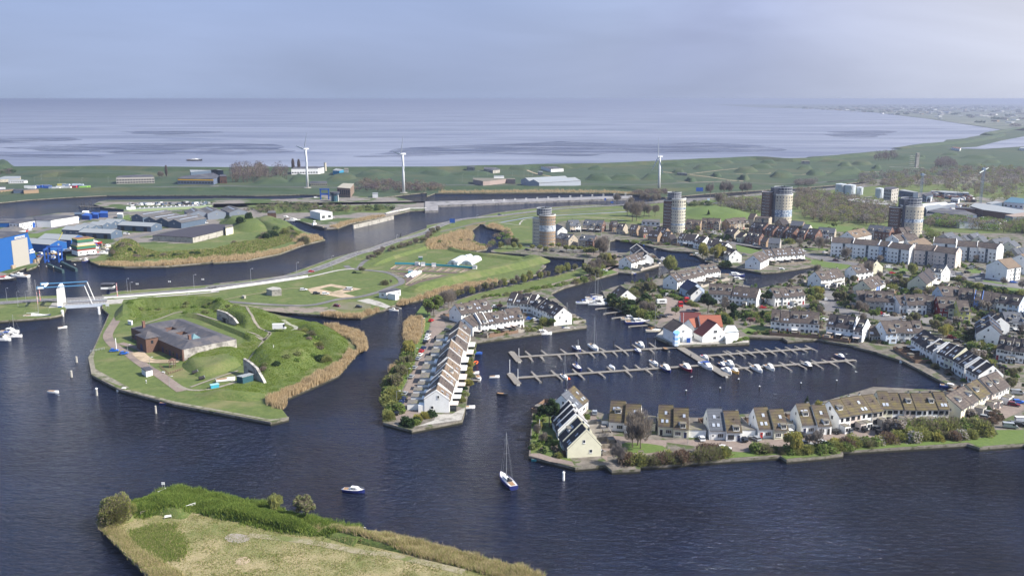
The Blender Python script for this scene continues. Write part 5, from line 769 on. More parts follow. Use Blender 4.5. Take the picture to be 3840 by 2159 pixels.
IN=[('E 1068,690 1240,715 1300,712 1125,680',7,steelblue,pale_roof,'green grey hall right of the beige block'),('E 1350,735 1440,705 1478,740 1400,760',7,steelblue,dark_roof,'dark blue barn in the far yard'),('E 400,800 620,785 1020,830 960,870 700,850',6,steelblue,mat('streaked_roof',(.42,.42,.42),(.16,.16,.16),scale=.25,stretch=(.3,2,1)),'vast streaked white roof behind the bare trees'),('E 1385,930 1400,890 1850,930 2005,985 1880,1000 1500,960',6,steelblue,dark_roof,'long dark flat roof in the estate'),('E 1390,1000 1400,970 1860,1015 2370,1050 2280,1080 1800,1070',6,white_clad,dark_roof,'lowest long flat roof above the trees'),('E 1380,880 1540,860 1640,880 1400,930',7,grey_clad,pale_roof,'lavender hall right of the last tower'),('E 1745,905 1990,915 1980,895 1760,890',7,brick_red,dark_roof,'red roofed workshop in the estate'),('E 1925,880 2080,925 2500,980 2574,985 2574,930 2100,850 1980,845',8,brick_brown,pale_roof,'largest pale roofed warehouse in the estate'),('E 2345,990 2440,1010 2700,1000 2700,940 2550,960',9,grey_clad,mat('tan_flat_roof',(.3,.24,.2),(.26,.2,.17)),'tan roofed warehouse cut by the right edge'),('E 2120,840 2180,855 2310,835 2240,820',6,steelblue,pale_roof,'small blue hall above the pale warehouse'),('E 2330,830 2574,850 2574,790 2420,770',6,white_clad,mat('teal_roof',(.06,.14,.2),(.05,.12,.18)),'teal roofed hall at the right edge'),('E 1690,790 1780,800 1800,785 1710,778',5,white_clad,pale_roof,'white hall in the scrap yard'),('E 1375,770 1450,780 1470,760 1390,755',5,white_clad,pale_roof,'little white hall left of the scrap yard'),('E 1500,700 1640,720 1910,725 1900,712 1600,695',4,grey_clad,pale_roof,'long thin shed along the far wood'),('E 1700,170 1800,190 1815,175 1720,165',5,white_clad,brick_red,'red roofed farm by the lagoon'),('E 2520,180 2640,190 2640,170 2540,168',5,white_clad,pale_roof,'white farm at the right edge by the lagoon'),('D 20,1062 240,1075 240,1040 40,1040',4,white_clad,grey_roof,'long low white hall left of the red drum tower'),('E 1360,905 1650,840 1620,832 1350,855',5,grey_clad,white_clad,'white edged roof right of the last tower'),('E 1480,880 1750,850 1730,843 1470,868',5,grey_clad,white_clad,'thin white edged roof in the estate')]
for sp,h,wl,rf,lb in IN:block('industrial_hall' if 'farm' not in lb else 'farm',lb,'farm' if 'farm' in lb else 'hall',sp,h,wl,rf,wins=((0,4,2.5,2,1.5,True),))
def crane(t,x,y,top,jib,label):
 c=P(t,x,y);k=c.y/FPX/3.2175;h=(y-top)*k;o=thing('tower_crane',label,'crane',c);mb=MB()
 for sx in(-1,1):
  for sy in(-1,1):mb.tube((sx,sy,0),(sx,sy,h),.18,n=4)
 for q in range(int(h/3)):mb.tube((-1,-1,q*3),(1,-1,q*3+3),.1,n=4);mb.tube((1,1,q*3),(1,-1,q*3+3),.1,n=4)
 cm=mat('crane_paint',(.22,.28,.36),(.18,.24,.32));mb.build('mast',cm,o);mb=MB();a=Vector((jib[0]*k,jib[2],jib[1]*k+h));b=Vector((jib[3]*k,jib[5],jib[4]*k+h));mb.tube(a,b,.7,.45,4);mb.build('jib',mat('crane_jib',(.45,.5,.48),(.4,.45,.43)),o);mb=MB();mb.box(0,0,h-1,3,3,3);mb.build('cab',cm,o)
crane('E',2045,850,440,(-100,-30,-10,110,15,10),'tall grey tower crane with tilted jib at right');crane('E',1325,780,505,(-30,5,0,40,5,0),'tall slim grey crane rising behind the last tower')
o=thing('training_tower','slender concrete training tower in the dune field','tower',P('E',1278,410));mb=MB();mb.box(0,0,0,5,5,25);mb.build('shaft',concrete,o)
for q in range(6):mb=MB();mb.box(-8,0,2+q*3.6,11,4,.5);mb.build('platform',concrete,o)
def turbine(t,bx,by,hy,Rr,blades,comp,yaw,label):
 c=P(t,bx,by);k=c.y/FPX/3.2175/math.cos(PITCH);h=(by-hy)*k*1.0;o=thing('wind_turbine',label,'wind turbine',c,0,'wind turbines');tw=mat('turbine_white',(.62,.64,.66),(.56,.58,.6),rough=.4)
 mb=MB();mb.lathe([(1.9,0),(1.5,h*.5),(1.05,h-.8)],20);mb.build('tower',tw,o,smooth=True);mb=MB();mb.lathe([(5,-.1),(5,.5),(2.2,.6)],24);mb.build('foundation',concrete,o)
 ax=Vector((math.sin(yaw),-math.cos(yaw),0));side=Vector((math.cos(yaw),math.sin(yaw),0));hub=Vector((0,0,h))+ax*2.6
 mb=MB();q=ax;secs=[]
 for s_,r_ in((-3.8,.9),(-3,1.3),(1.2,1.3),(2.0,.9)):cc=Vector((0,0,h+.3))+ax*s_;secs.append([cc+side*r_*a+Vector((0,0,r_*b))for a,b in((-1,-.8),(1,-.8),(1,.8),(-1,.8))])
 mb.sweep(secs);mb.build('nacelle',tw,o);mb=MB();mb.tube(hub-ax*.8,hub+ax*1.2,1.0,.35,12);mb.build('hub',tw,o,smooth=True)
 for an in blades:
  dr=side*math.cos(R(an))+Vector((0,0,math.sin(R(an))));pr=(side*-math.sin(R(an))+Vector((0,0,math.cos(R(an)))));mb=MB();secs=[]
  for f_,ch_ in((0,.8),(.08,1.0),(.2,2.3),(.6,1.5),(.92,.8),(1,.2)):
   cc=hub+dr*(Rr*f_+.6);w_=pr*ch_;th=ax*(.32*(1-f_)+.05);secs.append([cc-w_*.35-th*.6,cc+w_*.65,cc-w_*.35+th*.6])
  mb.sweep(secs);mb.build('blade',tw,o)
turbine('B',1137,658,205,24.5,(66,172,286),.5,R(-50),'wind turbine left of the pumping station');turbine('B',2298,718,265,24.5,(72,176,292),.5,R(-58),'wind turbine behind the lock, middle of the three');turbine('D',228,690,295,24.5,(92,232,300),.4,R(-66),'rightmost wind turbine, beyond the towers')
def bridge():
 a=P('F',740,455,3);b=P('F',1232,425,3);d=b-a;L_=d.length;rz=math.atan2(d.y,d.x);o=thing('drawbridge','white and blue balance drawbridge carrying the road over the channel','bridge',(a.x,a.y+5.5,0),rz);bl=mat('bridge_blue',(.09,.26,.46),(.08,.22,.40))
 mb=MB();mb.box(L_/2,0,1.0,L_,11,1.0);mb.build('deck',asphalt,o)
 for s_ in(-1,1):
  mb=MB();mb.box(L_/2,s_*5.65,.4,L_,.3,1.9);mb.build('girder',mat('pale_steel',(.45,.5,.58),(.4,.45,.52)),o);mb=MB()
  for q in range(13):mb.tube((L_*q/12,s_*5.4,2),(L_*q/12,s_*5.4,3.2),.05,n=4)
  for zz in(2.6,3.2):mb.tube((0,s_*5.4,zz),(L_,s_*5.4,zz),.06,n=4)
  mb.build('railing',white_paint,o)
  mb=MB();mb.box(-2.2,s_*5.9,0,2.9,1.3,12.4,taper=.75);mb.build('pylon',white_paint,o);mb=MB();mb.box(.2,s_*5.9,13.5,23,.4,.45);mb.build('balance_beam',bl,o);mb=MB();mb.box(-11.6,s_*5.9,13.0,3.8,1.2,1.4);w_=mb.build('counterweight',bl,o);mb=MB();mb.box(-11.4,-1*.66+s_*5.9,13.15,3.0,.1,1.0);mb.build('panel',white_paint,w_)
  mb=MB();mb.tube((11.6,s_*5.9,13.4),(14.8,s_*5.9,2.4),.28,n=6);mb.build('tie_rod',white_paint,o)
 mb=MB();mb.box(-2.2,0,12.6,1.4,11,.9);mb.box(-9.5,0,13.5,.8,11,.7);mb.build('crossbeam',white_paint,o)
 for x,w_ in((-4.2,8.2),(L_+4.5,9)):mb=MB();mb.box(x,0,-1.5,w_,13,3.4);mb.build('abutment',concrete,o)
 mb=MB();mb.box(-2.4,-6.6,.1,2,.1,2.2);mb.build('door',blue_paint,o)
bridge()
def control_cabin():
 c=P('F',1310,330);o=thing('bridge_cabin','glazed bridge keeper cabin on a pillar beside the drawbridge','cabin',c,R(6));mb=MB();mb.box(0,0,0,1.5,1.5,3.6);mb.build('pillar',blue_dk,o);mb=MB();mb.box(0,0,3.6,7,5,1.2);mb.build('base',white_paint,o);mb=MB();mb.box(0,0,4.8,6.6,4.6,1.5);mb.build('glazing',glass,o);mb=MB();mb.box(0,0,6.3,7.4,5.4,.5);mb.build('roof',dark_roof,o);mb=MB();mb.box(2.8,-2.6,3.6,3.4,.15,1.1);mb.build('balcony',metal,o)
control_cabin()
for sp,lb in(('N 265,838 478,842 440,770 285,765','double garage between the slate quay pair and the cream pair'),('N 872,842 1072,840 960,772 880,770','double garage left of the yellow willow pair'),('M 1146,565 1226,568 1212,495 1178,492','garage at the left of the pair behind the bare trees'),('M 1645,592 1795,602 1800,522 1700,516','low cream link left of the cream pair'),('N 1455,762 1528,758 1432,700 1400,705','garage link left of the pair below the conifer')):
 block('garage',lb,'garage',sp,2.9,cream_render if 'cream link' in lb else white_render,flat_roof,doors=((1,.3,2.6,2.2,blue_dk),(1,.72,2.6,2.2,white_paint)))
def lock_tower():
 c=P('B',1467,822);o=thing('lock_tower','flared dark lock control tower beside the brick pumping station','control tower',c);mb=MB();mb.lathe([(3.8,0),(3.6,6.5),(3.6,7)],12);mb.build('shaft',mat('teal_glass_wall',(.03,.08,.11),(.05,.11,.14),rough=.3),o);mb=MB();mb.lathe([(3.8,7),(5.6,9.6),(5.8,10.4)],8);mb.build('gallery',steelblue,o);mb=MB();mb.lathe([(6,10.41),(6,11.1),(5,11.2)],8);mb.build('roof',dark_roof,o)
 for s_ in(-1,1):mb=MB();mb.box(s_*4.2,-.5,0,.7,1.6,7.5);mb.build('fin',white_paint,o)
 c=P('B',1345,800);o=thing('lift_gate','blue steel portal of the lock lift gate','gate',c);
 for s_ in(-1,1):mb=MB();mb.box(s_*4.8,0,0,1.2,1.6,13);mb.build('post',blue_paint,o)
 mb=MB();mb.box(0,0,11.8,11.5,2,1.3);mb.build('beam',blue_paint,o);mb=MB();mb.box(0,0,5.5,8.2,.6,2.2);mb.build('gate_leaf',blue_paint,o)
lock_tower()
def wall_line(name,label,cat,spec,h,th,m,z=GZ,group=None,cap=None):
 pts=PL(spec,z);c=pts[0].copy();o=thing(name,label,cat,c,0,group)
 for a,b in zip(pts,pts[1:]):
  d=b-a;mb=MB();mb.box(0,0,-1.4,d.length,th,h+1.4);x=mb.build('wall_panel',m,o);x.location=(a+b)/2-c;x.rotation_euler=(0,0,math.atan2(d.y,d.x))
  if cap:mb=MB();mb.box(0,0,h,d.length,th+.2,.18);q=mb.build('coping',cap,x)
 return o
wall_line('guide_wall','timber guide wall standing in the canal below the white cube','jetty','B 1685,1150 1950,1090 2170,1035',3.5,1.6,concrete,z=.2,cap=timber);wall_line('guide_wall','low stone guide wall leading to the lock mouth','jetty','B 2080,992 2230,960 2370,932 2574,928',2.6,1.4,concrete,z=.2,cap=white_render)
wall_line('crash_barrier','long white railing along the dam cycle path','railing','F 1255,385 1480,372 2574,288 G 0,768 450,706 800,656 1140,604',1.0,.12,white_paint);
for i in range(13):
 x,y=802+i*133,838-i*6.8
 if x<2450:p=P('C',x,y,1.0);o=thing('mooring_bollard','white mooring post pair on the stone pier, %s'%ORD[i].replace('from the left','from left'),'bollard',p,0,'white posts along the stone pier');mb=MB();mb.tube((-.6,0,-1),(-.6,0,3.6),.25);mb.tube((.6,0,-1),(.6,0,3.6),.25);mb.box(0,0,3.4,2,.5,.4);mb.build('post',white_paint,o)
def club():
 base=P('L',560,560);o=thing('waterside_restaurant','white restaurant with orange and maroon gabled roofs on the marina quay','restaurant',base)
 def wing(x1,y1,x2,y2,hr,hf,df,hb,db,wk,rk):
  A=P('L',x1,y1,GZ+hr);B=P('L',x2,y2,GZ+hr);d=B-A;c=(A+B)/2;c.z=0;rel=Vector((c.x-base.x,c.y-base.y,.04));shell(o,d.length,df,db,hf,hb,hr,wk,rk,at=(rel,math.atan2(d.y,d.x)));return rel,math.atan2(d.y,d.x),d.length
 w1=wing(240,310,365,368,9,5.5,5.5,5.5,5,WALLS['w'],'b');wing(545,266,812,266,9.5,5.2,6.5,5.2,6,'w','r');wing(325,232,570,238,9,5,6,5,5,'w','a');w4=wing(655,312,765,362,9.2,3.2,7.5,4,5,'w','a');wing(425,314,530,296,7.8,4.5,4,4.5,4,'w','r')
 for(rel,rz,L_),lst in((w1,((0,5.2,1.4,1.2),(-2,2,1.2,1.2))),(w4,((-.5,5,1.8,1.5),(-.8,1.8,1.6,1.3),(2.5,2.4,.9,.9)))):
  for y,z,w_,h in lst:
   p=rel+Vector((math.cos(rz)*L_/2-math.sin(rz)*y,math.sin(rz)*L_/2+math.cos(rz)*y,z));put('window',window_mesh(w_,h,False,2),o,p,(0,0,rz+R(90)))
 def pb(name,spec,h0,h1,m):
  pts=[V2(p)-V2(base)for p in PL(spec,GZ+h1)];mb=MB();mb.prism(pts,h0,h1);return mb.build(name,m,o)
 gl=pb('conservatory','L 850,482 880,545 1025,515 1028,475 985,445 870,452',0,2.7,white_render)
 for q in range(7):p=P('L',868+q*23,545-q*5)-base;put('window',window_mesh(.8,2.2,True,1),gl,(p.x,p.y-.3,1.6),(0,0,R(14)))
 pts=[V2(p)-V2(base)for p in PL('L 845,472 1030,460 985,415 865,405',GZ+3.2)];c=sum(pts,Vector())/4;mb=MB();mb.add([(p.x,p.y,3.25)for p in pts]+[(c.x-2,c.y,5.4),(c.x+2,c.y,5.4)],[(0,1,5,4),(1,2,5),(2,3,4,5),(3,0,4)]);mb.build('glass_roof',mat('pale_glass_roof',(.55,.62,.68),(.48,.55,.6),rough=.2),o)
 pb('balcony_block','L 360,520 470,520 470,495 365,490',0,3.0,white_render);pb('round_bay','L 238,470 262,488 300,486 322,465 300,445 255,448',0,6.2,mat('blue_white_bands',(.65,.72,.8),(.2,.42,.75),scale=.5,stretch=(.01,.01,1.2),lo=.49,hi=.51));p=P('L',422,592)-base;mb=MB();mb.box(p.x,p.y-.2,0,1.8,.3,2.3);mb.build('door',blue_paint,o)
club()
# ================================================================ MARINA, BOATS, CARS, POSTS
def ordw(i,n):
 O2=['leftmost','second','third','fourth','fifth','sixth','seventh','eighth','ninth','tenth','eleventh','twelfth','thirteenth','fourteenth','fifteenth','sixteenth','seventeenth','eighteenth','nineteenth','twentieth']
 TN={2:'twenty',3:'thirty',4:'forty',5:'fifty'}
 if n==1:return ''
 if i==0:return 'leftmost'
 if i==n-1:return 'rightmost'
 if i<20:return O2[i]+' from left'
 return TN[(i+1)//10]+('-'+['','first','second','third','fourth','fifth','sixth','seventh','eighth','ninth'][(i+1)%10]if(i+1)%10 else 'th')+' from left'
plank=mat('pier_planks',(.15,.14,.125),(.215,.20,.18),scale=.8,rough=.85,c3=(.20,.18,.15),scale3=.3)
def seg_mb(mb,a,b,w0,w1,z0,z1,mi=None):
 d=(b-a);d.z=0;L_=d.length;d.normalize();n=Vector((-d.y,d.x,0));q=[a+n*w0/2,a-n*w0/2,b-n*w1/2,b+n*w1/2];mb.prism([(p.x,p.y)for p in q],z0,z1,mi)
def pier(t,p0,p1,w_,label,fingers=(),tz=.75):
 a,b=P(t,*p0,tz),P(t,*p1,tz);o=thing('jetty',label,'jetty',(a.x,a.y,0));off=Vector((a.x,a.y,0));a2,b2=a-off,b-off
 mb=MB();seg_mb(mb,a2,b2,w_,w_,tz-.16,tz);mb.build('walkway',plank,o);mb=MB();n=max(2,int((b2-a2).length/9))
 for i in range(n+1):q=a2.lerp(b2,i/n);mb.box(q.x,q.y,-.5,1.4,w_*.85,tz+.33)
 mb.build('float',concrete,o);mb=MB();seg_mb(mb,a2,b2,w_+.16,w_+.16,tz-.38,tz-.17);mb.build('frame',dark_pile,o)
 for(x0,y0,x1,y1)in fingers:
  f0,f1=P(t,x0,y0,tz)-off,P(t,x1,y1,tz)-off;d=b2-a2;s0=(f0-a2).dot(d)/d.length_squared;s1=(f1-a2).dot(d)/d.length_squared;c0,c1=a2+d*s0,a2+d*s1
  root,tip=(f0,f1)if(f0-c0).length<(f1-c1).length else(f1,f0);dr=(tip-root).normalized();root=root+dr*.0
  mb=MB();seg_mb(mb,root,tip,1.5,.5,tz-.14,tz+.02);fg=mb.build('finger_pier',plank,o);mb=MB();q=tip-dr*.7;mb.box(q.x,q.y,-.5,1,1,tz+.34);mb.build('finger_float',concrete,fg)
 return o
def U4(s):v=[float(x)for x in s.replace(';',',').split(',')];return[tuple(v[i:i+4])for i in range(0,len(v),4)]
pier('K',(300,441),(2235,322),2.2,'upper marina jetty, western half, reaching left from the clubhouse',U4('385,370,450,428;575,360,642,412;810,345,880,398;1050,345,1110,385;1280,330,1345,368;1465,298,1550,352;1675,290,1750,342;1880,270,1962,330;440,445,475,495;575,438,612,488;785,420,825,475;995,405,1035,460;1165,392,1220,445;1310,385,1362,440;1440,375,1495,430;1570,365,1628,420;1705,358,1790,405;1885,345,1940,395;2070,335,2125,375'))
pier('K',(215,380),(315,497),3,'wedge shaped end float of the upper marina jetty');pier('K',(200,640),(300,768),3,'wedge shaped end float of the lower marina jetty')
pier('K',(290,691),(2510,541),2.2,'lower marina jetty, western half, with posts before it',U4('460,615,510,672;695,600,752,655;955,585,1010,640;1140,570,1205,628;1370,555,1430,610;1570,545,1630,598;1710,535,1772,588;1885,520,1945,575;2055,508,2118,562;2290,495,2358,548;500,672,575,745;755,655,835,725;1020,640,1100,710;1265,625,1350,690;1590,600,1670,675;1830,585,1918,655'))
pier('L',(600,750),(1905,660),2.2,'upper marina jetty, eastern half, empty berths',U4('840,690,905,725;880,685,950,722;1000,682,1070,714;1100,672,1165,708;1225,665,1295,698;1350,658,1420,690;1470,648,1545,684;1590,640,1665,676;1705,632,1785,668;1830,622,1900,660;655,750,725,790;790,742,852,785;915,735,980,778;1040,725,1108,768;1165,718,1235,760;1290,708,1360,752;1415,700,1485,742;1540,690,1612,735;1665,682,1738,722;1790,672,1860,705;1905,662,1982,692'))
pier('L',(810,915),(2430,800),2.2,'lower marina jetty, eastern half, ending before the black terrace',U4('990,845,1075,895;1145,830,1228,885;1385,830,1455,868;1515,822,1588,858;1645,815,1718,850;1770,805,1842,842;1900,795,1972,832;2030,790,2100,824;2150,775,2228,815;2290,770,2350,805;1100,895,1190,950;1560,865,1670,930;1750,855,1850,905;1940,840,2050,905;2130,826,2240,890;2320,812,2430,880'))
pier('L',(318,645),(885,992),4.2,'broad oblique jetty leading out from the clubhouse quay')
for t,a,b,w_,lb in(('I',(185,775),(290,797),2,'short dark jetty beside the moored yachts'),('I',(118,988),(345,966),2,'first jetty along the tree lined quay, upper'),('I',(218,1045),(455,1015),2,'second jetty along the tree lined quay'),('I',(318,1100),(565,1070),2,'third jetty along the tree lined quay'),('I',(520,1200),(805,1180),2,'lowest jetty along the tree lined quay, by the navy yacht'),('I',(470,672),(680,690),2,'white jetty behind the detached villa'),('G',(1985,1012),(2150,990),1.6,'dark jetty left of the slipway'),('G',(2115,955),(2255,978),1.6,'dark jetty right of the slipway'),('A',(960,620),(1270,635),2.5,'dark jetty at the tip of the lock island'),('K',(1960,200),(2215,300),2.5,'dark jetty alongside the blue white boathouse'),('H',(955,850),(1040,855),1.6,'tiny jetty beside the long tan terrace'),('I',(60,810),(245,835),2,'narrow jetty between the yacht rows'),('I',(1620,640),(1800,690),1.6,'first of two jetties at the long canal row'),('I',(1690,610),(1880,650),1.6,'second of two jetties at the long canal row')):
 pier(t,a,b,w_,lb)
for i in range(6):pier('D',(180+i*75,1392+i*7),(250+i*75,1384+i*7),1.8,'small garden jetty below the north canal houses, %s'%ordw(i,6))
def pole(t,x,yt,yb,r_,label,group=None,m=dark_pile,cap=None,z=0,name='mooring_post',cat='post'):
 p=P(t,x,yb,z);k=p.y/FPX/TILES[t][2];h=(yb-yt)*k*1.06;o=thing(name,label,cat,p,0,group);mb=MB();mb.tube((0,0,-1.5 if z==0 else-.2),(0,0,h),r_,r_*.9,8);mb.build('shaft',m,o)
 if cap is not None:mb=MB();mb.tube((0,0,h),(0,0,h+.35),r_*1.25,r_*.5,8);mb.build('cap',cap,o)
 return o
PG=[('dark posts behind the upper jetty','K',((375,300,392),(568,290,375),(795,278,368),(1450,240,335),(1658,225,312),(1860,210,300)),.17,None),('dark posts before the lower jetty','K',((592,685,775),(876,710,790),(1145,680,762),(1397,660,742),(1722,640,728),(1973,620,715),(2224,605,692),(2464,590,682)),.17,None),('white capped posts across the basin','N',((232,362,415),(643,330,382),(865,225,275),(1118,314,365),(1617,272,325),(2048,242,295)),.32,white_paint),('dark posts by the tree lined quay','I',((185,1005,1080),(291,1040,1140),(404,1110,1200),(530,1350,1440),(323,1365,1445),(34,770,830),(163,735,800),(291,695,760),(390,665,710),(508,645,690)),.15,None),('posts on the far right of the basin','O',((603,368,425),(637,380,440)),.25,None),('dark posts at the lock island tip','A',((987,562,622),(1018,562,622),(1080,565,622),(1110,565,622)),.3,None),('pale posts at the dry dock mouth','A',((565,1350,1400),(650,1355,1420),(742,1345,1410),(905,1325,1385),(917,1330,1388),(475,1345,1400)),.3,white_paint)]
for g,t,lst,r_,cap in PG:
 for i,(x,a,b)in enumerate(sorted(lst)):pole(t,x,a,b,r_,'%s, %s of the %s'%(('white capped post' if cap else 'thin dark post'),ordw(i,len(lst)),g),g,cap=cap)
for t,x,a,b,r_,m,lb in(('M',686,1185,1285,.42,white_paint,'thick white navigation post below the teal rowing boat'),('R',184,1030,1108,.5,concrete,'white capped timber dolphin left of the fort quay, lower'),('R',825,1215,1300,.42,concrete,'weathered dolphin below the fort quay'),('F',925,1080,1152,.6,concrete,'double dolphin in open water near the fort bend'),('F',863,1250,1330,.6,concrete,'double dolphin in open water below the first'),('F',757,530,598,.75,white_paint,'fat white guide post left of the bridge opening'),('F',1197,492,570,.75,white_paint,'fat white guide post right of the bridge opening'),('K',308,345,455,.14,white_paint,'white pole on the upper jetty end float'),('K',198,480,635,.14,white_paint,'taller white pole on the lower jetty end float'),('K',296,592,735,.14,white_paint,'second white pole on the lower jetty end float'),('L',902,990,1052,.17,dark_pile,'dark post below the broad oblique jetty'),('G',845,565,605,.4,dark_pile,'thick dark post in the canal beside the dam road'),('G',2260,85,120,.5,dark_pile,'thick dark post in the canal below the concrete guide wall'),('C',361,765,790,.6,dark_pile,'dark beacon post in the far basin')):
 pole(t,x,a,b,r_,lb,m=m,cap=white_paint if 'white' in lb else None)
paintc=dict(w=white_paint,n=mat('navy_hull',(.015,.025,.12),(.02,.03,.14),rough=.3),m=mat('maroon_hull',(.22,.01,.04),(.18,.01,.035),rough=.3),y=mat('ochre_hull',(.55,.32,.07),(.5,.28,.06),rough=.4),o=mat('orange_tube',(.75,.14,.03),(.7,.12,.02),rough=.5),k=mat('black_hull',(.02,.022,.025),(.03,.03,.035),rough=.4),t=mat('teal_hull',(.05,.26,.28),(.05,.22,.25),rough=.5),c=mat('cream_hull',(.66,.6,.48),(.6,.55,.43),rough=.4),r=red_paint,b=blue_paint,g=mat('lime_hull',(.30,.38,.20),(.26,.33,.18),rough=.5))
deckm=mat('boat_deck',(.62,.61,.57),(.55,.53,.49),scale=1);teak=mat('teak',(.30,.18,.09),(.25,.15,.075),scale=2)
CN=dict(w='white',n='navy',m='maroon',y='ochre',o='orange',k='black',t='teal',c='cream',r='red',b='blue',g='lime')
def hull_parts(L_,B_,H_,col,parent,open_=False,transom=.8):
 st=((-.5,transom,0),(-.3,.95,.0),(0,1,.0),(.25,.82,.05),(.4,.48,.12),(.5,.03,.22));secs=[]
 for f,b,s_ in st:
  x=f*L_;hb=b*B_/2;zt=H_*(1+s_*1.6);secs.append([(x*(.96 if f>.3 else 1),-hb*.55,-.3),(x,-hb,H_*.35),(x,-hb*1.02,zt),(x,hb*1.02,zt),(x,hb,H_*.35),(x*(.96 if f>.3 else 1),hb*.55,-.3)])
 mb=MB();mb.sweep(secs);mb.build('hull',col,parent)
 mb=MB();ring=[(f*L_*.97,b*B_/2*.86,H_*(1+s_*1.6)+(.03 if not open_ else-.02))for f,b,s_ in st]
 vs=[(x,-y,z)for x,y,z in ring]+[(x,y,z)for x,y,z in ring];k=len(ring);mb.add(vs,[(i,i+1,k+i+1,k+i)for i in range(k-1)])
 if open_:
  vs2=[(x,y,.25)for x,y,z in vs];mb=MB();mb.add([(x,y,H_+.02)for x,y,z in vs]+[(x*.97,y*.8,H_+.03)for x,y,z in vs],[(i,i+1,2*k+i+1,2*k+i)for i in range(k-1)]+[(k+i+1,k+i,3*k+i,3*k+i+1)for i in range(k-1)]+[(2*k+i,2*k+i+1,3*k+i+1,3*k+i)for i in range(k-1)])
 mb.build('deck',deckm if not open_ else teak,parent)
def boat(kind,L_,col,label,loc,rz,cover=None,group=None,cat=None,mast=None):
 nm=dict(m='motor_cruiser',s='sailing_yacht',o='open_boat',r='inflatable_dinghy')[kind];o=thing(nm,label,cat or dict(m='motor boat',s='sailing boat',o='boat',r='dinghy')[kind],loc,rz,group);B_=L_*(.34 if kind!='s' else.3);H_=.55+L_*.07
 if kind=='r':
  mb=MB();mb.tube((-L_/2,-B_/2,.25),(L_*.3,-B_/2,.3),.28);mb.tube((-L_/2,B_/2,.25),(L_*.3,B_/2,.3),.28);mb.tube((L_*.3,-B_/2,.3),(L_/2,0,.45),.28,.2);mb.tube((L_*.3,B_/2,.3),(L_/2,0,.45),.28,.2);mb.build('tube',col,o);mb=MB();mb.box(-.1*L_,0,.05,L_*.8,B_,.12);mb.build('floor',black_paint,o);mb=MB();mb.box(-L_/2,0,.1,.4,.4,.9);mb.build('outboard',black_paint,o);return o
 hull_parts(L_,B_,H_,col,o,open_=(kind=='o'))
 if kind=='o':
  for f in(-.25,.1):mb=MB();mb.box(f*L_,0,H_*.75,.3,B_*.9,.08);mb.build('bench',teak,o)
  mb=MB();mb.box(-L_*.5,0,.2,.4,.35,.95);mb.build('outboard',black_paint,o)
  if cover:mb=MB();mb.sweep([[(x,-B_*w_/2,H_),(x,0,H_+.5),(x,B_*w_/2,H_)]for x,w_ in((-L_*.48,.8),(0,.98),(L_*.36,.5))]);mb.build('cover',cover,o)
  return o
 if kind=='m':
  h1=.9 if L_<8 else 1.25;c0,c1=-.12,.26;mb=MB();w_=B_*.68
  mb.sweep([[(c0*L_,-w_/2,H_),(c0*L_,-w_*.45,H_+h1),(c0*L_,w_*.45,H_+h1),(c0*L_,w_/2,H_)],[(c1*L_*.55,-w_/2,H_),(c1*L_*.55,-w_*.42,H_+h1),(c1*L_*.55,w_*.42,H_+h1),(c1*L_*.55,w_/2,H_)],[(c1*L_*1.15,-w_*.35,H_),(c1*L_*1.1,-w_*.3,H_+.28),(c1*L_*1.1,w_*.3,H_+.28),(c1*L_*1.15,w_*.35,H_)]]);cb=mb.build('cabin',white_paint,o)
  mb=MB();x=c1*L_*.56;mb.add([(x+.05,-w_*.4,H_+h1-.12),(x+.05,w_*.4,H_+h1-.12),(c1*L_*.95,w_*.31,H_+.46),(c1*L_*.95,-w_*.31,H_+.46)],[(0,1,2,3)]);mb.build('windscreen',glass,cb)
  for s_ in(-1,1):mb=MB();mb.box((c0+c1*.5)/2*L_,s_*w_*.475,H_+h1*.45,(c1*.5-c0)*L_*.8,.06,h1*.38);mb.build('side_window',glass,cb)
  mb=MB();mb.box(-.36*L_,0,H_-.05,L_*.2,B_*.6,.14);mb.build('cockpit',cover or teak,o)
  if L_>8.5:mb=MB();mb.box(c0*L_*.4,0,H_+h1,L_*.24,w_*.95,.12);mb.box(c0*L_*.4+L_*.1,0,H_+h1+.1,.1,w_*.7,.55);mb.build('flybridge',cover or white_paint,o)
  mb=MB()
  for s_ in(-1,1):mb.tube((.05*L_,s_*B_*.45,H_+.65),(.47*L_,s_*B_*.06,H_*1.25+.65),.03,n=4)
  for f,b in((.05,.45),(.2,.4),(.33,.28),(.46,.07)):
   for s_ in(-1,1):mb.tube((f*L_,s_*B_*b,H_),(f*L_,s_*B_*b,H_*1.1+.6),.025,n=4)
  mb.build('rail',metal,o)
 if kind=='s':
  mb=MB();w_=B_*.5;mb.sweep([[(x,-w_*a/2,H_),(x,-w_*a*.4,H_+h),(x,w_*a*.4,H_+h),(x,w_*a/2,H_)]for x,a,h in((-.12*L_,1,.55),(.1*L_,1,.5),(.3*L_,.5,.2))]);cb=mb.build('cabin',white_paint,o)
  for s_ in(-1,1):mb=MB();mb.box(0,s_*w_*.46,H_+.2,.22*L_,.05,.18);mb.build('side_window',glass,cb)
  hm=mast or L_*1.35;mb=MB();mb.tube((.06*L_,0,H_),(.05*L_,0,H_+hm),.11,.08,6);mb.build('mast',metal if mast is None else timber,o)
  mb=MB();mb.tube((.05*L_,0,H_+1.5),(-.38*L_,0,H_+1.3),.15,.13,6);mb.build('boom',cover or blue_dk,o);mb=MB()
  for a in((-.5,0),(.49,0)):mb.tube((a[0]*L_,0,H_),(.05*L_,0,H_+hm),.022,n=3,caps=False)
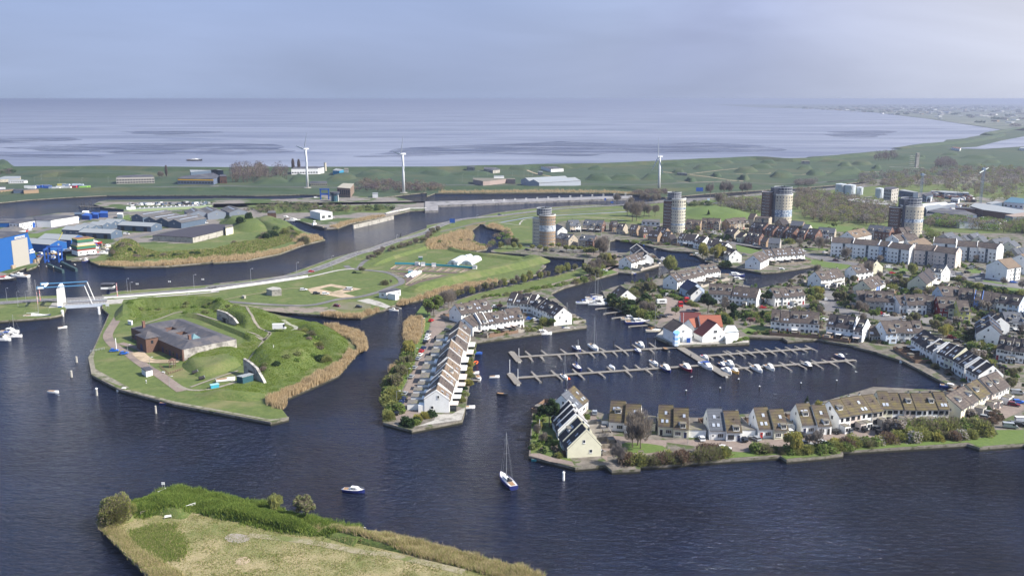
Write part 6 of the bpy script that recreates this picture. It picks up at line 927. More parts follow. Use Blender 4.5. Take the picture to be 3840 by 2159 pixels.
  for s_ in(-1,1):mb.tube((.02*L_,s_*B_*.48,H_),(.05*L_,0,H_+hm*.95),.022,n=3,caps=False);mb.tube((.05*L_,0,H_+hm*.55),(.03*L_,s_*.8,H_+hm*.55),.03,n=3)
  mb.build('rigging',metal,o);mb=MB();mb.sweep([[(x,-w_*.5*a,H_+.1),(x,0,H_+1.1*a),(x,w_*.5*a,H_+.1)]for x,a in((-.2*L_,1),(-.08*L_,.95),(-.02*L_,.55))]);mb.build('sprayhood',cover or blue_dk,o);mb=MB();mb.box(-.33*L_,0,H_-.12,L_*.24,B_*.45,.2);mb.build('cockpit',teak,o)
 return o
_fa=P('L',885,992,0)-P('L',318,645,0);FA=math.degrees(math.atan2(_fa.y,_fa.x));BW=mat('blue_canvas',(.03,.08,.3),(.03,.07,.26));RC=mat('crimson_canvas',(.4,.02,.06),(.35,.02,.05));BKC=mat('black_canvas',(.03,.03,.035),(.04,.04,.05))
_B=[('K',1008,362,'m',9.5,'n',FA,'on upper jetty left of the tall yacht',BKC),('K',1212,345,'s',11,'w',FA,'with tallest mast at the upper jetty',BKC),('K',1748,392,'m',7,'n',FA,'below the upper jetty midway',BW),('K',1775,318,'m',8.5,'w',FA,'above the upper jetty near the clubhouse',None),('K',2085,368,'o',6,'k',FA,'at upper jetty beside the boathouse',None),('K',858,702,'s',7.5,'w',FA,'at lower jetty beside orange ring dinghy',None),('K',905,712,'r',2.6,'o',FA,'tied to the small yacht',None),('K',1015,590,'s',9.5,'n',FA,'above the lower jetty, dark mast',BW),('K',1435,585,'o',5.5,'w',FA,'above lower jetty with white canopy',white_paint),('K',1940,532,'s',8,'w',FA,'above the lower jetty, right of the canopy boat',None),('K',2082,608,'m',9.5,'n',FA,'below lower jetty, left of the maroon boat',None),('K',2330,598,'m',10,'m',FA,'below the lower jetty',None),('L',640,895,'m',11.5,'w',FA,'beside the oblique jetty, large',BW),('L',622,790,'m',7,'w',FA,'under crimson cover at the oblique jetty',RC),('L',828,880,'m',6.5,'n',FA,'first right of the oblique jetty',None),('L',918,868,'m',8.5,'w',FA,'second right of the oblique jetty',None),('L',888,952,'m',8,'w',FA,'below lower jetty with white cover',white_paint),('L',980,950,'m',7.5,'y',FA,'beside the white covered boat',BW),('L',1248,930,'m',9,'w',FA,'with tall wheelhouse, eastern lower jetty',None),('L',1402,912,'m',8,'w',FA,'right of the wheelhouse boat',None),('L',1855,888,'m',8.5,'k',FA,'alone on the eastern lower jetty',BKC),('L',2255,778,'m',7.5,'n',FA,'last berth of the eastern lower jetty',None),('L',2028,572,'o',8.5,'w',-3,'moored along the awning row quay',None),('I',148,945,'m',13,'w',3,'nearest of the yacht raft by the quay',BKC),('I',120,905,'s',12,'w',5,'second in the yacht raft by the quay',BW),('I',90,872,'s',11,'w',6,'farthest in the yacht raft by the quay',None),('I',-30,930,'m',10,'w',3,'leftmost of the yacht raft by the quay',BW),('I',515,1125,'m',9.5,'c',5,'upper left of the big navy yacht',None),('I',615,1170,'m',14,'n',8,'largest at the tree lined quay',None),('I',812,1268,'s',9,'c',6,'beside the blue white boathouse',teak),('I',552,580,'m',5.5,'n',5,'off the canal point row',None),('I',912,408,'m',8.5,'w',-5,'moored at the canal point tip',None),('I',862,452,'o',4.5,'w',30,'at the canal point quay',None),('I',1338,358,'m',12,'k',-6,'long, left of the yellow willows',None),('I',2348,540,'m',9.5,'w',-12,'alone in the inner basin',None),('I',1782,602,'m',14,'n',-10,'longest behind the canal row jetties',None),('I',1812,652,'m',11,'k',-8,'second behind the canal row jetties',None),('I',722,238,'o',6,'b',-8,'with blue cover on the north canal',BW),('I',1450,425,'s',12,'k',80,'with very tall mast behind the canal row',BKC),('H',1668,408,'m',10,'w',2,'at the left peninsula garden quay',None),('H',1900,368,'s',10.5,'w',3,'at the white end gable',None),('H',1280,448,'o',6.5,'w',6,'with yellow stern at the garden quay',None),('H',1552,408,'o',4.5,'w',0,'small with outboard at garden quay',None),('H',1010,688,'r',4.5,'o',80,'at the tan terrace quay',None),('H',994,795,'o',4.8,'w',20,'uppermost at the tan terrace',None),('H',1040,845,'o',6,'w',-75,'middle one at the tan terrace jetty',None),('H',937,1135,'o',5.5,'w',10,'lowest at the tan terrace quay',None),('H',1025,602,'o',5,'b',10,'blue covered at the tan terrace quay',BW),('H',1195,832,'o',4.5,'w',10,'under way, upper of two in mid channel',None),('H',1275,1005,'o',4.8,'k',-20,'under way, lower of two in mid channel',None),('G',2175,1018,'m',5.5,'w',175,'under way leaving the slipway',None),('F',755,742,'o',4.5,'w',30,'under way below the drawbridge',None),('S',2518,375,'m',7.2,'n',-12,'under way above the grass spit',None),('U',1818,545,'s',11.5,'n',112,'under way alone in the foreground',BKC),('W',135,988,'o',5,'w',-10,'under way at far left with two people',None),('M',410,1058,'o',6.2,'t',-8,'tied below the tip garden',None),('O',1512,495,'m',7.5,'b',-28,'at the basin corner beside the stepped row',None),('O',992,200,'o',6,'w',-15,'under cover along the black terrace quay',white_paint),('R',475,1068,'m',5.5,'w',-5,'moored at the fort quay',None),('R',952,1208,'o',6.5,'n',-5,'moored at the fort quay',None),('F',452,618,'s',15,'n',2,'classic ship with two bare masts by the bank',white_paint),('F',30,890,'m',10,'w',-10,'nearest of the cluster at left edge',BKC),('F',90,845,'m',11,'w',4,'middle of the cluster at left edge',BW),('F',120,800,'m',10,'w',0,'farthest of the cluster at left edge',None),('F',170,852,'s',8,'w',10,'rightmost of the cluster at left edge',BKC),('F',238,125,'m',13.5,'w',172,'moored below the blue shipyard hall',None),('F',45,170,'m',16,'k',12,'fishing vessel with red deck at left edge',red_paint),('B',872,1028,'m',11,'w',5,'left one in the inlet by the brick hut',None),('B',962,1062,'m',15,'w',-4,'largest in the inlet by the brick hut',None),('B',772,1045,'o',6,'w',80,'small one in the inlet corner',None),('A',975,1285,'m',6,'w',90,'small one beside the tiered vessel',None),('A',1040,1290,'m',9,'n',90,'tug like boat beside the tiered vessel',None)]
for t,x,y,kd,L_,c_,hd,ds,cv in _B:
 nmk=dict(m='motor boat',s='yacht',o='open boat',r='dinghy')[kd];o=boat(kd,L_,paintc[c_],'%s %s %s'%(CN[c_],nmk,ds),P(t,x,y,0.0),R(hd),cv)
for i,(x,y,L_,c_,hd,ds)in enumerate(((1295,1120,10,'c',80,'cream motor boat on land beside the mound'),(1140,1140,9,'w',60,'white motor boat ashore left of the cream one'),(1130,1190,8,'r',20,'red trimmed boat ashore near the sheet piling'),(1240,1195,8,'w',10,'white boat ashore on the yard corner'),(1120,1075,15,'r',5,'long red ship hull ashore behind the vessel'),(440,1140,12,'o',15,'orange lifeboat beside the blue workshop'),(640,1200,9,'y',5,'yellow boat hanging in the boat lift'),(800,1180,11,'k',20,'dark hull ashore left of the tiered vessel'))):
 o=boat('m',L_,paintc[c_],ds,P('A',x,y,GZ+.8),R(hd));o.location.z=GZ+.6
def barge(t,x0,y0,x1,y1,L0,hullc,label,tank=True):
 a,b=P(t,x0,y0,0),P(t,x1,y1,0);d=b-a;L_=d.length;o=thing('barge',label,'barge',(a+b)/2,math.atan2(d.y,d.x));B_=L0;st=((-.5,.6),(-.45,1),(.42,1),(.48,.7),(.5,.2));mb=MB();mb.sweep([[(f*L_,-B_*w_/2,-.5),(f*L_,-B_*w_/2,2.4),(f*L_,B_*w_/2,2.4),(f*L_,B_*w_/2,-.5)]for f,w_ in st]);mb.build('hull',hullc,o)
 mb=MB();mb.box(0,0,2.4,L_*.72,B_*.6,.9);mb.build('hold_cover',metal if tank else timber,o);mb=MB();mb.box(-L_*.42,0,2.4,L_*.1,B_*.8,2.4);w_=mb.build('wheelhouse',white_paint,o);mb=MB();mb.box(-L_*.4,0,4.8,L_*.04,B_*.5,2.2);mb.build('bridge',glass if False else white_paint,w_);mb=MB();mb.box(-L_*.4,0,5.6,L_*.041,B_*.52,.8);mb.build('window',glass,w_)
 if tank:
  mb=MB()
  for q in range(14):x=-L_*.33+q*L_*.05;mb.tube((x,-B_*.3,3.2),(x,B_*.3,3.2),.18,n=5);mb.box(x+1,B_*.2,3.2,1,1,.9)
  mb.build('deck_pipes',white_paint,o);mb=MB();mb.tube((L_*.38,0,2.4),(L_*.38,0,9),.15);mb.build('mast',metal,o)
barge('A',1495,690,2560,640,9,paintc['g'],'long lime and white tanker barge moored along the lock island');barge('B',1208,1140,1358,1172,4.5,paintc['k'],'black workboat moored below the white cube office',False)
o=boat('m',30,paintc['k'],'small dark ship far out on the tidal sea',P('A',2350,75,0),0,cat='ship')
car_cols=dict(w=mat('car_white',(.75,.75,.75),(.72,.72,.72),rough=.25),s=mat('car_silver',(.38,.40,.42),(.34,.36,.38),rough=.25,metal=.3),k=mat('car_black',(.012,.013,.016),(.02,.02,.022),rough=.2),n=mat('car_navy',(.012,.025,.09),(.015,.03,.1),rough=.2),r=mat('car_red',(.45,.015,.02),(.4,.015,.02),rough=.25),m=mat('car_maroon',(.15,.012,.03),(.13,.01,.025),rough=.25),b=mat('car_blue',(.02,.12,.5),(.02,.11,.45),rough=.25),g=mat('car_grey',(.10,.11,.12),(.08,.09,.1),rough=.25),o=mat('car_orange',(.7,.2,.02),(.65,.18,.02),rough=.3),e=mat('car_beige',(.36,.32,.27),(.32,.28,.24),rough=.3))
CC=dict(w='white',s='silver',k='black',n='navy',r='red',m='maroon',b='blue',g='grey',o='orange',e='beige')
CARM={}
def car_meshes(kind):
 if kind in CARM:return CARM[kind]
 L_,W_,H_=dict(h=(4.1,1.75,1.46),e=(4.6,1.8,1.5),v=(5.1,1.95,1.98),c=(6.8,2.2,2.9))[kind];mb=MB()
 if kind in 'he':
  prof=[(-.5,.35),(-.49,.85),(-.42,.98),(-.1,1.0),(.2,.98),(.45,.78),(.5,.6),(.5,.35)]
 else:prof=[(-.5,.4),(-.5,1.1),(.3,1.1),(.46,.95),(.5,.7),(.5,.4)]
 def sw(prof,w0,w1,mb):mb.sweep([[(x*L_,y,z)for x,z in prof]for y in(-w0/2,)]+[[(x*L_*.97,y,z)for x,z in prof]for y in(w1/2,)]if False else[[(x*L_,-w0/2,z)for x,z in prof],[(x*L_,w0/2,z)for x,z in prof]])
 sw(prof,W_,W_,mb)
 if kind in 'he':rf=[(-.40,.98),(-.33,H_),(-.02 if kind=='h' else.0,H_),(.2,.99)]if kind=='h' else[(-.47,.98),(-.42,H_),(.02,H_),(.2,.99)]
 elif kind=='v':rf=[(-.5,1.1),(-.49,H_),(.22,H_),(.38,1.1)]
 else:rf=[(-.5,1.1),(-.5,H_),(.38,H_),(.42,2.2),(.3,1.8),(.4,1.1)]
 g=MB();w2=W_*(.86 if kind in 'he' else.95);g.sweep([[(x*L_,-w2/2,z)for x,z in rf],[(x*L_,w2/2,z)for x,z in rf]])
 r_=MB();x0,x1=min(p[0]for p in rf if p[1]>=H_-.01),max(p[0]for p in rf if p[1]>=H_-.01);r_.box((x0+x1)/2*L_,0,H_-.05,(x1-x0)*L_+.12,w2+.04,.1)
 if kind in 'vc':r_.box((x0+x1)/2*L_-.3,0,1.05,(x1-x0)*L_-.6,w2+.06,H_-1.3 if kind=='v' else H_-1.1)
 wh=MB();wh.tube((0,-.11,0),(0,.11,0),.32,.32,12);rim=MB();rim.tube((0,-.125,0),(0,.125,0),.19,.19,8);hl=MB();hl.box(0,0,0,.1,.34,.16)
 CARM[kind]=(L_,W_,mb,g.mesh('windows',glass),r_,wh.mesh('wheel',[tyre]),rim.mesh('rim',[metal]),hl.mesh('headlight',[lamp_glow]),{})
 return CARM[kind]
def car(kind,c_,label,loc,rz,group):
 L_,W_,bm,gm,rm,wm,rimm,hm,cache=car_meshes(kind);o=thing('parked_car' if kind in 'he' else('van' if kind=='v' else 'camper_van'),label,'car' if kind in 'he' else('van' if kind=='v' else 'camper van'),loc,rz,group)
 if c_ not in cache:cache[c_]=(bm.mesh('body',[car_cols[c_]]),rm.mesh('roof',[car_cols[c_]]))
 link('body',cache[c_][0],o);link('windows',gm,o);link('roof',cache[c_][1],o)
 for sx in(-.31,.31):
  for sy in(-1,1):w_=put('wheel',wm,o,(sx*L_,sy*(W_/2-.1),.32));link('rim',rimm,w_)
 for sy in(-1,1):put('headlight',hm,o,(L_/2,sy*W_*.36,.68))
 return o
_C=[('along the left peninsula road','H','h','572,275,r,70 548,390,g,72 540,422,w,72 530,455,w,72 515,488,k,72 495,548,n,74 475,580,r,74 462,615,w,75 445,652,s,75 408,742,s,78 377,830,s,80 312,998,s,80 298,1045,n,80 277,1088,n,80 240,1188,k,75'),('beside the tan terrace garages','H','h','735,368,g,0 640,448,k,0 590,605,g,0 480,905,k,5 475,940,n,5 465,988,w,0'),('in the upper yards of the left peninsula','H','h','1545,258,b,10 1600,268,w,5 1205,138,w,10'),('on the white awning drive','H','e','595,692,w,5'),('around the tip cluster','M','e','1063,485,s,85 1160,668,e,95 1142,970,s,-5'),('outside the quay pairs','N','e','420,958,w,92 925,968,k,100 1068,958,s,115 1475,872,w,100 1612,912,k,120 2028,872,k,125 2168,862,g,125'),('parked on the foreground verge side','N','e','700,1078,w,-15 1125,1068,s,2 1680,1022,s,-5 1880,1008,w,-12 2180,978,g,8'),('before the long mossy terrace','O','e','455,1008,k,120 620,992,g,100 760,952,w,110 822,978,w,5 1132,952,s,120 1280,918,g,125 1370,922,s,125 1560,897,k,-5'),('by the corner row hedges','O','e','1955,868,s,-30 2015,818,s,-30 2290,708,m,-30 2350,678,b,-5'),('in the right edge parking','O','v','2245,975,s,-15 2330,570,s,-10 712,1060,k,5 2390,905,w,-10'),('behind the right edge vans','O','e','2325,948,g,-20 2372,955,k,-20'),('along the street behind the black terrace','O','e','1825,52,w,-20 1925,112,g,-25 2110,242,g,-25 2172,272,k,-20'),('on the lane above the black terrace','Q','e','1335,792,m,-25 1420,842,k,-20 1565,912,g,-30'),('on the willow path lawn','I','h','165,545,w,85 222,538,w,0 395,372,k,10'),('around the red lorry yard','I','e','990,833,w,5 1575,918,w,90 1245,1028,s,5 1310,1022,k,5 850,1108,k,0 925,1092,k,0'),('along the central street','I','h','2125,983,r,5 2450,983,w,10'),('by the yellow willows','I','h','1720,445,w,20 1712,415,k,15 1790,402,s,30 1832,388,s,30 1905,348,g,20'),('on the right avenue','J','h','175,883,w,85 120,942,s,8 120,968,g,8 170,742,k,-10 200,762,s,-10 265,733,g,-15 305,720,k,-15 345,720,s,-15'),('left of the flats','J','h','175,318,w,20 300,412,m,0 375,388,s,5 505,403,s,5 322,383,g,5 230,148,w,5'),('between the flats and the cream gable','J','e','1030,523,k,0 965,593,g,0 865,553,g,10 985,568,r,10 995,668,w,5 1080,753,w,0 1010,735,k,0 1160,637,s,10 1290,518,s,0'),('around the gabled flats','J','e','1705,603,w,0 1890,557,k,15 1920,512,s,-5 1950,497,s,-5 1980,492,g,-5 2080,583,s,10 2445,678,b,0 2062,523,g,0 2380,333,s,5 1440,183,k,0'),('before the coloured terrace','J','h','905,1077,w,10 860,1058,r,0 1150,1112,w,0 170,1133,w,0'),('on the brick estate streets','D','h','720,833,w,5 805,1192,g,0 888,1192,w,0 895,1217,w,0 822,1227,g,5 985,1232,w,10 1150,1302,k,0 1390,1347,w,20 1500,1342,g,0 2290,1277,w,0'),('behind the pollard trees','C','h','1210,1410,k,0 1430,1422,k,0 1515,1428,k,0 1630,1435,k,0'),('on the dam grass car park','G','e','1090,768,w,5 1245,812,k,15 1355,817,w,10'),('on the worn slipway grass','G','h','1490,962,m,-20 1755,975,k,-5'),('driving on the dam road','G','h','1183,548,r,12'),('driving on the road before the tan tower','C','h','880,988,n,12'),('at the fort lawn edge','F','h','1378,1022,b,12 1498,1055,b,20'),('in the harbour yard','A','v','1525,963,w,0 2480,831,w,20 1240,1200,w,0'),('at the lock','B','v','1240,783,w,10 1428,1022,w,5')]
for ds,t,kd,s_ in _C:
 lst=sorted([(lambda a:(float(a[0]),float(a[1]),a[2],float(a[3])))(w_.split(','))for w_ in s_.split()])
 cc={}
 for q in lst:cc[q[2]]=cc.get(q[2],0)+1
 seen={}
 for x,y,c_,hd in lst:
  i=seen.get(c_,0);seen[c_]=i+1;od=ordw(i,cc[c_]);nn='car' if kd in 'he' else 'van'
  car(kd,c_,'%s %s %s%s'%(CC[c_],nn,ds,(', %s of the %s ones'%(od,CC[c_]))if od else ''),P(t,x,y,GZ+.14),R(hd),'vehicles '+ds if len(lst)>1 else None)
car('v','w','white van parked on the square beach volleyball ground',P('G',1628,765,GZ+.12),R(170),None);car('c','w','white camper van with small windows on the rampart top',P('V',1120,592,GZ+1.2),R(4),None);car('v','w','white delivery van before the cream flats',P('J',945,500,GZ+.1),R(0),None);car('v','s','silver van on the avenue beside the gabled flats',P('J',2030,655,GZ+.1),R(-10),None);car('v','s','long silver van under the leaning sculpture',P('J',1795,580,GZ+.1),R(-8),None);car('v','w','white van on the lane above the skylight row',P('D',1962,1430,GZ+.1),R(5),None)
for x,y,lb in((1200,925,'red lorry cab with sleeper, right of two in the yard'),(1125,975,'red lorry cab behind the hedge, left of two')):
 o=thing('lorry',lb,'lorry',P('I',x,y,GZ+.1),R(-80));mb=MB();mb.box(.6,0,.9,2.3,2.5,2.9,taper=.94);mb.build('cab',red_paint,o);mb=MB();mb.box(-2,0,.7,5.4,1,.4);mb.build('chassis',black_paint,o);mb=MB();mb.box(1.72,0,2.2,.1,2.1,1);mb.build('windscreen',glass,o)
 for sx in(.9,-2.2,-3.5):
  for sy in(-1,1):mb=MB();mb.tube((sx,sy*1.05,.5),(sx,sy*1.3,.5),.5,n=12);mb.build('wheel',tyre,o)
o=thing('caravan','white caravan behind the wooden fence of the lorry yard','caravan',P('I',905,930,GZ+.1),R(5));mb=MB();mb.box(0,0,.5,6,2.3,2.2,taper=.96);mb.build('body',white_paint,o);mb=MB();mb.box(0,-1.15,1.5,3,.08,.7);mb.build('window',glass,o);mb=MB();mb.tube((0,-1.2,.35),(0,-.95,.35),.35,n=10);mb.build('wheel',tyre,o)
def lamp(t,x,yt,yb,label,group,z=GZ):
 p=P(t,x,yb,z);k=p.y/FPX/TILES[t][2];h=(yb-yt)*k*1.05;o=thing('street_lamp',label,'street lamp',p,rnd.uniform(-.3,.3),group);mb=MB();mb.tube((0,0,0),(0,0,h),.11,.07,7);mb.tube((0,0,h),(1.1,0,h+.15),.05,.05,5);mb.build('pole',metal,o);mb=MB();mb.box(1.3,0,h+.08,.8,.3,.14);mb.build('lamp_head',white_paint,o)
LG=[('the dam road, canal side','G',((457,510,685),(1008,435,605),(1433,355,515),(1722,305,405),(2210,100,150))),('the road left of the drawbridge','F',((85,258,410),(218,300,475),(318,298,462))),('the road right of the drawbridge','F',((1540,145,308),(1578,190,308),(2345,100,285),(2262,325,430))),('the fort path','F',((1545,935,1080),(1808,1088,1215),(2045,1318,1448))),('the left peninsula road','H',((335,738,845),(232,958,1090),(412,540,645),(482,245,470),(600,108,200))),('the inner streets','I',((178,20,135),(2025,880,990),(1530,300,440))),('the foreground street','N',((255,925,1010),)),('the street behind the black terrace','Q',((1800,920,1030),(1945,1120,1200))),('the far quay road','A',((500,240,300),(718,275,340),(890,175,225),(992,285,360),(1308,275,340),(415,280,335))),('the dune compound','C',((430,500,590),(560,530,610),(620,460,620),(820,430,560),(1035,460,520),(1175,450,530),(1225,450,530),(1275,460,530),(735,455,520))),('the straight road behind the tan tower','C',((602,990,1050),(945,950,990),(1738,880,915),(2110,1135,1260)))]
for ds,t,lst in LG:
 for i,(x,a,b)in enumerate(sorted(lst)):od=ordw(i,len(lst));lamp(t,x,a,b,'slender lamp post, %s%s'%((od+' along ')if od else 'along ',ds),'lamps along '+ds)
pole('F',1405,860,1005,.22,'thick white flagpole beside the fort path',m=white_paint,z=GZ,name='flagpole',cat='flagpole');pole('M',396,545,715,.12,'white flagpole in the tip garden',m=white_paint,z=GZ,name='flagpole',cat='flagpole');pole('L',352,235,590,.1,'tall white flagpole before the blue white boathouse',m=white_paint,z=GZ,name='flagpole',cat='flagpole');pole('V',1052,780,890,.14,'white marker pole standing in the rampart grass',m=white_paint,z=GZ+2,name='marker_pole',cat='pole');pole('C',2290,735,860,.1,'thin pole beside the road near the roundabout',m=metal,z=GZ,name='sign_pole',cat='pole')
stripes=mat('red_white_stripes',(.6,.04,.03),(.75,.75,.75),scale=1.2,stretch=(.01,.01,1.0),lo=.49,hi=.51,rough=.5)
for i,(x,a,b)in enumerate(((455,312,445),(486,280,405),(1418,200,365))):pole('F',x,a,b,.22,'raised red and white barrier, %s of three at the drawbridge'%ordw(i,3),'raised barriers',m=stripes,z=GZ+.4,name='road_barrier',cat='barrier')
for i,(x,a,b)in enumerate(((1660,200,275),(2050,175,245),(2452,150,218))):
 o=pole('F',x,a,b,.2,'navigation light frame with white boards, %s of three on the dam'%ordw(i,3),'navigation light frames',z=GZ,name='light_frame',cat='signal');h=3.2;mb=MB();mb.box(-.5,0,h,.6,.2,.9);mb.box(.5,0,h,.6,.2,.9);mb.build('board',white_paint,o)
def board(t,x,y,w_,h,zc,m,label,rz=0):
 p=P(t,x,y);o=thing('sign_board',label,'sign',p,rz);mb=MB();mb.tube((-w_*.35,0,0),(-w_*.35,0,zc),.07);mb.tube((w_*.35,0,0),(w_*.35,0,zc),.07);mb.build('post',metal,o);mb=MB();mb.box(0,-.08,zc-h/2,w_,.1,h);mb.build('panel',m,o)
board('F',1300,512,2.0,1.6,2.6,white_paint,'white sign board on posts beside the bridge abutment');board('C',310,1118,5,4,5,blue_paint,'blue road sign on the near side of the curve');board('C',2235,885,3,2,5,blue_paint,'small blue road sign near the roundabout');board('C',2153,838,2,3,4,blue_paint,'blue sign on the stone pier end');board('D',718,715,9,5,4,blue_paint,'large blue billboard across the far canal');board('D',825,828,3,2.6,3,WALLS['l'],'pale blue monument on the roundabout');board('S',680,350,1.0,.8,2.2,white_paint,'small white sign at the tip of the grass spit')
def bench(t,x,y,rz,label,z=GZ,m=timber):
 p=P(t,x,y,z);o=thing('bench',label,'bench',p,rz);mb=MB();mb.box(0,0,.42,1.8,.42,.08);mb.build('seat',m,o);mb=MB();mb.box(0,.22,.55,1.8,.06,.3);mb.build('backrest',m,o)
 for s_ in(-1,1):mb=MB();mb.box(s_*.9,0,0,.12,.45,.42);mb.build('leg',concrete,o)
bench('S',722,622,R(20),'pale wooden bench in the scrub of the grass spit',z=2.1,m=white_paint);bench('M',1620,955,R(0),'dark bench on the round green');bench('R',905,865,R(-30),'white bench beside the playground fence',m=white_paint)
def rail(name,label,cat,spec,h,m,posts=5,z=GZ):
 pts=PL(spec,z);o=thing(name,label,cat,pts[0]);c=pts[0];mb=MB()
 for a,b in zip(pts,pts[1:]):
  a,b=a-c,b-c
  for zz in(h,h*.55):mb.tube(a+Vector((0,0,zz)),b+Vector((0,0,zz)),.07,n=5)
 mb.build('rail',m,o)
 for a,b in zip(pts,pts[1:]):
  for q in range(posts):p=a.lerp(b,q/max(1,posts-1))-c;mb=MB();mb.tube(p,p+Vector((0,0,h+.1)),.09,n=5);mb.build('post',m,o)
rail('wooden_railing','white timber rail lying across the scrub, right of the bench','railing','S 820,560 985,505',1.0,white_paint,z=2.3);rail('wooden_railing','grey timber rail across the scrub, left of the bench','railing','S 458,595 600,555',1.0,timber,z=2.3);rail('wooden_railing','low white rail at the tip of the spit','railing','S 625,388 700,352',.7,white_paint,posts=3,z=2.1);rail('playground_fence','brown fence around the fort playground','fence','R 868,790 960,880 1112,832',1.0,brick_red,posts=7);rail('dock_railing','metal railing on the landing stage at the fort','railing','R 115,640 268,610',1.1,metal,posts=6)
o=thing('climbing_frame','wooden play tower on the fort playground','playground',P('R',1005,800,GZ+.1));mb=MB()
for sx in(-1,1):
 for sy in(-1,1):mb.box(sx*1,sy*1,0,.2,.2,3.4)
mb.build('post',brick_red,o);mb=MB();mb.box(0,0,1.4,2.2,2.2,.15);mb.build('platform',timber,o);mb=MB();mb.add([(-1.4,-1.4,3.3),(1.4,-1.4,3.3),(1.4,1.4,3.3),(-1.4,1.4,3.3),(0,0,4.4)],[(0,1,4),(1,2,4),(2,3,4),(3,0,4)]);mb.build('roof',brick_brown,o)
o=boat('o',8,white_paint,'white boat hull lying upturned on the grass by the gravel path',P('V',470,1215,GZ+.3),R(25))
for i,(x,y,lb)in enumerate(((100,1110,'black drum lying on the grass bank, left'),(180,1180,'black drum lying on the grass bank, right'))):o=thing('drum',lb,'drum',P('V',x,y,GZ+.9),R(30));mb=MB();mb.tube((-1.2,0,0),(1.2,0,.3),.75,n=14);mb.build('body',black_paint,o);mb=MB();mb.tube((1.15,0,.3),(1.3,0,.33),.82,n=14);mb.build('rim',metal,o)
def person(t,x,y,label,top,legs,z=GZ+.12,rz=0):
 me=bpy.data.meshes.new('person');J=[(0,0,.95),(0,0,1.2),(0,0,1.42),(0,0,1.55),(0,0,1.66),(.1,0,.9),(.12,.03,.5),(.13,.0,.08),(.13,-.14,.04),(-.1,0,.9),(-.12,-.06,.5),(-.13,.06,.08),(-.13,-.08,.04),(.2,0,1.38),(.27,-.02,1.12),(.26,-.12,.88),(-.2,0,1.38),(-.27,.02,1.12),(-.26,-.06,.86)]
 E_=[(0,1),(1,2),(2,3),(3,4),(0,5),(5,6),(6,7),(7,8),(0,9),(9,10),(10,11),(11,12),(2,13),(13,14),(14,15),(2,16),(16,17),(17,18)];me.from_pydata(J,E_,[]);o=bpy.data.objects.new('person',me);COL.objects.link(o);o.location=P(t,x,y,z);o.rotation_euler=(0,0,rz);tag(o,label,'person')
 md=o.modifiers.new('skin','SKIN');rad=[.15,.14,.15,.065,.105,.09,.065,.05,.045,.09,.065,.05,.045,.06,.045,.035,.06,.045,.035]
 for v,r_ in zip(me.skin_vertices[0].data,rad):v.radius=(r_,r_)
 me.skin_vertices[0].data[0].use_root=True;o.modifiers.new('sub','SUBSURF').levels=1;me.materials.append(top)
 hd=MB();hd.lathe([(.0,1.70),(.08,1.715),(.11,1.78),(.085,1.85),(.0,1.87)],10,cap=False);hd.build('hair',brick_brown,o);mb=MB();mb.lathe([(.17,.5),(.165,.95),(.16,1.0)],10,cap=False);mb.build('trousers',legs,o)
person('F',1765,1405,'person in white top and dark trousers on the fort lawn',white_paint,blue_dk);person('O',2035,955,'person in dark coat walking on the right hand street',black_paint,black_paint);person('L',452,770,'person in dark coat standing on the oblique jetty',black_paint,blue_dk,z=.78);person('I',1212,1030,'person in pale coat in the lorry yard',WALLS['l'],black_paint)
def gull(t,x,y,z,rz,label):
 o=thing('gull',label,'gull',P(t,x,y,z),rz);mb=MB();mb.sweep([[(f*.5,r_*math.cos(a),r_*math.sin(a))for a in(0,1.26,2.51,3.77,5.03)]for f,r_ in((-.5,.02),(-.3,.07),(.1,.1),(.4,.07),(.55,.02))]);mb.add([(.2,0,.05),(-.12,0,.05),(-.1,.5,.22),(.05,.95,.1),(.22,.45,.2),(-.1,-.5,.22),(.05,-.95,.1),(.22,-.45,.2)],[(0,4,3,2,1),(1,5,6,7,0)]);mb.build('body',white_paint,o)
gull('L',2445,945,1.5,.3,'white gull flying low over the eastern basin');gull('L',462,1005,1.2,-.8,'white gull flying below the maroon boat');gull('L',2330,730,1.0,1.4,'white gull near the last jetty berth')
wake_m=mat('foam',(.30,.35,.42),(.03,.05,.09),scale=1.2,rough=.3,lo=.35,hi=.5)
for nm,s_,w_ in(('wake','S 2440,352 2400,338',.8),('wake','W 140,990 150,994',.5),('wake','G 2200,1016 2230,1020',.35),('wake','F 735,750 715,758',.8)):o=strip(nm,curve(PL(s_,0)),w_,.035,wake_m);o['kind']='stuff'
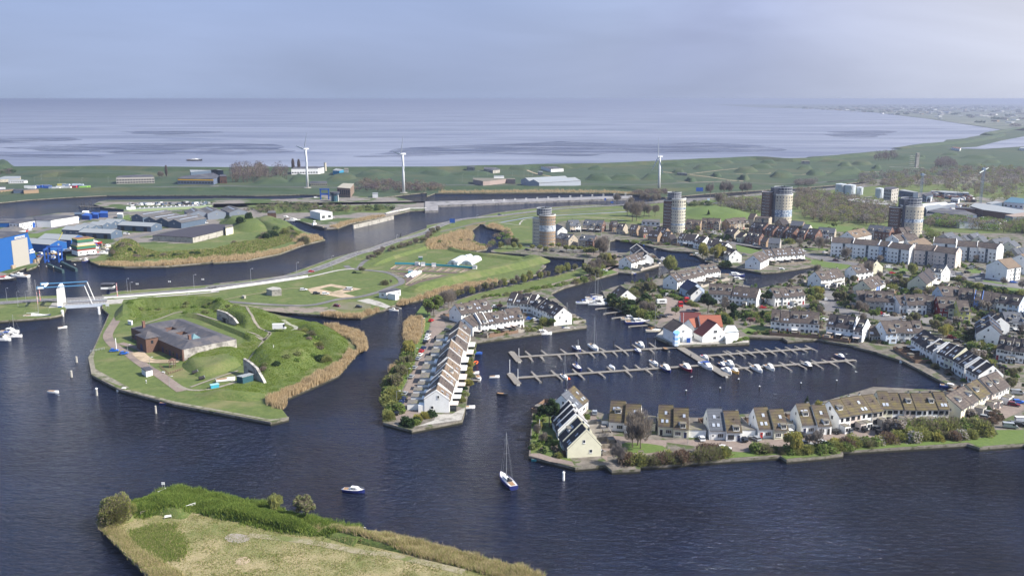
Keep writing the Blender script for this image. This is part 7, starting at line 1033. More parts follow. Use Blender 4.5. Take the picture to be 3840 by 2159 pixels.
# ================================================================ VEGETATION
def leafmat(name,c1,c2,rough=.8):
 m=mat(name,c1,c2,scale=.8,rough=rough,spec=.15,lo=.3,hi=.7);t=m.node_tree;b=t.nodes['Principled BSDF'];tr_=t.nodes.new('ShaderNodeBsdfTranslucent');ms_=t.nodes.new('ShaderNodeMixShader');ms_.inputs[0].default_value=.42;t.links.new(b.inputs['Base Color'].links[0].from_socket,tr_.inputs['Color'])
 t.links.new(b.outputs[0],ms_.inputs[1]);t.links.new(tr_.outputs[0],ms_.inputs[2]);t.links.new(ms_.outputs[0],t.nodes['Material Output'].inputs['Surface']);return m
lf=dict(pine=leafmat('pine_needles',(.03,.06,.03),(.06,.10,.04)),conifer=leafmat('conifer_needles',(.012,.035,.018),(.025,.055,.022)),green=leafmat('spring_leaves',(.12,.19,.04),(.18,.26,.06)),willow=leafmat('willow_shoots',(.24,.25,.07),(.34,.34,.11)),yellow=leafmat('yellow_willow',(.30,.26,.06),(.38,.33,.10)),olive=leafmat('olive_leaves',(.16,.19,.07),(.23,.25,.10)),brown=leafmat('budding_twigs',(.18,.15,.11),(.25,.21,.16)),grey=leafmat('grey_twigs',(.17,.155,.145),(.24,.22,.205)),purple=leafmat('purple_brown_twigs',(.13,.10,.105),(.19,.155,.155)),white=leafmat('white_blossom',(.55,.52,.50),(.34,.30,.26)),pink=leafmat('pink_blossom',(.42,.16,.20),(.32,.17,.16)),red=leafmat('reddish_shrub',(.17,.10,.075),(.14,.105,.07)),dark=leafmat('dark_evergreen',(.03,.06,.022),(.05,.085,.032)))
bark=mat('bark',(.10,.08,.06),(.16,.13,.10),scale=2)
def quads(pts,size,flat=0.0,stretch=1.0,rng=npr,up=None):
 n=len(pts);a=rng.normal(size=(n,3));a/=np.linalg.norm(a,axis=1,keepdims=True);b=rng.normal(size=(n,3));b-=a*(a*b).sum(1,keepdims=True);b/=np.linalg.norm(b,axis=1,keepdims=True)
 if up is not None:a=up/np.linalg.norm(up,axis=1,keepdims=True);b=rng.normal(size=(n,3));b-=a*(a*b).sum(1,keepdims=True);b/=np.linalg.norm(b,axis=1,keepdims=True)
 s=size*rng.uniform(.6,1.3,(n,1));a=a*s*stretch;b=b*s/max(1,stretch**.5);return np.stack([pts-a-b*.3,pts-b,pts+a,pts+b],axis=1).reshape(-1,3)
def clumps(n,shape,rng,k=14,cl=.28,lumps=None):
 """points of a crown: unit-ish ellipsoid made of uneven clumps"""
 cs=rng.normal(size=(k,3));cs/=np.linalg.norm(cs,axis=1,keepdims=True);cs*=rng.uniform(.45,.95,(k,1));cs[:,2]=np.abs(cs[:,2])*(1 if shape!='ball' else 1)*np.where(rng.random(k)<.8,1,-.5);r_=rng.uniform(.6,1.3,k)*cl;i=rng.integers(0,k,n);d=rng.normal(size=(n,3));d/=np.linalg.norm(d,axis=1,keepdims=True);return cs[i]+d*(r_[i]*rng.uniform(.55,1,n)**.5)[:,None]
TREES={}
def tree_proto(kind,H_,Rw,leaf,n,size,variant=0,stretch=1.0,trunk=.28,base=.25,name='tree'):
 rng=np.random.default_rng(abs(hash(kind))%1000 if False else sum(map(ord,kind))+variant*17);o=thing(name,'','tree');rr=random.Random(variant*5+len(kind));mb=MB()
 th=H_*(trunk if trunk>.2 else.2);tr=max(.08,H_*.022)
 if base>0:
  top=(rr.uniform(-.3,.3),rr.uniform(-.3,.3),H_*(base+.12));mb.tube((0,0,-.3),top,tr,tr*.7,7)
  nb=7 if kind in('bare','thin')else 5
  for i in range(nb):
   a=6.283*i/nb+rr.uniform(-.3,.3);e=rr.uniform(.35,.8);t1=Vector(top)*rr.uniform(.75,1);p2=Vector((math.cos(a)*Rw*e,math.sin(a)*Rw*e,H_*(base+.15)+(H_*(1-base)*rr.uniform(.3,.75))));mb.tube(t1,p2,tr*.5,tr*.16,5)
   if kind in('bare','thin','round'):
    for j in range(3):q=t1.lerp(p2,.4+.2*j);mb.tube(q,q+Vector((rr.uniform(-1,1)*Rw*.4,rr.uniform(-1,1)*Rw*.4,H_*rr.uniform(.08,.2))),tr*.22,tr*.06,4)
  mb.tube(top,(0,0,H_*.85),tr*.65,tr*.12,6)
  mb.build('trunk',bark,o)
 cz=H_*(base+(1-base)*.42)if base>0 else 0;hz_=H_*(1-base)*.56 if base>0 else H_
 if kind=='cone':
  z=rng.uniform(0,1,n)**.7;r_=(1-z)*Rw*rng.uniform(.55,1.05,n)*(1+.15*np.sin(z*40));a=rng.uniform(0,6.283,n);pts=np.stack([r_*np.cos(a),r_*np.sin(a),H_*.06+z*H_*.94],1);q=quads(pts,size,rng=rng)
 elif kind=='poplar':
  z=rng.uniform(0,1,n);r_=np.sin(np.clip(z,.02,1)*2.9)**.6*Rw*rng.uniform(.3,1,n);a=rng.uniform(0,6.283,n);pts=np.stack([r_*np.cos(a),r_*np.sin(a),H_*.08+z*H_*.92],1);q=quads(pts,size,rng=rng,stretch=1.8,up=np.stack([np.cos(a)*.3,np.sin(a)*.3,np.ones(n)],1))
 else:
  pts=clumps(n,kind,rng,k=dict(pine=22,bush=26,bare=26,thin=20,round=22,willow=34).get(kind,16),cl=dict(pine=.26,bush=.46,bare=.4,thin=.36,round=.36,willow=.46).get(kind,.3));pts=pts*np.array([Rw*.86,Rw*.86,hz_*.86]);pts[:,2]+=cz if base>0 else H_*.18
  if base<=0:pts[:,2]=np.abs(pts[:,2])*.9
  up=None
  if kind in('bare','thin'):up=pts-np.array([0,0,H_*base]);up[:,2]+=H_*.15;up+=rng.normal(size=up.shape)*Rw*.35
  if kind=='willow':up=np.stack([pts[:,0]*.25,pts[:,1]*.25,-np.ones(n)*2+0*pts[:,2]],1)
  if kind=='bush' and stretch>1:up=pts+rng.normal(size=pts.shape)*.3;up[:,2]+=.6
  q=quads(pts,size,rng=rng,stretch=stretch,up=up)
 mats=leaf if isinstance(leaf,list)else[leaf];me=tri_soup('crown',q,4,mats,rng.choice(len(mats),n,p=None)if len(mats)>1 else None);link('crown',me,o);return o
SP={'pine':('pine',10,4.4,[lf['pine'],lf['dark']],3600,.36,1.0,.32,'pine_tree','dark pine'),'fir':('cone',8,2.4,[lf['conifer'],lf['dark']],2600,.28,1.0,.01,'conifer','dark pointed conifer'),'bare':('bare',11,4.0,[lf['brown'],lf['grey']],3000,.17,5,.22,'bare_tree','leafless brown tree'),'thin':('thin',10,3.4,[lf['grey']],2200,.13,6,.22,'bare_tree','thin leafless grey tree'),'purp':('bare',13,4.2,[lf['purple'],lf['brown']],3200,.22,4,.15,'bare_tree','purplish leafless tree'),'green':('round',8,3.6,[lf['green'],lf['olive']],3400,.33,1,.24,'leafy_tree','fresh green tree'),'willow':('willow',8,3.4,[lf['willow'],lf['olive']],3400,.21,2.6,.2,'willow','pale green willow'),'yell':('willow',8,3.3,[lf['yellow'],lf['willow']],3400,.22,2.6,.18,'willow','yellow willow'),'poll':('round',5.2,2.3,[lf['olive'],lf['willow']],1500,.30,2,.38,'pollard_tree','pollarded tree'),'olive':('round',9,4,[lf['olive'],lf['brown']],3600,.26,1.6,.2,'budding_tree','olive budding tree'),'pop':('poplar',15,1.7,[lf['purple'],lf['brown']],1800,.42,1.8,.1,'poplar','tall bare poplar'),'white':('round',5,2.6,[lf['white'],lf['brown']],2400,.24,1,.25,'blossom_tree','white blossoming tree'),'pink':('round',5,2.6,[lf['pink'],lf['brown']],2400,.24,1,.25,'blossom_tree','pink blossoming tree'),'big':('bush',5.5,4.6,[lf['olive'],lf['willow'],lf['brown']],9000,.17,1.6,0,'willow_bush','large rounded olive willow bush'),'bgreen':('bush',1.9,1.7,[lf['green'],lf['olive']],1300,.22,1,0,'shrub','green bush'),'bolive':('bush',2.3,2.0,[lf['olive'],lf['willow']],1800,.13,2.2,0,'shrub','olive bush'),'bbrown':('bush',2.4,2.1,[lf['brown'],lf['olive']],1900,.11,3.2,0,'shrub','brown twiggy bush'),'bdark':('bush',1.8,1.5,[lf['dark']],1100,.22,1,0,'shrub','dark evergreen bush'),'bred':('bush',2.0,1.8,[lf['red'],lf['brown']],1700,.12,2.5,0,'shrub','reddish brown bush'),'byell':('bush',1.9,1.6,[lf['yellow'],lf['willow']],1200,.22,2,0,'shrub','yellow bush'),'bwhite':('bush',2.0,1.6,[lf['white'],lf['olive']],1200,.2,1,0,'shrub','white blossoming bush')}
SP['bare']=('bare',11,4.0,[leafmat('pale_twigs',(.24,.20,.155),(.32,.275,.22)),lf['grey']],2300,.15,5,.22,'bare_tree','leafless brown tree')
NV={'bare':3,'pine':2,'bolive':2,'bbrown':2,'bgreen':2,'olive':2,'willow':2,'poll':2}
_used={}
def inpoly(x,y,pts):
 r_=np.zeros(len(x),bool);n=len(pts)
 for i in range(n):
  a,b=pts[i],pts[(i+1)%n];c=((a.y>y)!=(b.y>y))&(x<(b.x-a.x)*(y-a.y)/((b.y-a.y)if abs(b.y-a.y)>1e-9 else 1e-9)+a.x);r_^=c
 return r_
def rpts(spec,n,z=GZ):
 pts=PL(spec,z)if isinstance(spec,str)else spec;xs=[p.x for p in pts];ys=[p.y for p in pts];o=np.zeros((0,2))
 while len(o)<n:x=npr.uniform(min(xs),max(xs),n*3);y=npr.uniform(min(ys),max(ys),n*3);k=inpoly(x,y,pts);o=np.vstack([o,np.stack([x[k],y[k]],1)])
 return o[:n]
PENDING=[]
def plant(kind,loc,h,label,group=None,wide=1.0):
 if SP[kind][8]=='shrub':PENDING.append((h/loc.y,kind,loc,h,label,group,wide));return
 return plant_now(kind,loc,h,label,group,wide)
def plant_now(kind,loc,h,label,group=None,wide=1.0):
 v=rnd.randrange(NV.get(kind,1));key=(kind,v)
 if key not in TREES:
  s_=SP[kind];TREES[key]=tree_proto(s_[0],s_[1],s_[2],s_[3],s_[4],s_[5],v,s_[6],base=s_[7],name=s_[8]);o=TREES[key]
 else:o=copy_tree(TREES[key])
 s=h/SP[kind][1];o.location=loc;o.scale=(s*wide,s*wide,s);o.rotation_euler=(0,0,rnd.uniform(0,6.28));o['label']=label;o['category']='bush' if kind[0]=='b' and kind!='bare' else 'tree'
 if group:o['group']=group
 elif 'group' in o:del o['group']
 return o
from mathutils.bvhtree import BVHTree
_bv,_bf=[],[]
for ob in list(COL.objects):
 if ob.type=='MESH' and ob.get('kind')=='structure' and(ob.name.startswith(('rampart','green_mound','overgrown','bunker_mound','allotment_dike','willow_emb','green_hill'))):
  b=len(_bv);_bv+=[v.co.copy()for v in ob.data.vertices];_bf+=[tuple(b+i for i in p.vertices)for p in ob.data.polygons]
_T=BVHTree.FromPolygons(_bv,_bf)
def gz(x,y,z0=GZ):
 h=_T.ray_cast(Vector((x,y,60)),Vector((0,0,-1)));return max(z0,h[0].z)if h[0]else z0
def drape(name,spec,wd,m):
 pts=resample(curve(PL(spec),5),1.5);mb=MB();vs=[]
 for i,p in enumerate(pts):
  a=pts[max(0,i-1)];b=pts[min(len(pts)-1,i+1)];d=(b-a).normalized();n_=Vector((-d.y,d.x,0))*wd/2
  for q in(p-n_,p+n_):vs.append((q.x,q.y,gz(q.x,q.y)+.22))
 mb.add(vs,[(2*i,2*i+2,2*i+3,2*i+1)for i in range(len(pts)-1)]);struct(name,mb,m)
_gp=bpy.data.materials['gravel']
for s_ in('R 700,330 860,280 1085,203 1250,250 1400,300 1740,405 2000,515','R 2062,430 1990,520 1900,650 1795,775','V 640,610 820,650 940,725','V 800,540 900,590 1010,645 940,725','V 720,420 790,520 830,560','R 1200,1020 1450,930 1720,840'):drape('rampart_path',s_,1.3,_gp)
for s_ in('V 1165,485 1230,530 1300,560 1320,590 1270,620 1235,680',):drape('rubble_path',s_,2.2,mat('pale_rubble',(.42,.40,.36),(.22,.24,.12),scale=.6))
def grp(place,t,items,z=GZ):
 """items: 'kind,x,ybase,hpx ...' labelled by kind and place, left to right"""
 L_=[]
 for w_ in items.split():
  k,x,y,h=w_.split(',');L_.append((float(x),float(y),float(h),k))
 L_.sort();cnt,seen={},{}
 for q in L_:cnt[SP[q[3]][9]]=cnt.get(SP[q[3]][9],0)+1
 for x,y,h,k in L_:
  wd=SP[k][9];i=seen.get(wd,0);seen[wd]=i+1;p=P(t,x,y,z);kk=p.y/FPX/TILES[t][2]*1.04;p.z=gz(p.x,p.y,z)-.05;od=ordw(i,cnt[wd]);plant(k,p,max(1.2,h*kk),'%s %s%s'%(wd,place,', '+od if od else ''),place if len(L_)>1 else None)
def along(place,spec,kinds,n,h0,h1,jit,z=GZ,wide=1.2):
 pts=PL(spec,z);cum=[0]
 for a,b in zip(pts,pts[1:]):cum.append(cum[-1]+(b-a).length)
 cand=[]
 for i in range(n):
  s=cum[-1]*(i+rnd.random()*.8)/n;k=max(j for j in range(len(cum)-1)if cum[j]<=s);p=pts[k].lerp(pts[k+1],(s-cum[k])/max(.01,cum[k+1]-cum[k]));cand.append((Vector((p.x+rnd.uniform(-jit,jit),p.y+rnd.uniform(-jit,jit),z)),kinds[rnd.randrange(len(kinds))]))
 cand.sort(key=lambda c:c[0].x/c[0].y);cnt,seen={},{}
 for p,k in cand:cnt[SP[k][9]]=cnt.get(SP[k][9],0)+1
 for p,k in cand:
  wd=SP[k][9];i=seen.get(wd,0);seen[wd]=i+1;od=ordw(i,cnt[wd]);p.z=gz(p.x,p.y,z)-.05;plant(k,p,rnd.uniform(h0,h1),'%s %s%s'%(wd,place,', '+od if od else ''),place,wide)
grp('on the tip beside the black cluster','M','pine,515,640,360 pine,395,560,130 bgreen,370,880,60 bolive,500,800,70 yell,390,660,100 bdark,560,650,40 bgreen,540,860,60 bolive,640,1010,60 bred,700,990,60 bgreen,300,900,40 bolive,600,1000,50 bgreen,960,540,60')
grp('on the round green','M','bare,1518,890,330 bare,1580,865,480 bare,1615,905,400');grp('leaning over the hedge below the green','M','thin,1345,1100,300')
grp('beside the round fir of the quay pairs','N','fir,1685,640,220 yell,1835,640,160');grp('along the foreground street kerb','N','yell,1525,1120,280 thin,1720,1040,170 thin,1815,1080,280')
grp('before the long mossy terrace','O','thin,780,1060,200 white,860,1060,230 thin,735,1000,120 white,1760,870,150 bdark,1080,960,60 bdark,185,980,80')
along('on the foreground bank, left stretch','M 1400,1060 1600,1090 1800,1080 2100,1060 2500,1000 N 420,1160 700,1140',['bbrown','bolive','bred','bbrown'],30,1.9,3.7,1.4);along('on the foreground bank, middle stretch','N 1080,1115 1300,1100 1500,1110 1700,1110 2000,1090 2250,1080',['bgreen','bolive','bdark','bgreen','bbrown'],22,1.5,2.9,1.1)
along('on the foreground bank, right stretch','O 120,1220 400,1190 700,1170 950,1130 1300,1110 1700,1090 1980,1050',['bgreen','bolive','bbrown','bwhite','byell','bred','bolive'],36,1.9,3.6,1.6);along('on the foreground bank, upper right thicket','O 980,1040 1300,1010 1600,1010 1850,1020 1960,1060',['bolive','bbrown','bgreen','bbrown'],26,3.0,4.6,2.0)
along('hedging the corner row gardens','O 1640,860 1800,860 1950,930 2100,870 1900,760 2100,800',['bgreen','bred','bdark'],16,1.2,2.2,.8);grp('at the right end of the corner row','O','olive,2250,530,180')
along('along the left peninsula shore','H 190,1190 165,1100 175,1000 200,900 260,800 320,700 370,620',['bolive','bgreen','bolive'],22,2.5,4.5,1.0);grp('on the left peninsula shore','H','yell,350,630,170 olive,210,960,190 olive,265,850,170 olive,330,740,150 bolive,150,1240,90 bdark,320,1290,70 bdark,360,1310,70')
along('edging the quay terrace point','H 400,1300 450,1240 520,1220 600,1210',['byell','bgreen','bdark'],9,1.4,2.2,.4);grp('by the upper peninsula bend','H','green,600,230,230 bare,700,150,200 bare,740,140,180 thin,540,240,150 bare,770,110,160 pink,1245,155,60 green,1765,320,90 bolive,1690,310,70 bgreen,1170,400,50')
along('in the left peninsula quay gardens','H 1050,420 1150,410 1300,400 1450,380 1550,370 1650,340',['bgreen','bdark','bolive','bwhite'],18,1.0,2.4,1.0);along('in the tan terrace gardens','H 985,500 960,620 940,760 915,900 890,1020 870,1100',['bgreen','bdark','byell','bolive'],20,.9,2.3,1.2);along('at the far end of the black row quay','H 1700,310 1850,300 1980,270 2080,290',['bolive','bgreen','bbrown'],10,1.5,3.0,.8)
along('along the willow embankment','W 1140,752 1200,738 1260,726 1320,712 1390,696 1450,682 1530,672',['willow','olive','willow','bare'],30,5.0,7.5,1.5,wide=.9);along('bushes on the willow bank','W 1210,750 1300,738 1380,722 1450,712 1500,700',['bolive','bgreen','bbrown'],18,1.8,3.2,1.5)
grp('beside the canal path','I','bare,60,580,180 bare,120,560,190 olive,190,460,150 yell,250,450,130 olive,310,440,120 bare,160,370,250 bare,200,380,210 olive,30,600,160 olive,110,610,120 poll,80,350,110 poll,0,345,90');along('in the canal path thicket','I 0,620 100,610 180,560 120,480 260,470 320,440 200,400',['bbrown','bolive','bgreen'],20,2.2,4.2,2.0)
grp('in front of the tan tower','C','poll,1278,1415,75 poll,1365,1425,80 poll,1440,1435,70 poll,1510,1395,75 poll,1590,1400,80 poll,1685,1435,90 poll,1765,1440,90 poll,1850,1440,85 poll,1925,1440,75 poll,1990,1430,80 bare,2130,1440,210 bare,2080,1430,190 willow,895,1395,90 thin,970,1395,130 thin,1000,1350,100 willow,1050,1395,80 willow,1125,1400,70')
grp('around the lorry yard','I','olive,760,830,190 olive,700,800,110 bare,720,650,90 pine,650,1000,160 bare,690,1070,200 bare,790,1080,180 green,1070,1065,110 pine,1460,1050,260 pine,1755,1090,200 bdark,520,1000,110 olive,420,960,100 bolive,330,900,80 bare,1010,740,80 pine,2170,940,180 pine,2110,1110,110 pink,1980,1180,100 bgreen,1720,1170,60 bdark,1650,1160,80')
along('lining the club quay','I 300,900 420,980 560,1050 680,1090 780,1120',['bolive','bbrown','bdark','bgreen'],20,2.0,4.5,2.0);along('hedging the lorry yard','I 880,770 1000,830 1150,890 1300,950 1350,970',['bdark','bolive','bgreen'],20,1.6,2.8,.8);along('on the villa plot','I 300,850 480,960 600,760 580,900 700,870',['bolive','bdark','bbrown'],18,2.0,4.5,2.0)
grp('at the yellow willow corner','I','yell,1400,390,170 yell,1560,410,180 yell,1625,400,160 willow,1000,560,200 yell,985,520,150 green,1080,560,90 bare,1730,200,60 bgreen,1640,470,60 bdark,1700,480,60')
along('below the clubhouse conservatory','L 850,560 950,585 1050,560 1140,555',['bgreen','bolive','bdark'],8,1.2,2.0,.5);along('in the tall quay row gardens','L 1150,480 1350,490 1450,470 1600,480 1750,500 1950,520',['bgreen','bwhite','byell','bdark','bred'],28,.9,2.2,2.0);along('behind the tall quay row','L 850,330 1000,280 1250,300 1400,310 1300,260',['bdark','bgreen','bolive'],22,1.4,3.4,2.5)
along('in the awning row gardens','J 130,1330 300,1340 500,1350 700,1380 900,1400 1150,1400',['bgreen','bdark','bred','byell','bwhite'],26,.9,2.2,2.0);along('in the black terrace gardens','Q 700,920 850,1000 1000,1100 1150,1180 1300,1300 1450,1380',['bgreen','bdark','bbrown','bred'],20,.9,2.2,3.0)
grp('around the coloured terrace','J','green,760,1120,140 olive,370,900,140 pine,490,980,190 bare,590,1060,180 bare,650,1050,140 green,1245,1150,130 green,1550,1200,160 olive,1480,1260,160 yell,1640,1310,140 white,1765,1190,120 white,2090,1010,140 olive,2240,1010,90 yell,90,850,130 olive,30,980,100 green,30,1000,90 bgreen,1750,1340,80 bdark,2090,1120,90 white,3700,1000,50')
grp('around the flats','J','bare,100,290,180 bare,425,420,180 bare,690,620,210 olive,520,690,110 willow,1220,590,150 bare,1600,480,160 bare,1840,680,90 thin,2320,730,130 thin,2545,780,150 bare,830,450,120 bare,1990,430,100 olive,2250,430,80');along('along the avenue hedge','J 1720,640 1900,690 2100,770 2300,800 2560,830',['bdark','bolive'],24,2.0,3.6,2.0);along('in the parking islands of the avenue','J 900,600 1100,570 1300,560 1250,620 1000,700',['bolive','bgreen','bdark'],14,1.5,2.6,2.5)
along('in the near right gardens','Q 1500,700 1700,900 1850,950 2100,1000 1400,740 1900,1180',['bgreen','bwhite','bolive','bdark','byell'],30,1.2,3.2,3.0);grp('in the near right gardens','Q','white,1950,1050,120 pine,1700,960,90 yell,1220,780,160 olive,2250,1270,100')
along('between the middle rows','J 150,1010 0,760 450,760 950,760 1450,790 1150,760 1900,900',['bolive','bdark','bgreen','bbrown'],30,1.6,3.6,3.5);along('in the brick estate','D 560,1180 760,1215 900,1250 1200,1300 1400,1330 1750,1330 2100,1300',['bolive','bgreen','bdark','bbrown'],30,1.6,4.0,4.0);grp('in the brick estate','D','yell,755,1440,120 yell,950,1440,110 fir,825,1010,60 bare,1920,1380,130 bare,2150,1390,150 bare,2040,1380,100 green,2340,1150,80')
along('in the north canal gardens','D -200,1300 0,1320 200,1340 420,1350 700,1370 900,1400',['bolive','bgreen','bdark','bbrown'],30,1.2,3.2,2.5);along('in the skylight row gardens','I 2120,470 2250,440 2400,420 2560,420',['bolive','bgreen','bdark'],14,1.2,2.8,2.0);along('in the canal row gardens','I 1100,720 1300,660 1450,620 1600,600',['bolive','bgreen','bdark','bred'],16,1.2,2.8,2.0);along('in the canal point gardens','I 500,520 600,480 700,450 800,420 780,390',['bolive','bgreen','bdark'],12,1.2,2.8,1.5)
grp('along the far canal behind the towers','D','thin,845,770,170 thin,1010,755,180 thin,1070,750,160 thin,1232,745,150 thin,1290,745,160 bare,60,830,120 bare,100,835,110 bare,170,850,130 bare,20,830,100 bare,230,840,110 bare,940,870,160 bare,50,1010,180 bare,110,1015,160 bare,180,1000,150');grp('near the roundabout','C','thin,2295,860,140 bare,2480,1065,240 bare,2530,1060,220 bare,2420,1000,180 bare,2570,1000,200 bare,2460,880,120')
grp('on the foreground spit','S','willow,1755,560,185 olive,2050,630,270 big,215,655,215 bolive,350,610,90 bgreen,120,655,70',z=2.0)
grp('on the harbour peninsula','B','bbrown,1080,1330,90 bdark,330,1140,60 bdark,180,1090,50 bdark,430,1110,60 bbrown,250,1360,40 bdark,640,1270,60 bdark,740,1250,60 bolive,860,1220,60');along('scrub on the harbour mound','A 1380,1260 1500,1160 1650,1240 1850,1260 2100,1250 2400,1230',['bdark','bolive','bbrown'],26,1.6,3.2,3.0);along('scrub at the peninsula point','B 560,1280 700,1200 900,1180 1000,1290 1150,1300',['bolive','bdark','bbrown'],20,2.0,4.0,3.0)
along('scrub on the fort ramparts','V 900,1120 1200,1100 1400,1000 1600,940 1700,1000 1450,700 1350,640',['bolive','bdark','bgreen','bbrown'],24,1.2,2.6,3.5);along('scrub on the fort north bank','R 560,180 900,170 1200,140 1450,150 1700,190 1100,230',['bolive','bgreen'],22,1.0,2.2,2.5);along('trees beside the straight dam road','G 1880,420 2050,330 2250,270 2450,210 2574,180 C 60,1210 150,1180',['bare','olive','bare'],34,4.0,6.5,2.5);grp('at the dam lane bend','G','olive,1795,560,90 bbrown,2060,700,60 thin,2140,690,60 bdark,1700,560,30')
along('scrub by the pond','C 100,1330 250,1330 450,1290 700,1380 960,1180 1010,1330 1100,1290',['bolive','bbrown','bgreen'],24,1.8,4.0,3.0);grp('beside the brick pumping station','B','pop,965,475,155 pop,1035,475,150 bbrown,1230,490,40');grp('near the grey far office','A','pop,2010,270,130 bare,1930,290,90 bare,1960,285,80')
PENDING.sort(key=lambda q:-q[0])
for q in PENDING[:290]:plant_now(*q[1:])
_sv,_sm,_mm=[],[],[lf['olive'],lf['green'],lf['brown'],lf['dark']]
for q in PENDING[290:]:
 s_=SP[q[1]];k=300;d=npr.normal(size=(k,3));d/=np.linalg.norm(d,axis=1,keepdims=True);d[:,2]=np.abs(d[:,2]);d*=npr.uniform(.7,1.05,(k,1));f=q[3]/s_[1];p=d*np.array([s_[2]*f*q[5+1],s_[2]*f*q[6],q[3]*.8])+np.array(q[2]);_sv.append(quads(p,.3));_sm.append(np.full(k,{'bgreen':1,'bbrown':2,'bdark':3,'bred':2}.get(q[1],0)))
def town():
 hs=np.array([(o.location.x,o.location.y)for o in COL.objects if o.get('category')in('house','flats','restaurant','tower block')]);out=[]
 for s_,n in(('I 480,700 900,600 1400,560 1890,700 2430,700 2574,600 J 60,530 1900,700 2560,900 2560,1440 Q 2300,1440 1900,1240 1600,1000 1300,760 900,640 L 2500,520 2000,500 1700,480 1150,480 I 1700,1150 1400,1000 800,1100 300,880',900),('J 0,560 900,560 1500,640 1900,760 2560,860 2560,1440 1300,1200 500,1060 0,1000',700),('D 0,1130 1000,1100 2200,1150 E 1500,1200 2560,1300 J 2560,400 2100,560 900,520 0,400 D 2300,1440 1500,1330 1000,1300 300,1300',900),('J 250,420 1800,520 2560,600 2560,250 1500,100',250),('Q 700,760 1300,900 1700,1100 2317,1300 2317,1440 1700,1440 1000,1000',60),('H 800,110 1700,60 1900,200 1650,340 1000,420',60),('M 300,960 320,480 500,400 640,560 740,900 780,1080',40)):
  q=rpts(s_,n);k=np.ones(n,bool)
  for r_ in ROADS:k&=~inpoly(q[:,0],q[:,1],r_)
  q=q[k];d=np.sqrt(((q[:,None]-hs[None])**2).sum(2)).min(1);out.append(q[d>7.2])
 return np.concatenate(out)
_tp=town();_sel=_tp[npr.choice(len(_tp),85,replace=False)];_sel=sorted(_sel.tolist(),key=lambda q:q[0]/q[1]);_ks=[['thin','bare','olive','olive','green','willow','white','bare'][rnd.randrange(8)]for q in _sel];_sn={}
for(x,y),k in zip(_sel,_ks):
 wd=SP[k][9];i=_sn.get(wd,0);_sn[wd]=i+1;plant_now(k,Vector((x,y,GZ-.05)),rnd.uniform(4.2,7.5),'%s standing among the houses, %s'%(wd,ordw(i,sum(SP[q][9]==wd for q in _ks))),'trees among the houses')
for x,y in _tp:k=110;h_=npr.uniform(.7,2.6);rr_=npr.uniform(.6,1.7);d=npr.normal(size=(k,3));d/=np.linalg.norm(d,axis=1,keepdims=True);d[:,2]=np.abs(d[:,2]);d*=npr.uniform(.6,1.05,(k,1));_sv.append(quads(d*np.array([rr_,rr_,h_])+np.array([x,y,GZ]),.3));_sm.append(np.full(k,npr.integers(0,4)))
tag(link('shrubbery',tri_soup('shrubbery',np.concatenate(_sv),4,_mm,np.concatenate(_sm))),'far garden hedges and bushes between the houses and on the banks','shrubbery',kind='stuff')
def blades(name,label,spec,n,h,w_,mats,z=GZ,k=3,cat='grass',lean=.35,cl=0,fe=.4):
 q=rpts(spec,n,z)+npr.normal(size=(n,2))*fe;hv=np.array([.45+1.1*max(0,.5+mnoise.noise(Vector((a*.22,b*.22,3))))for a,b in q])
 if cl:v=np.array([mnoise.noise(Vector((a*cl,b*cl,7)))for a,b in q])>-.05;q=q[v];hv=hv[v];n=len(q)
 zz=np.array([gz(a,b,z)for a,b in q]);Vv=[];M=[]
 for j in range(k):
  a=npr.uniform(0,6.283,n);hh=h*npr.uniform(.5,1.15,n)*hv;o=npr.normal(size=(n,2))*w_*.8;ln=npr.normal(size=(n,2))*lean;bx=q[:,0]+o[:,0];by=q[:,1]+o[:,1];cx,cy=np.cos(a)*w_/2,np.sin(a)*w_/2
  Vv.append(np.stack([np.stack([bx-cx,by-cy,zz-.1],1),np.stack([bx+cx,by+cy,zz-.1],1),np.stack([bx+ln[:,0]*hh,by+ln[:,1]*hh,zz+hh],1)],1));M.append(npr.integers(0,len(mats),n))
 V_=np.concatenate(Vv).reshape(-1,3);me=tri_soup(name,V_,3,mats,np.concatenate(M));o=link(name,me);tag(o,label,cat,kind='stuff');return o
reedm=[leafmat('dry_reed',(.52,.41,.24),(.62,.50,.32)),leafmat('dry_reed_dark',(.40,.30,.17),(.48,.37,.22))];tuft=[leafmat('tuft_green',(.12,.19,.03),(.18,.26,.05)),leafmat('tuft_lime',(.22,.28,.06),(.28,.32,.08)),leafmat('tuft_dry',(.38,.32,.17),(.46,.38,.22))];tg=tuft[:2];herb=[leafmat('herb_green',(.12,.19,.035),(.18,.26,.05)),leafmat('herb_dark',(.05,.10,.018),(.08,.14,.03)),tuft[1]]
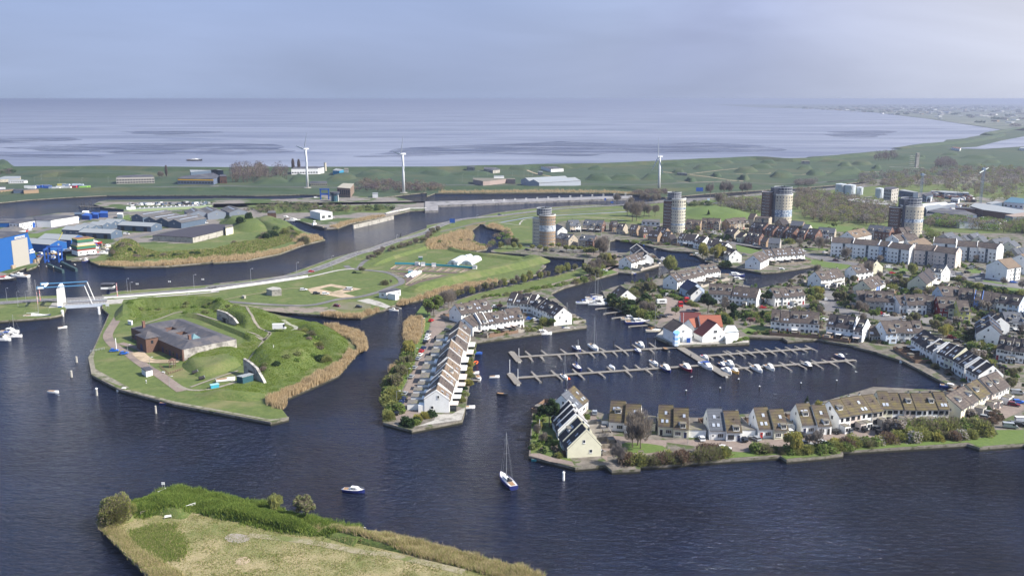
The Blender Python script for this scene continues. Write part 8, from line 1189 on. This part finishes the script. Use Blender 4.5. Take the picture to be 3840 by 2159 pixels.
RB=[('fringing the fort island, north-east','V 1660,540 1850,585 2040,625 2135,680 2168,790 2160,840 2070,870 2060,800 1980,720 1800,640',5200),('fringing the fort island, south-east','V 2060,870 1950,1000 1830,1140 1560,1265 1190,1425 1120,1400 1400,1260 1600,1120 1800,1050 1900,960 1960,860',6500),('at the fort island tip','R 2030,1160 2180,1100 2317,1040 2240,1130 2210,1250 2130,1240 2040,1200',1500),('at the slipway spit','V 1640,400 1830,420 2100,430 2230,390 2280,360 2320,372 2240,405 2100,455 1830,450 1620,425',1700),('along the allotment bank','G 2200,945 2300,900 2450,870 2574,830 W 1110,728 1180,715 1250,705 1250,714 1180,724 1110,737 1073,750 G 2450,892 2250,952',3600),('around the pond','C 0,1290 250,1225 420,1170 548,1180 560,1240 540,1310 730,1370 700,1400 560,1415 0,1395',5200),('east of the pond','C 725,1130 900,1172 985,1218 1005,1240 1020,1290 1040,1240 1010,1180 900,1130 790,1095',1800),('on the peninsula shore, left stretch','A 1350,1300 1600,1320 2000,1300 2574,1250 2574,1288 2000,1340 1500,1350 1200,1330',3000),('on the peninsula shore, right stretch','G 0,380 400,350 800,280 1050,210 1100,212 800,322 400,402 0,432',2600),('at the peninsula point','G 950,180 1050,100 1230,110 1330,150 1130,200',1500),('on the left terrace shore','H 305,300 380,250 470,240 500,270 480,400 420,500 330,480 305,440',4200),('by the small willow beach','H 160,760 250,710 270,760 180,790',500),('along the far canal bank','C 140,700 500,700 850,695 1500,690 2200,700 2574,720 2574,742 2200,720 1500,714 700,720 140,720',2600),('below the concrete guide wall','B 1400,1130 1650,1060 1850,1020 2050,990 2080,1000 1650,1085 1500,1145',1600)]
for ds,s_,n in RB:blades('reeds','tan reed belt '+ds,s_,n,2.1 if 'far' not in ds else 2.4,.34,reedm,k=4,cat='reeds',lean=.12)
blades('dry_grass','dry tan grass along the quay edge of the spit','S 65,650 150,650 420,900 560,1000 850,1182 800,1300 560,1190 60,700',9000,.9,.16,[tuft[2],reedm[0],tuft[1]],z=2.0,k=4);blades('dry_grass','tan reed and grass fringe on the long right edge of the spit','S 2100,720 2576,760 U 500,1030 1000,1130 1480,1260 2000,1400 2180,1470 1900,1500 1300,1340 900,1240 500,1120 0,1000 S 2200,780',16000,1.25,.2,[reedm[0],tuft[2],tuft[1],tuft[2]],z=2.0,k=4)
blades('meadow_grass','mixed tufted meadow over the foreground spit','S 200,680 500,620 900,560 1250,640 1700,720 2200,800 2576,860 U 1000,1300 1900,1500 1500,2000 S 1200,1400 560,1182',30000,.28,.13,[tuft[2],tuft[1],tuft[2],tuft[0]],z=2.0,k=4,fe=.3)
blades('nettle_thicket','green nettle thicket in the middle of the spit','S 380,760 560,700 760,720 860,850 860,1000 700,1040 500,1000 380,880',6500,.6,.18,[herb[0],tuft[1],tuft[0],tuft[2]],z=2.0,k=5,cat='thicket',fe=1.3);blades('bramble_thicket','green bramble bank along the far edge of the spit','S 400,470 560,415 700,350 830,330 1100,390 1640,490 1960,600 2576,730 2300,790 2000,770 1700,720 1300,620 1000,560 700,560 420,620',26000,1.05,.24,herb[:1]+tg+herb,z=2.0,k=5,cat='thicket',fe=.8)
blades('rampart_grass','long rough grass over the fort ramparts','R 1100,780 1450,620 1750,560 1900,300 2150,280 V 1400,480 1900,700 2000,850 1850,1080 1500,1230 1100,1360 700,1400 0,1340 300,1300 550,1260 950,1230 700,1040 500,950',42000,.34,.17,herb[:1]+tg+tg,k=4);blades('rampart_grass','rough grass over the northern fort bank','R 520,200 560,120 900,95 1400,85 1700,150 2100,230 2190,290 1900,380 1600,360 1300,260 1100,190 860,270 540,330',15000,.34,.17,herb[:1]+tg,k=4)
blades('bank_scrub','low scrub on the harbour peninsula slope','A 1340,1290 1360,1130 1560,1060 1700,1120 2000,1200 2574,1180 B 600,1260 940,1180 1060,1190 1000,1290 G 400,350 0,390',14000,1.0,.5,herb+[reedm[1]],k=4,cat='scrub')
def wood(name,label,spec,n,h,r_,mats,z=GZ,per=100,size=1.0,cat='wood'):
 q=rpts(spec,n,z);pts=[];tr=[];M=[]
 for x,y in q:
  hh=h*npr.uniform(.65,1.15);rr_=r_*npr.uniform(.7,1.2);d=npr.normal(size=(per,3));d/=np.linalg.norm(d,axis=1,keepdims=True);d*=npr.uniform(.4,1,(per,1))**.4;p=d*np.array([rr_,rr_,hh*.38]);p[:,0]+=x;p[:,1]+=y;p[:,2]+=z+hh*.6;pts.append(p);tr.append((x,y,hh));M.append(np.full(per,npr.integers(0,len(mats))))
 Q=quads(np.concatenate(pts),size*.5,stretch=2.2);Mi=np.concatenate(M);T_=[]
 for x,y,hh in tr:w_=.18+hh*.012;T_.append([[x-w_,y,z-.2],[x+w_,y,z-.2],[x+w_*.4,y,z+hh*.7],[x-w_*.4,y,z+hh*.7]]);T_.append([[x,y-w_,z-.2],[x,y+w_,z-.2],[x,y+w_*.4,z+hh*.7],[x,y-w_*.4,z+hh*.7]])
 V_=np.concatenate([Q,np.array(T_).reshape(-1,3)]);me=tri_soup(name,V_,4,mats+[bark],np.concatenate([Mi,np.full(len(T_),len(mats))]));return tag(link(name,me),label,cat,kind='stuff')
pm,bm_,gm_,om_,dm_,grn=lf['purple'],lf['brown'],lf['grey'],lf['olive'],lf['dark'],lf['green']
for s_,n,h,r_,ms,lb,sz in(('B 215,592 420,600 900,565 880,500 500,480 230,500',90,21,6,[pm,pm,bm_],'purplish leafless grove left of the left turbine',1.0),('B 1720,700 2560,722 C 200,700 200,640 0,630 B 2300,600 1750,600',130,8,4,[pm,bm_],'low purplish scrub wood behind the middle turbine',.8),('B 380,940 600,965 1740,955 1740,905 1400,890 1000,855 830,850 600,890',170,4.5,3,[om_,dm_,bm_],'dark shrub belt between the warehouses and the lock',.6),('B 1750,950 2170,925 2160,885 1760,900',40,4,3,[om_,dm_],'dark shrub bank at the lock mouth',.6),('D 920,905 1200,940 1500,965 1500,850 1200,830 950,800',110,9,4.5,[bm_,om_,gm_],'budding wood behind the grass hill',.8),('D 1870,900 2000,1040 2300,1090 2574,1110 E 800,1130 1000,1100 1000,900 600,830 200,760 0,740 D 1900,720',380,10,4.5,[bm_,gm_,om_,bm_],'broad budding wood between the two right towers',.85),('E 200,1040 600,1060 640,960 380,940',26,10,4.5,[lf['willow'],om_],'pale willow patch inside the broad wood',.8),('E 560,620 1000,660 1600,680 2100,740 2574,770 2900,760 2900,520 2574,440 2000,430 1500,450 900,500 600,520',460,9,5,[gm_,bm_,gm_,om_],'grey leafless belt behind the industrial estate',.95),('E 1400,1130 1700,1150 2100,1180 2574,1220 2700,1240 2700,1130 2200,1110 1800,1080 1400,1070',170,9,4.5,[om_,bm_,grn],'budding belt in front of the industrial estate',.8),('E 765,345 870,350 1050,310 1040,270 780,290',34,15,3.5,[gm_,pm],'thin poplar stand on the far shore',.9),('E 1490,425 1750,425 1730,370 1520,380',45,15,4,[gm_,pm],'dark leafless clump in the dune field',.9),('A -300,180 0,150 150,190 180,230 0,260 -300,260',70,6,5,[pm,dm_],'dark brushwood on the hill at far left',.9),('D -100,720 280,700 340,735 100,760 -100,760',40,5,3.5,[bm_,pm],'low brushwood on the far bank behind the cream tower',.7),('D 1850,640 2100,640 2120,600 1900,600',30,8,4,[gm_],'grey trees on the far canal bank right of the widest tower',.8),('D 570,870 640,890 900,890 880,850 600,845',30,4,3,[om_,dm_],'low shrubs below the roundabout',.6),('E 1380,1180 1560,1250 1460,1290 1390,1250',16,6,3,[om_,grn],'green shrubs at the foot of the last tower',.6)):
 wood('woodland',lb,s_,n,h,r_,[m for m in ms],size=sz)
def clutter(label,spec,n,hmax,cols,size=2.2,name='stored_goods',cat='stored goods'):
 q=rpts(spec,n);mb=MB()
 for x,y in q:mb.box(x,y,GZ,size*npr.uniform(.5,1.8),size*npr.uniform(.4,1.0),npr.uniform(.4,hmax),npr.uniform(0,3.1),mi=int(npr.integers(0,len(cols))))
 return tag(mb.build(name,cols),label,cat,kind='stuff')
rust=mat('rusty_steel',(.16,.07,.045),(.10,.05,.035),scale=1)
clutter('rusty scrap and stacked steel in the estate yard','E 1480,715 1950,765 1980,840 1700,800 1450,765',260,3.5,[rust,rust,metal,black_paint,steelblue,white_paint],4);clutter('loose goods and parked vehicles among the estate halls','E 1400,1000 1700,860 2000,870 2350,1100 2500,1110 2300,1120 1900,1010',160,2.2,[white_paint,metal,rust,black_paint,blue_paint,brick_red],3)
clutter('boxes and cradles cluttering the shipyard quay','A 440,1200 800,1180 860,1060 1100,1050 1300,1090 1330,1190 1090,1230 860,1150 560,1300 450,1300',110,2.0,[metal,black_paint,rust,white_paint,blue_paint,timber],2.0);clutter('crates and vehicles behind the white hall','A 150,940 370,900 380,930 160,960',26,1.6,[metal,black_paint,white_paint,red_paint],3.2);clutter('goods on the lock island quay','A 1500,600 2574,580 2574,605 1700,615',70,2.6,[metal,black_paint,white_paint,steelblue],3.5);clutter('stored materials on the canal quay beside the blue tents','A 930,790 1100,760 1300,720 1250,710 940,750',40,1.8,[white_paint,red_paint,metal,blue_paint],2.5)
for sp,lb,m in(('A 985,735 1080,742 1130,715 1040,705','blue tarpaulin tent on the harbour edge, left',blue_paint),('A 1090,725 1180,728 1200,700 1110,695','blue tarpaulin tent on the harbour edge, middle',blue_paint),('A 1200,712 1300,712 1300,685 1215,682','blue tarpaulin tent on the harbour edge, right',blue_paint),('A 990,700 1070,705 1075,680 1000,680','white container cabin behind the blue tents',white_paint),('A 898,720 985,722 985,700 900,698','dark container cabin left of the blue tents',steelblue),('A 1412,720 1480,724 1485,706 1420,704','small white cabin on the lawn edge beside the tanker barge',white_paint)):block('harbour_cabin',lb,'cabin',sp,4,m,m)
wood('woodland','scattered trees edging the industrial estate','E 1380,840 1700,850 1900,840 2300,830 2574,780 2574,760 2000,740 1500,690 1380,760',26,7,3.5,[om_,bm_],size=.7)
clutter('pale distant town and glasshouses on the hazy horizon','W 2000,274 2300,268 2576,272 2576,312 2400,305 2200,285',260,9,[white_paint,metal,grey_render,brick_tan],34,'distant_town','distant town')
wood('woodland','tree rows of the distant polder','W 1950,270 2300,266 2576,268 2576,322 2440,308 2200,284',200,11,26,[dm_,gm_],size=8,per=50)
bedm=mat('turned_soil',(.085,.06,.05),(.13,.10,.085),scale=1.5)
sheet('allotment_ground','X 20,205 85,163 400,176 725,200 600,238 320,224 120,212',Z2+.04,bedm);sheet('allotment_ground','X 0,216 120,224 420,242 545,250 330,302 205,342 150,332 165,300 90,245',Z2+.04,bedm)
beds=MB()
for i in range(29):x,y=32+i*21.5,199+i*1.15;seg_mb(beds,P('X',x,y),P('X',x+44,y-27+(i>20)*(i-20)*.8),.8,.8,GZ+.1,GZ+.3,mi=i%3)
for i in range(14):seg_mb(beds,P('X',158+i*14,332-i*4),P('X',285+i*14,240+i),.8,.8,GZ+.1,GZ+.3,mi=i%3)
for i in range(9):seg_mb(beds,P('X',i*13,219+i*6),P('X',70+i*12,222+i*7),.8,.8,GZ+.1,GZ+.3,mi=i%3)
o=beds.build('vegetable_beds',[sand,timber,mat('seedlings',(.10,.14,.04),(.14,.17,.06))]);tag(o,'rows of narrow vegetable beds on the allotments','vegetable beds',kind='stuff')
wall_line('netting_fence','turquoise netting fence across the allotments','fence','X 70,158 250,162 420,172 600,184 730,196',1.3,.5,bpy.data.materials['turquoise_paint'])
for i,(x0,y0,x1,y1,r_)in enumerate(((158,270,240,226,1.5),(200,270,280,226,1.5))):
 a,b=P('X',x0,y0),P('X',x1,y1);d=b-a;o=thing('poly_tunnel','white plastic crop tunnel on the near allotments, %s'%('left' if i==0 else 'right'),'poly tunnel',a,math.atan2(d.y,d.x));mb=MB();mb.sweep([[(x,r_*math.cos(t_),r_*math.sin(t_))for t_ in[math.pi*j/8 for j in range(9)]]for x in(0,d.length)]);mb.build('cover',white_paint,o);mb=MB();mb.box(-.03,0,0,.08,.9,1.3);mb.build('door',metal,o)
for i,(x0,y0,x1,y1,w_)in enumerate(((555,163,640,118,8.5),(670,166,755,120,8.5),(660,116,705,108,6))):
 a,b=P('X',x0,y0),P('X',x1,y1);d=b-a;o=thing('greenhouse','arched white greenhouse on the allotments, %s of three'%['left one','right one','small rear one'][i],'greenhouse',a,math.atan2(d.y,d.x),'greenhouses on the allotments');mb=MB();mb.sweep([[(x_,w_/2*math.cos(t_),3.3*math.sin(t_))for t_ in[math.pi*j/10 for j in range(11)]]for x_ in(0,d.length)]);mb.build('cover',mat('greenhouse_film',(.5,.54,.56),(.6,.63,.64),rough=.4),o);mb=MB();mb.box(-.05,0,0,.1,2,2.2);mb.build('door',metal,o)
for i,(x,y,c_,ds)in enumerate(((285,122,'green','alone in the upper grass'),(740,198,'white','at the right end of the netting fence'),(258,168,'white','first along the netting fence'),(305,172,'white','second along the netting fence'),(396,178,'white','third along the netting fence'),(200,236,'turq','above the white crop tunnels'),(585,168,'white','between the two greenhouses'))):
 m={'green':bpy.data.materials['green_paint'],'turq':bpy.data.materials['turquoise_paint'],'white':white_paint}[c_];o=thing('garden_shed','small %s allotment shed %s'%(dict(green='green',turq='turquoise',white='white')[c_],ds),'shed',P('X',x,y),R(rnd.uniform(-20,20)),'allotment sheds');mb=MB();mb.box(0,0,0,3,2.4,2.1);mb.build('wall',m,o);mb=MB();mb.sweep([[(-1.6,-1.4,2.0),(-1.6,0,2.8),(-1.6,1.4,2.0)],[(1.6,-1.4,2.0),(1.6,0,2.8),(1.6,1.4,2.0)]]);mb.build('roof',metal,o)
# ================================================================ HAZE
hz=bpy.data.materials.new('haze_air');hz.use_nodes=True;t=hz.node_tree
for n in list(t.nodes):t.nodes.remove(n)
ho=t.nodes.new('ShaderNodeOutputMaterial');pv=t.nodes.new('ShaderNodeVolumePrincipled')
pv.inputs['Color'].default_value=(.50,.56,.73,1);pv.inputs['Density'].default_value=1.0e-4;pv.inputs['Anisotropy'].default_value=.35
t.links.new(pv.outputs[0],ho.inputs['Volume'])
mb=MB();mb.box(0,29000,-3,130000,64000,125.5);o=mb.build('haze',hz);tag(o,kind='stuff')
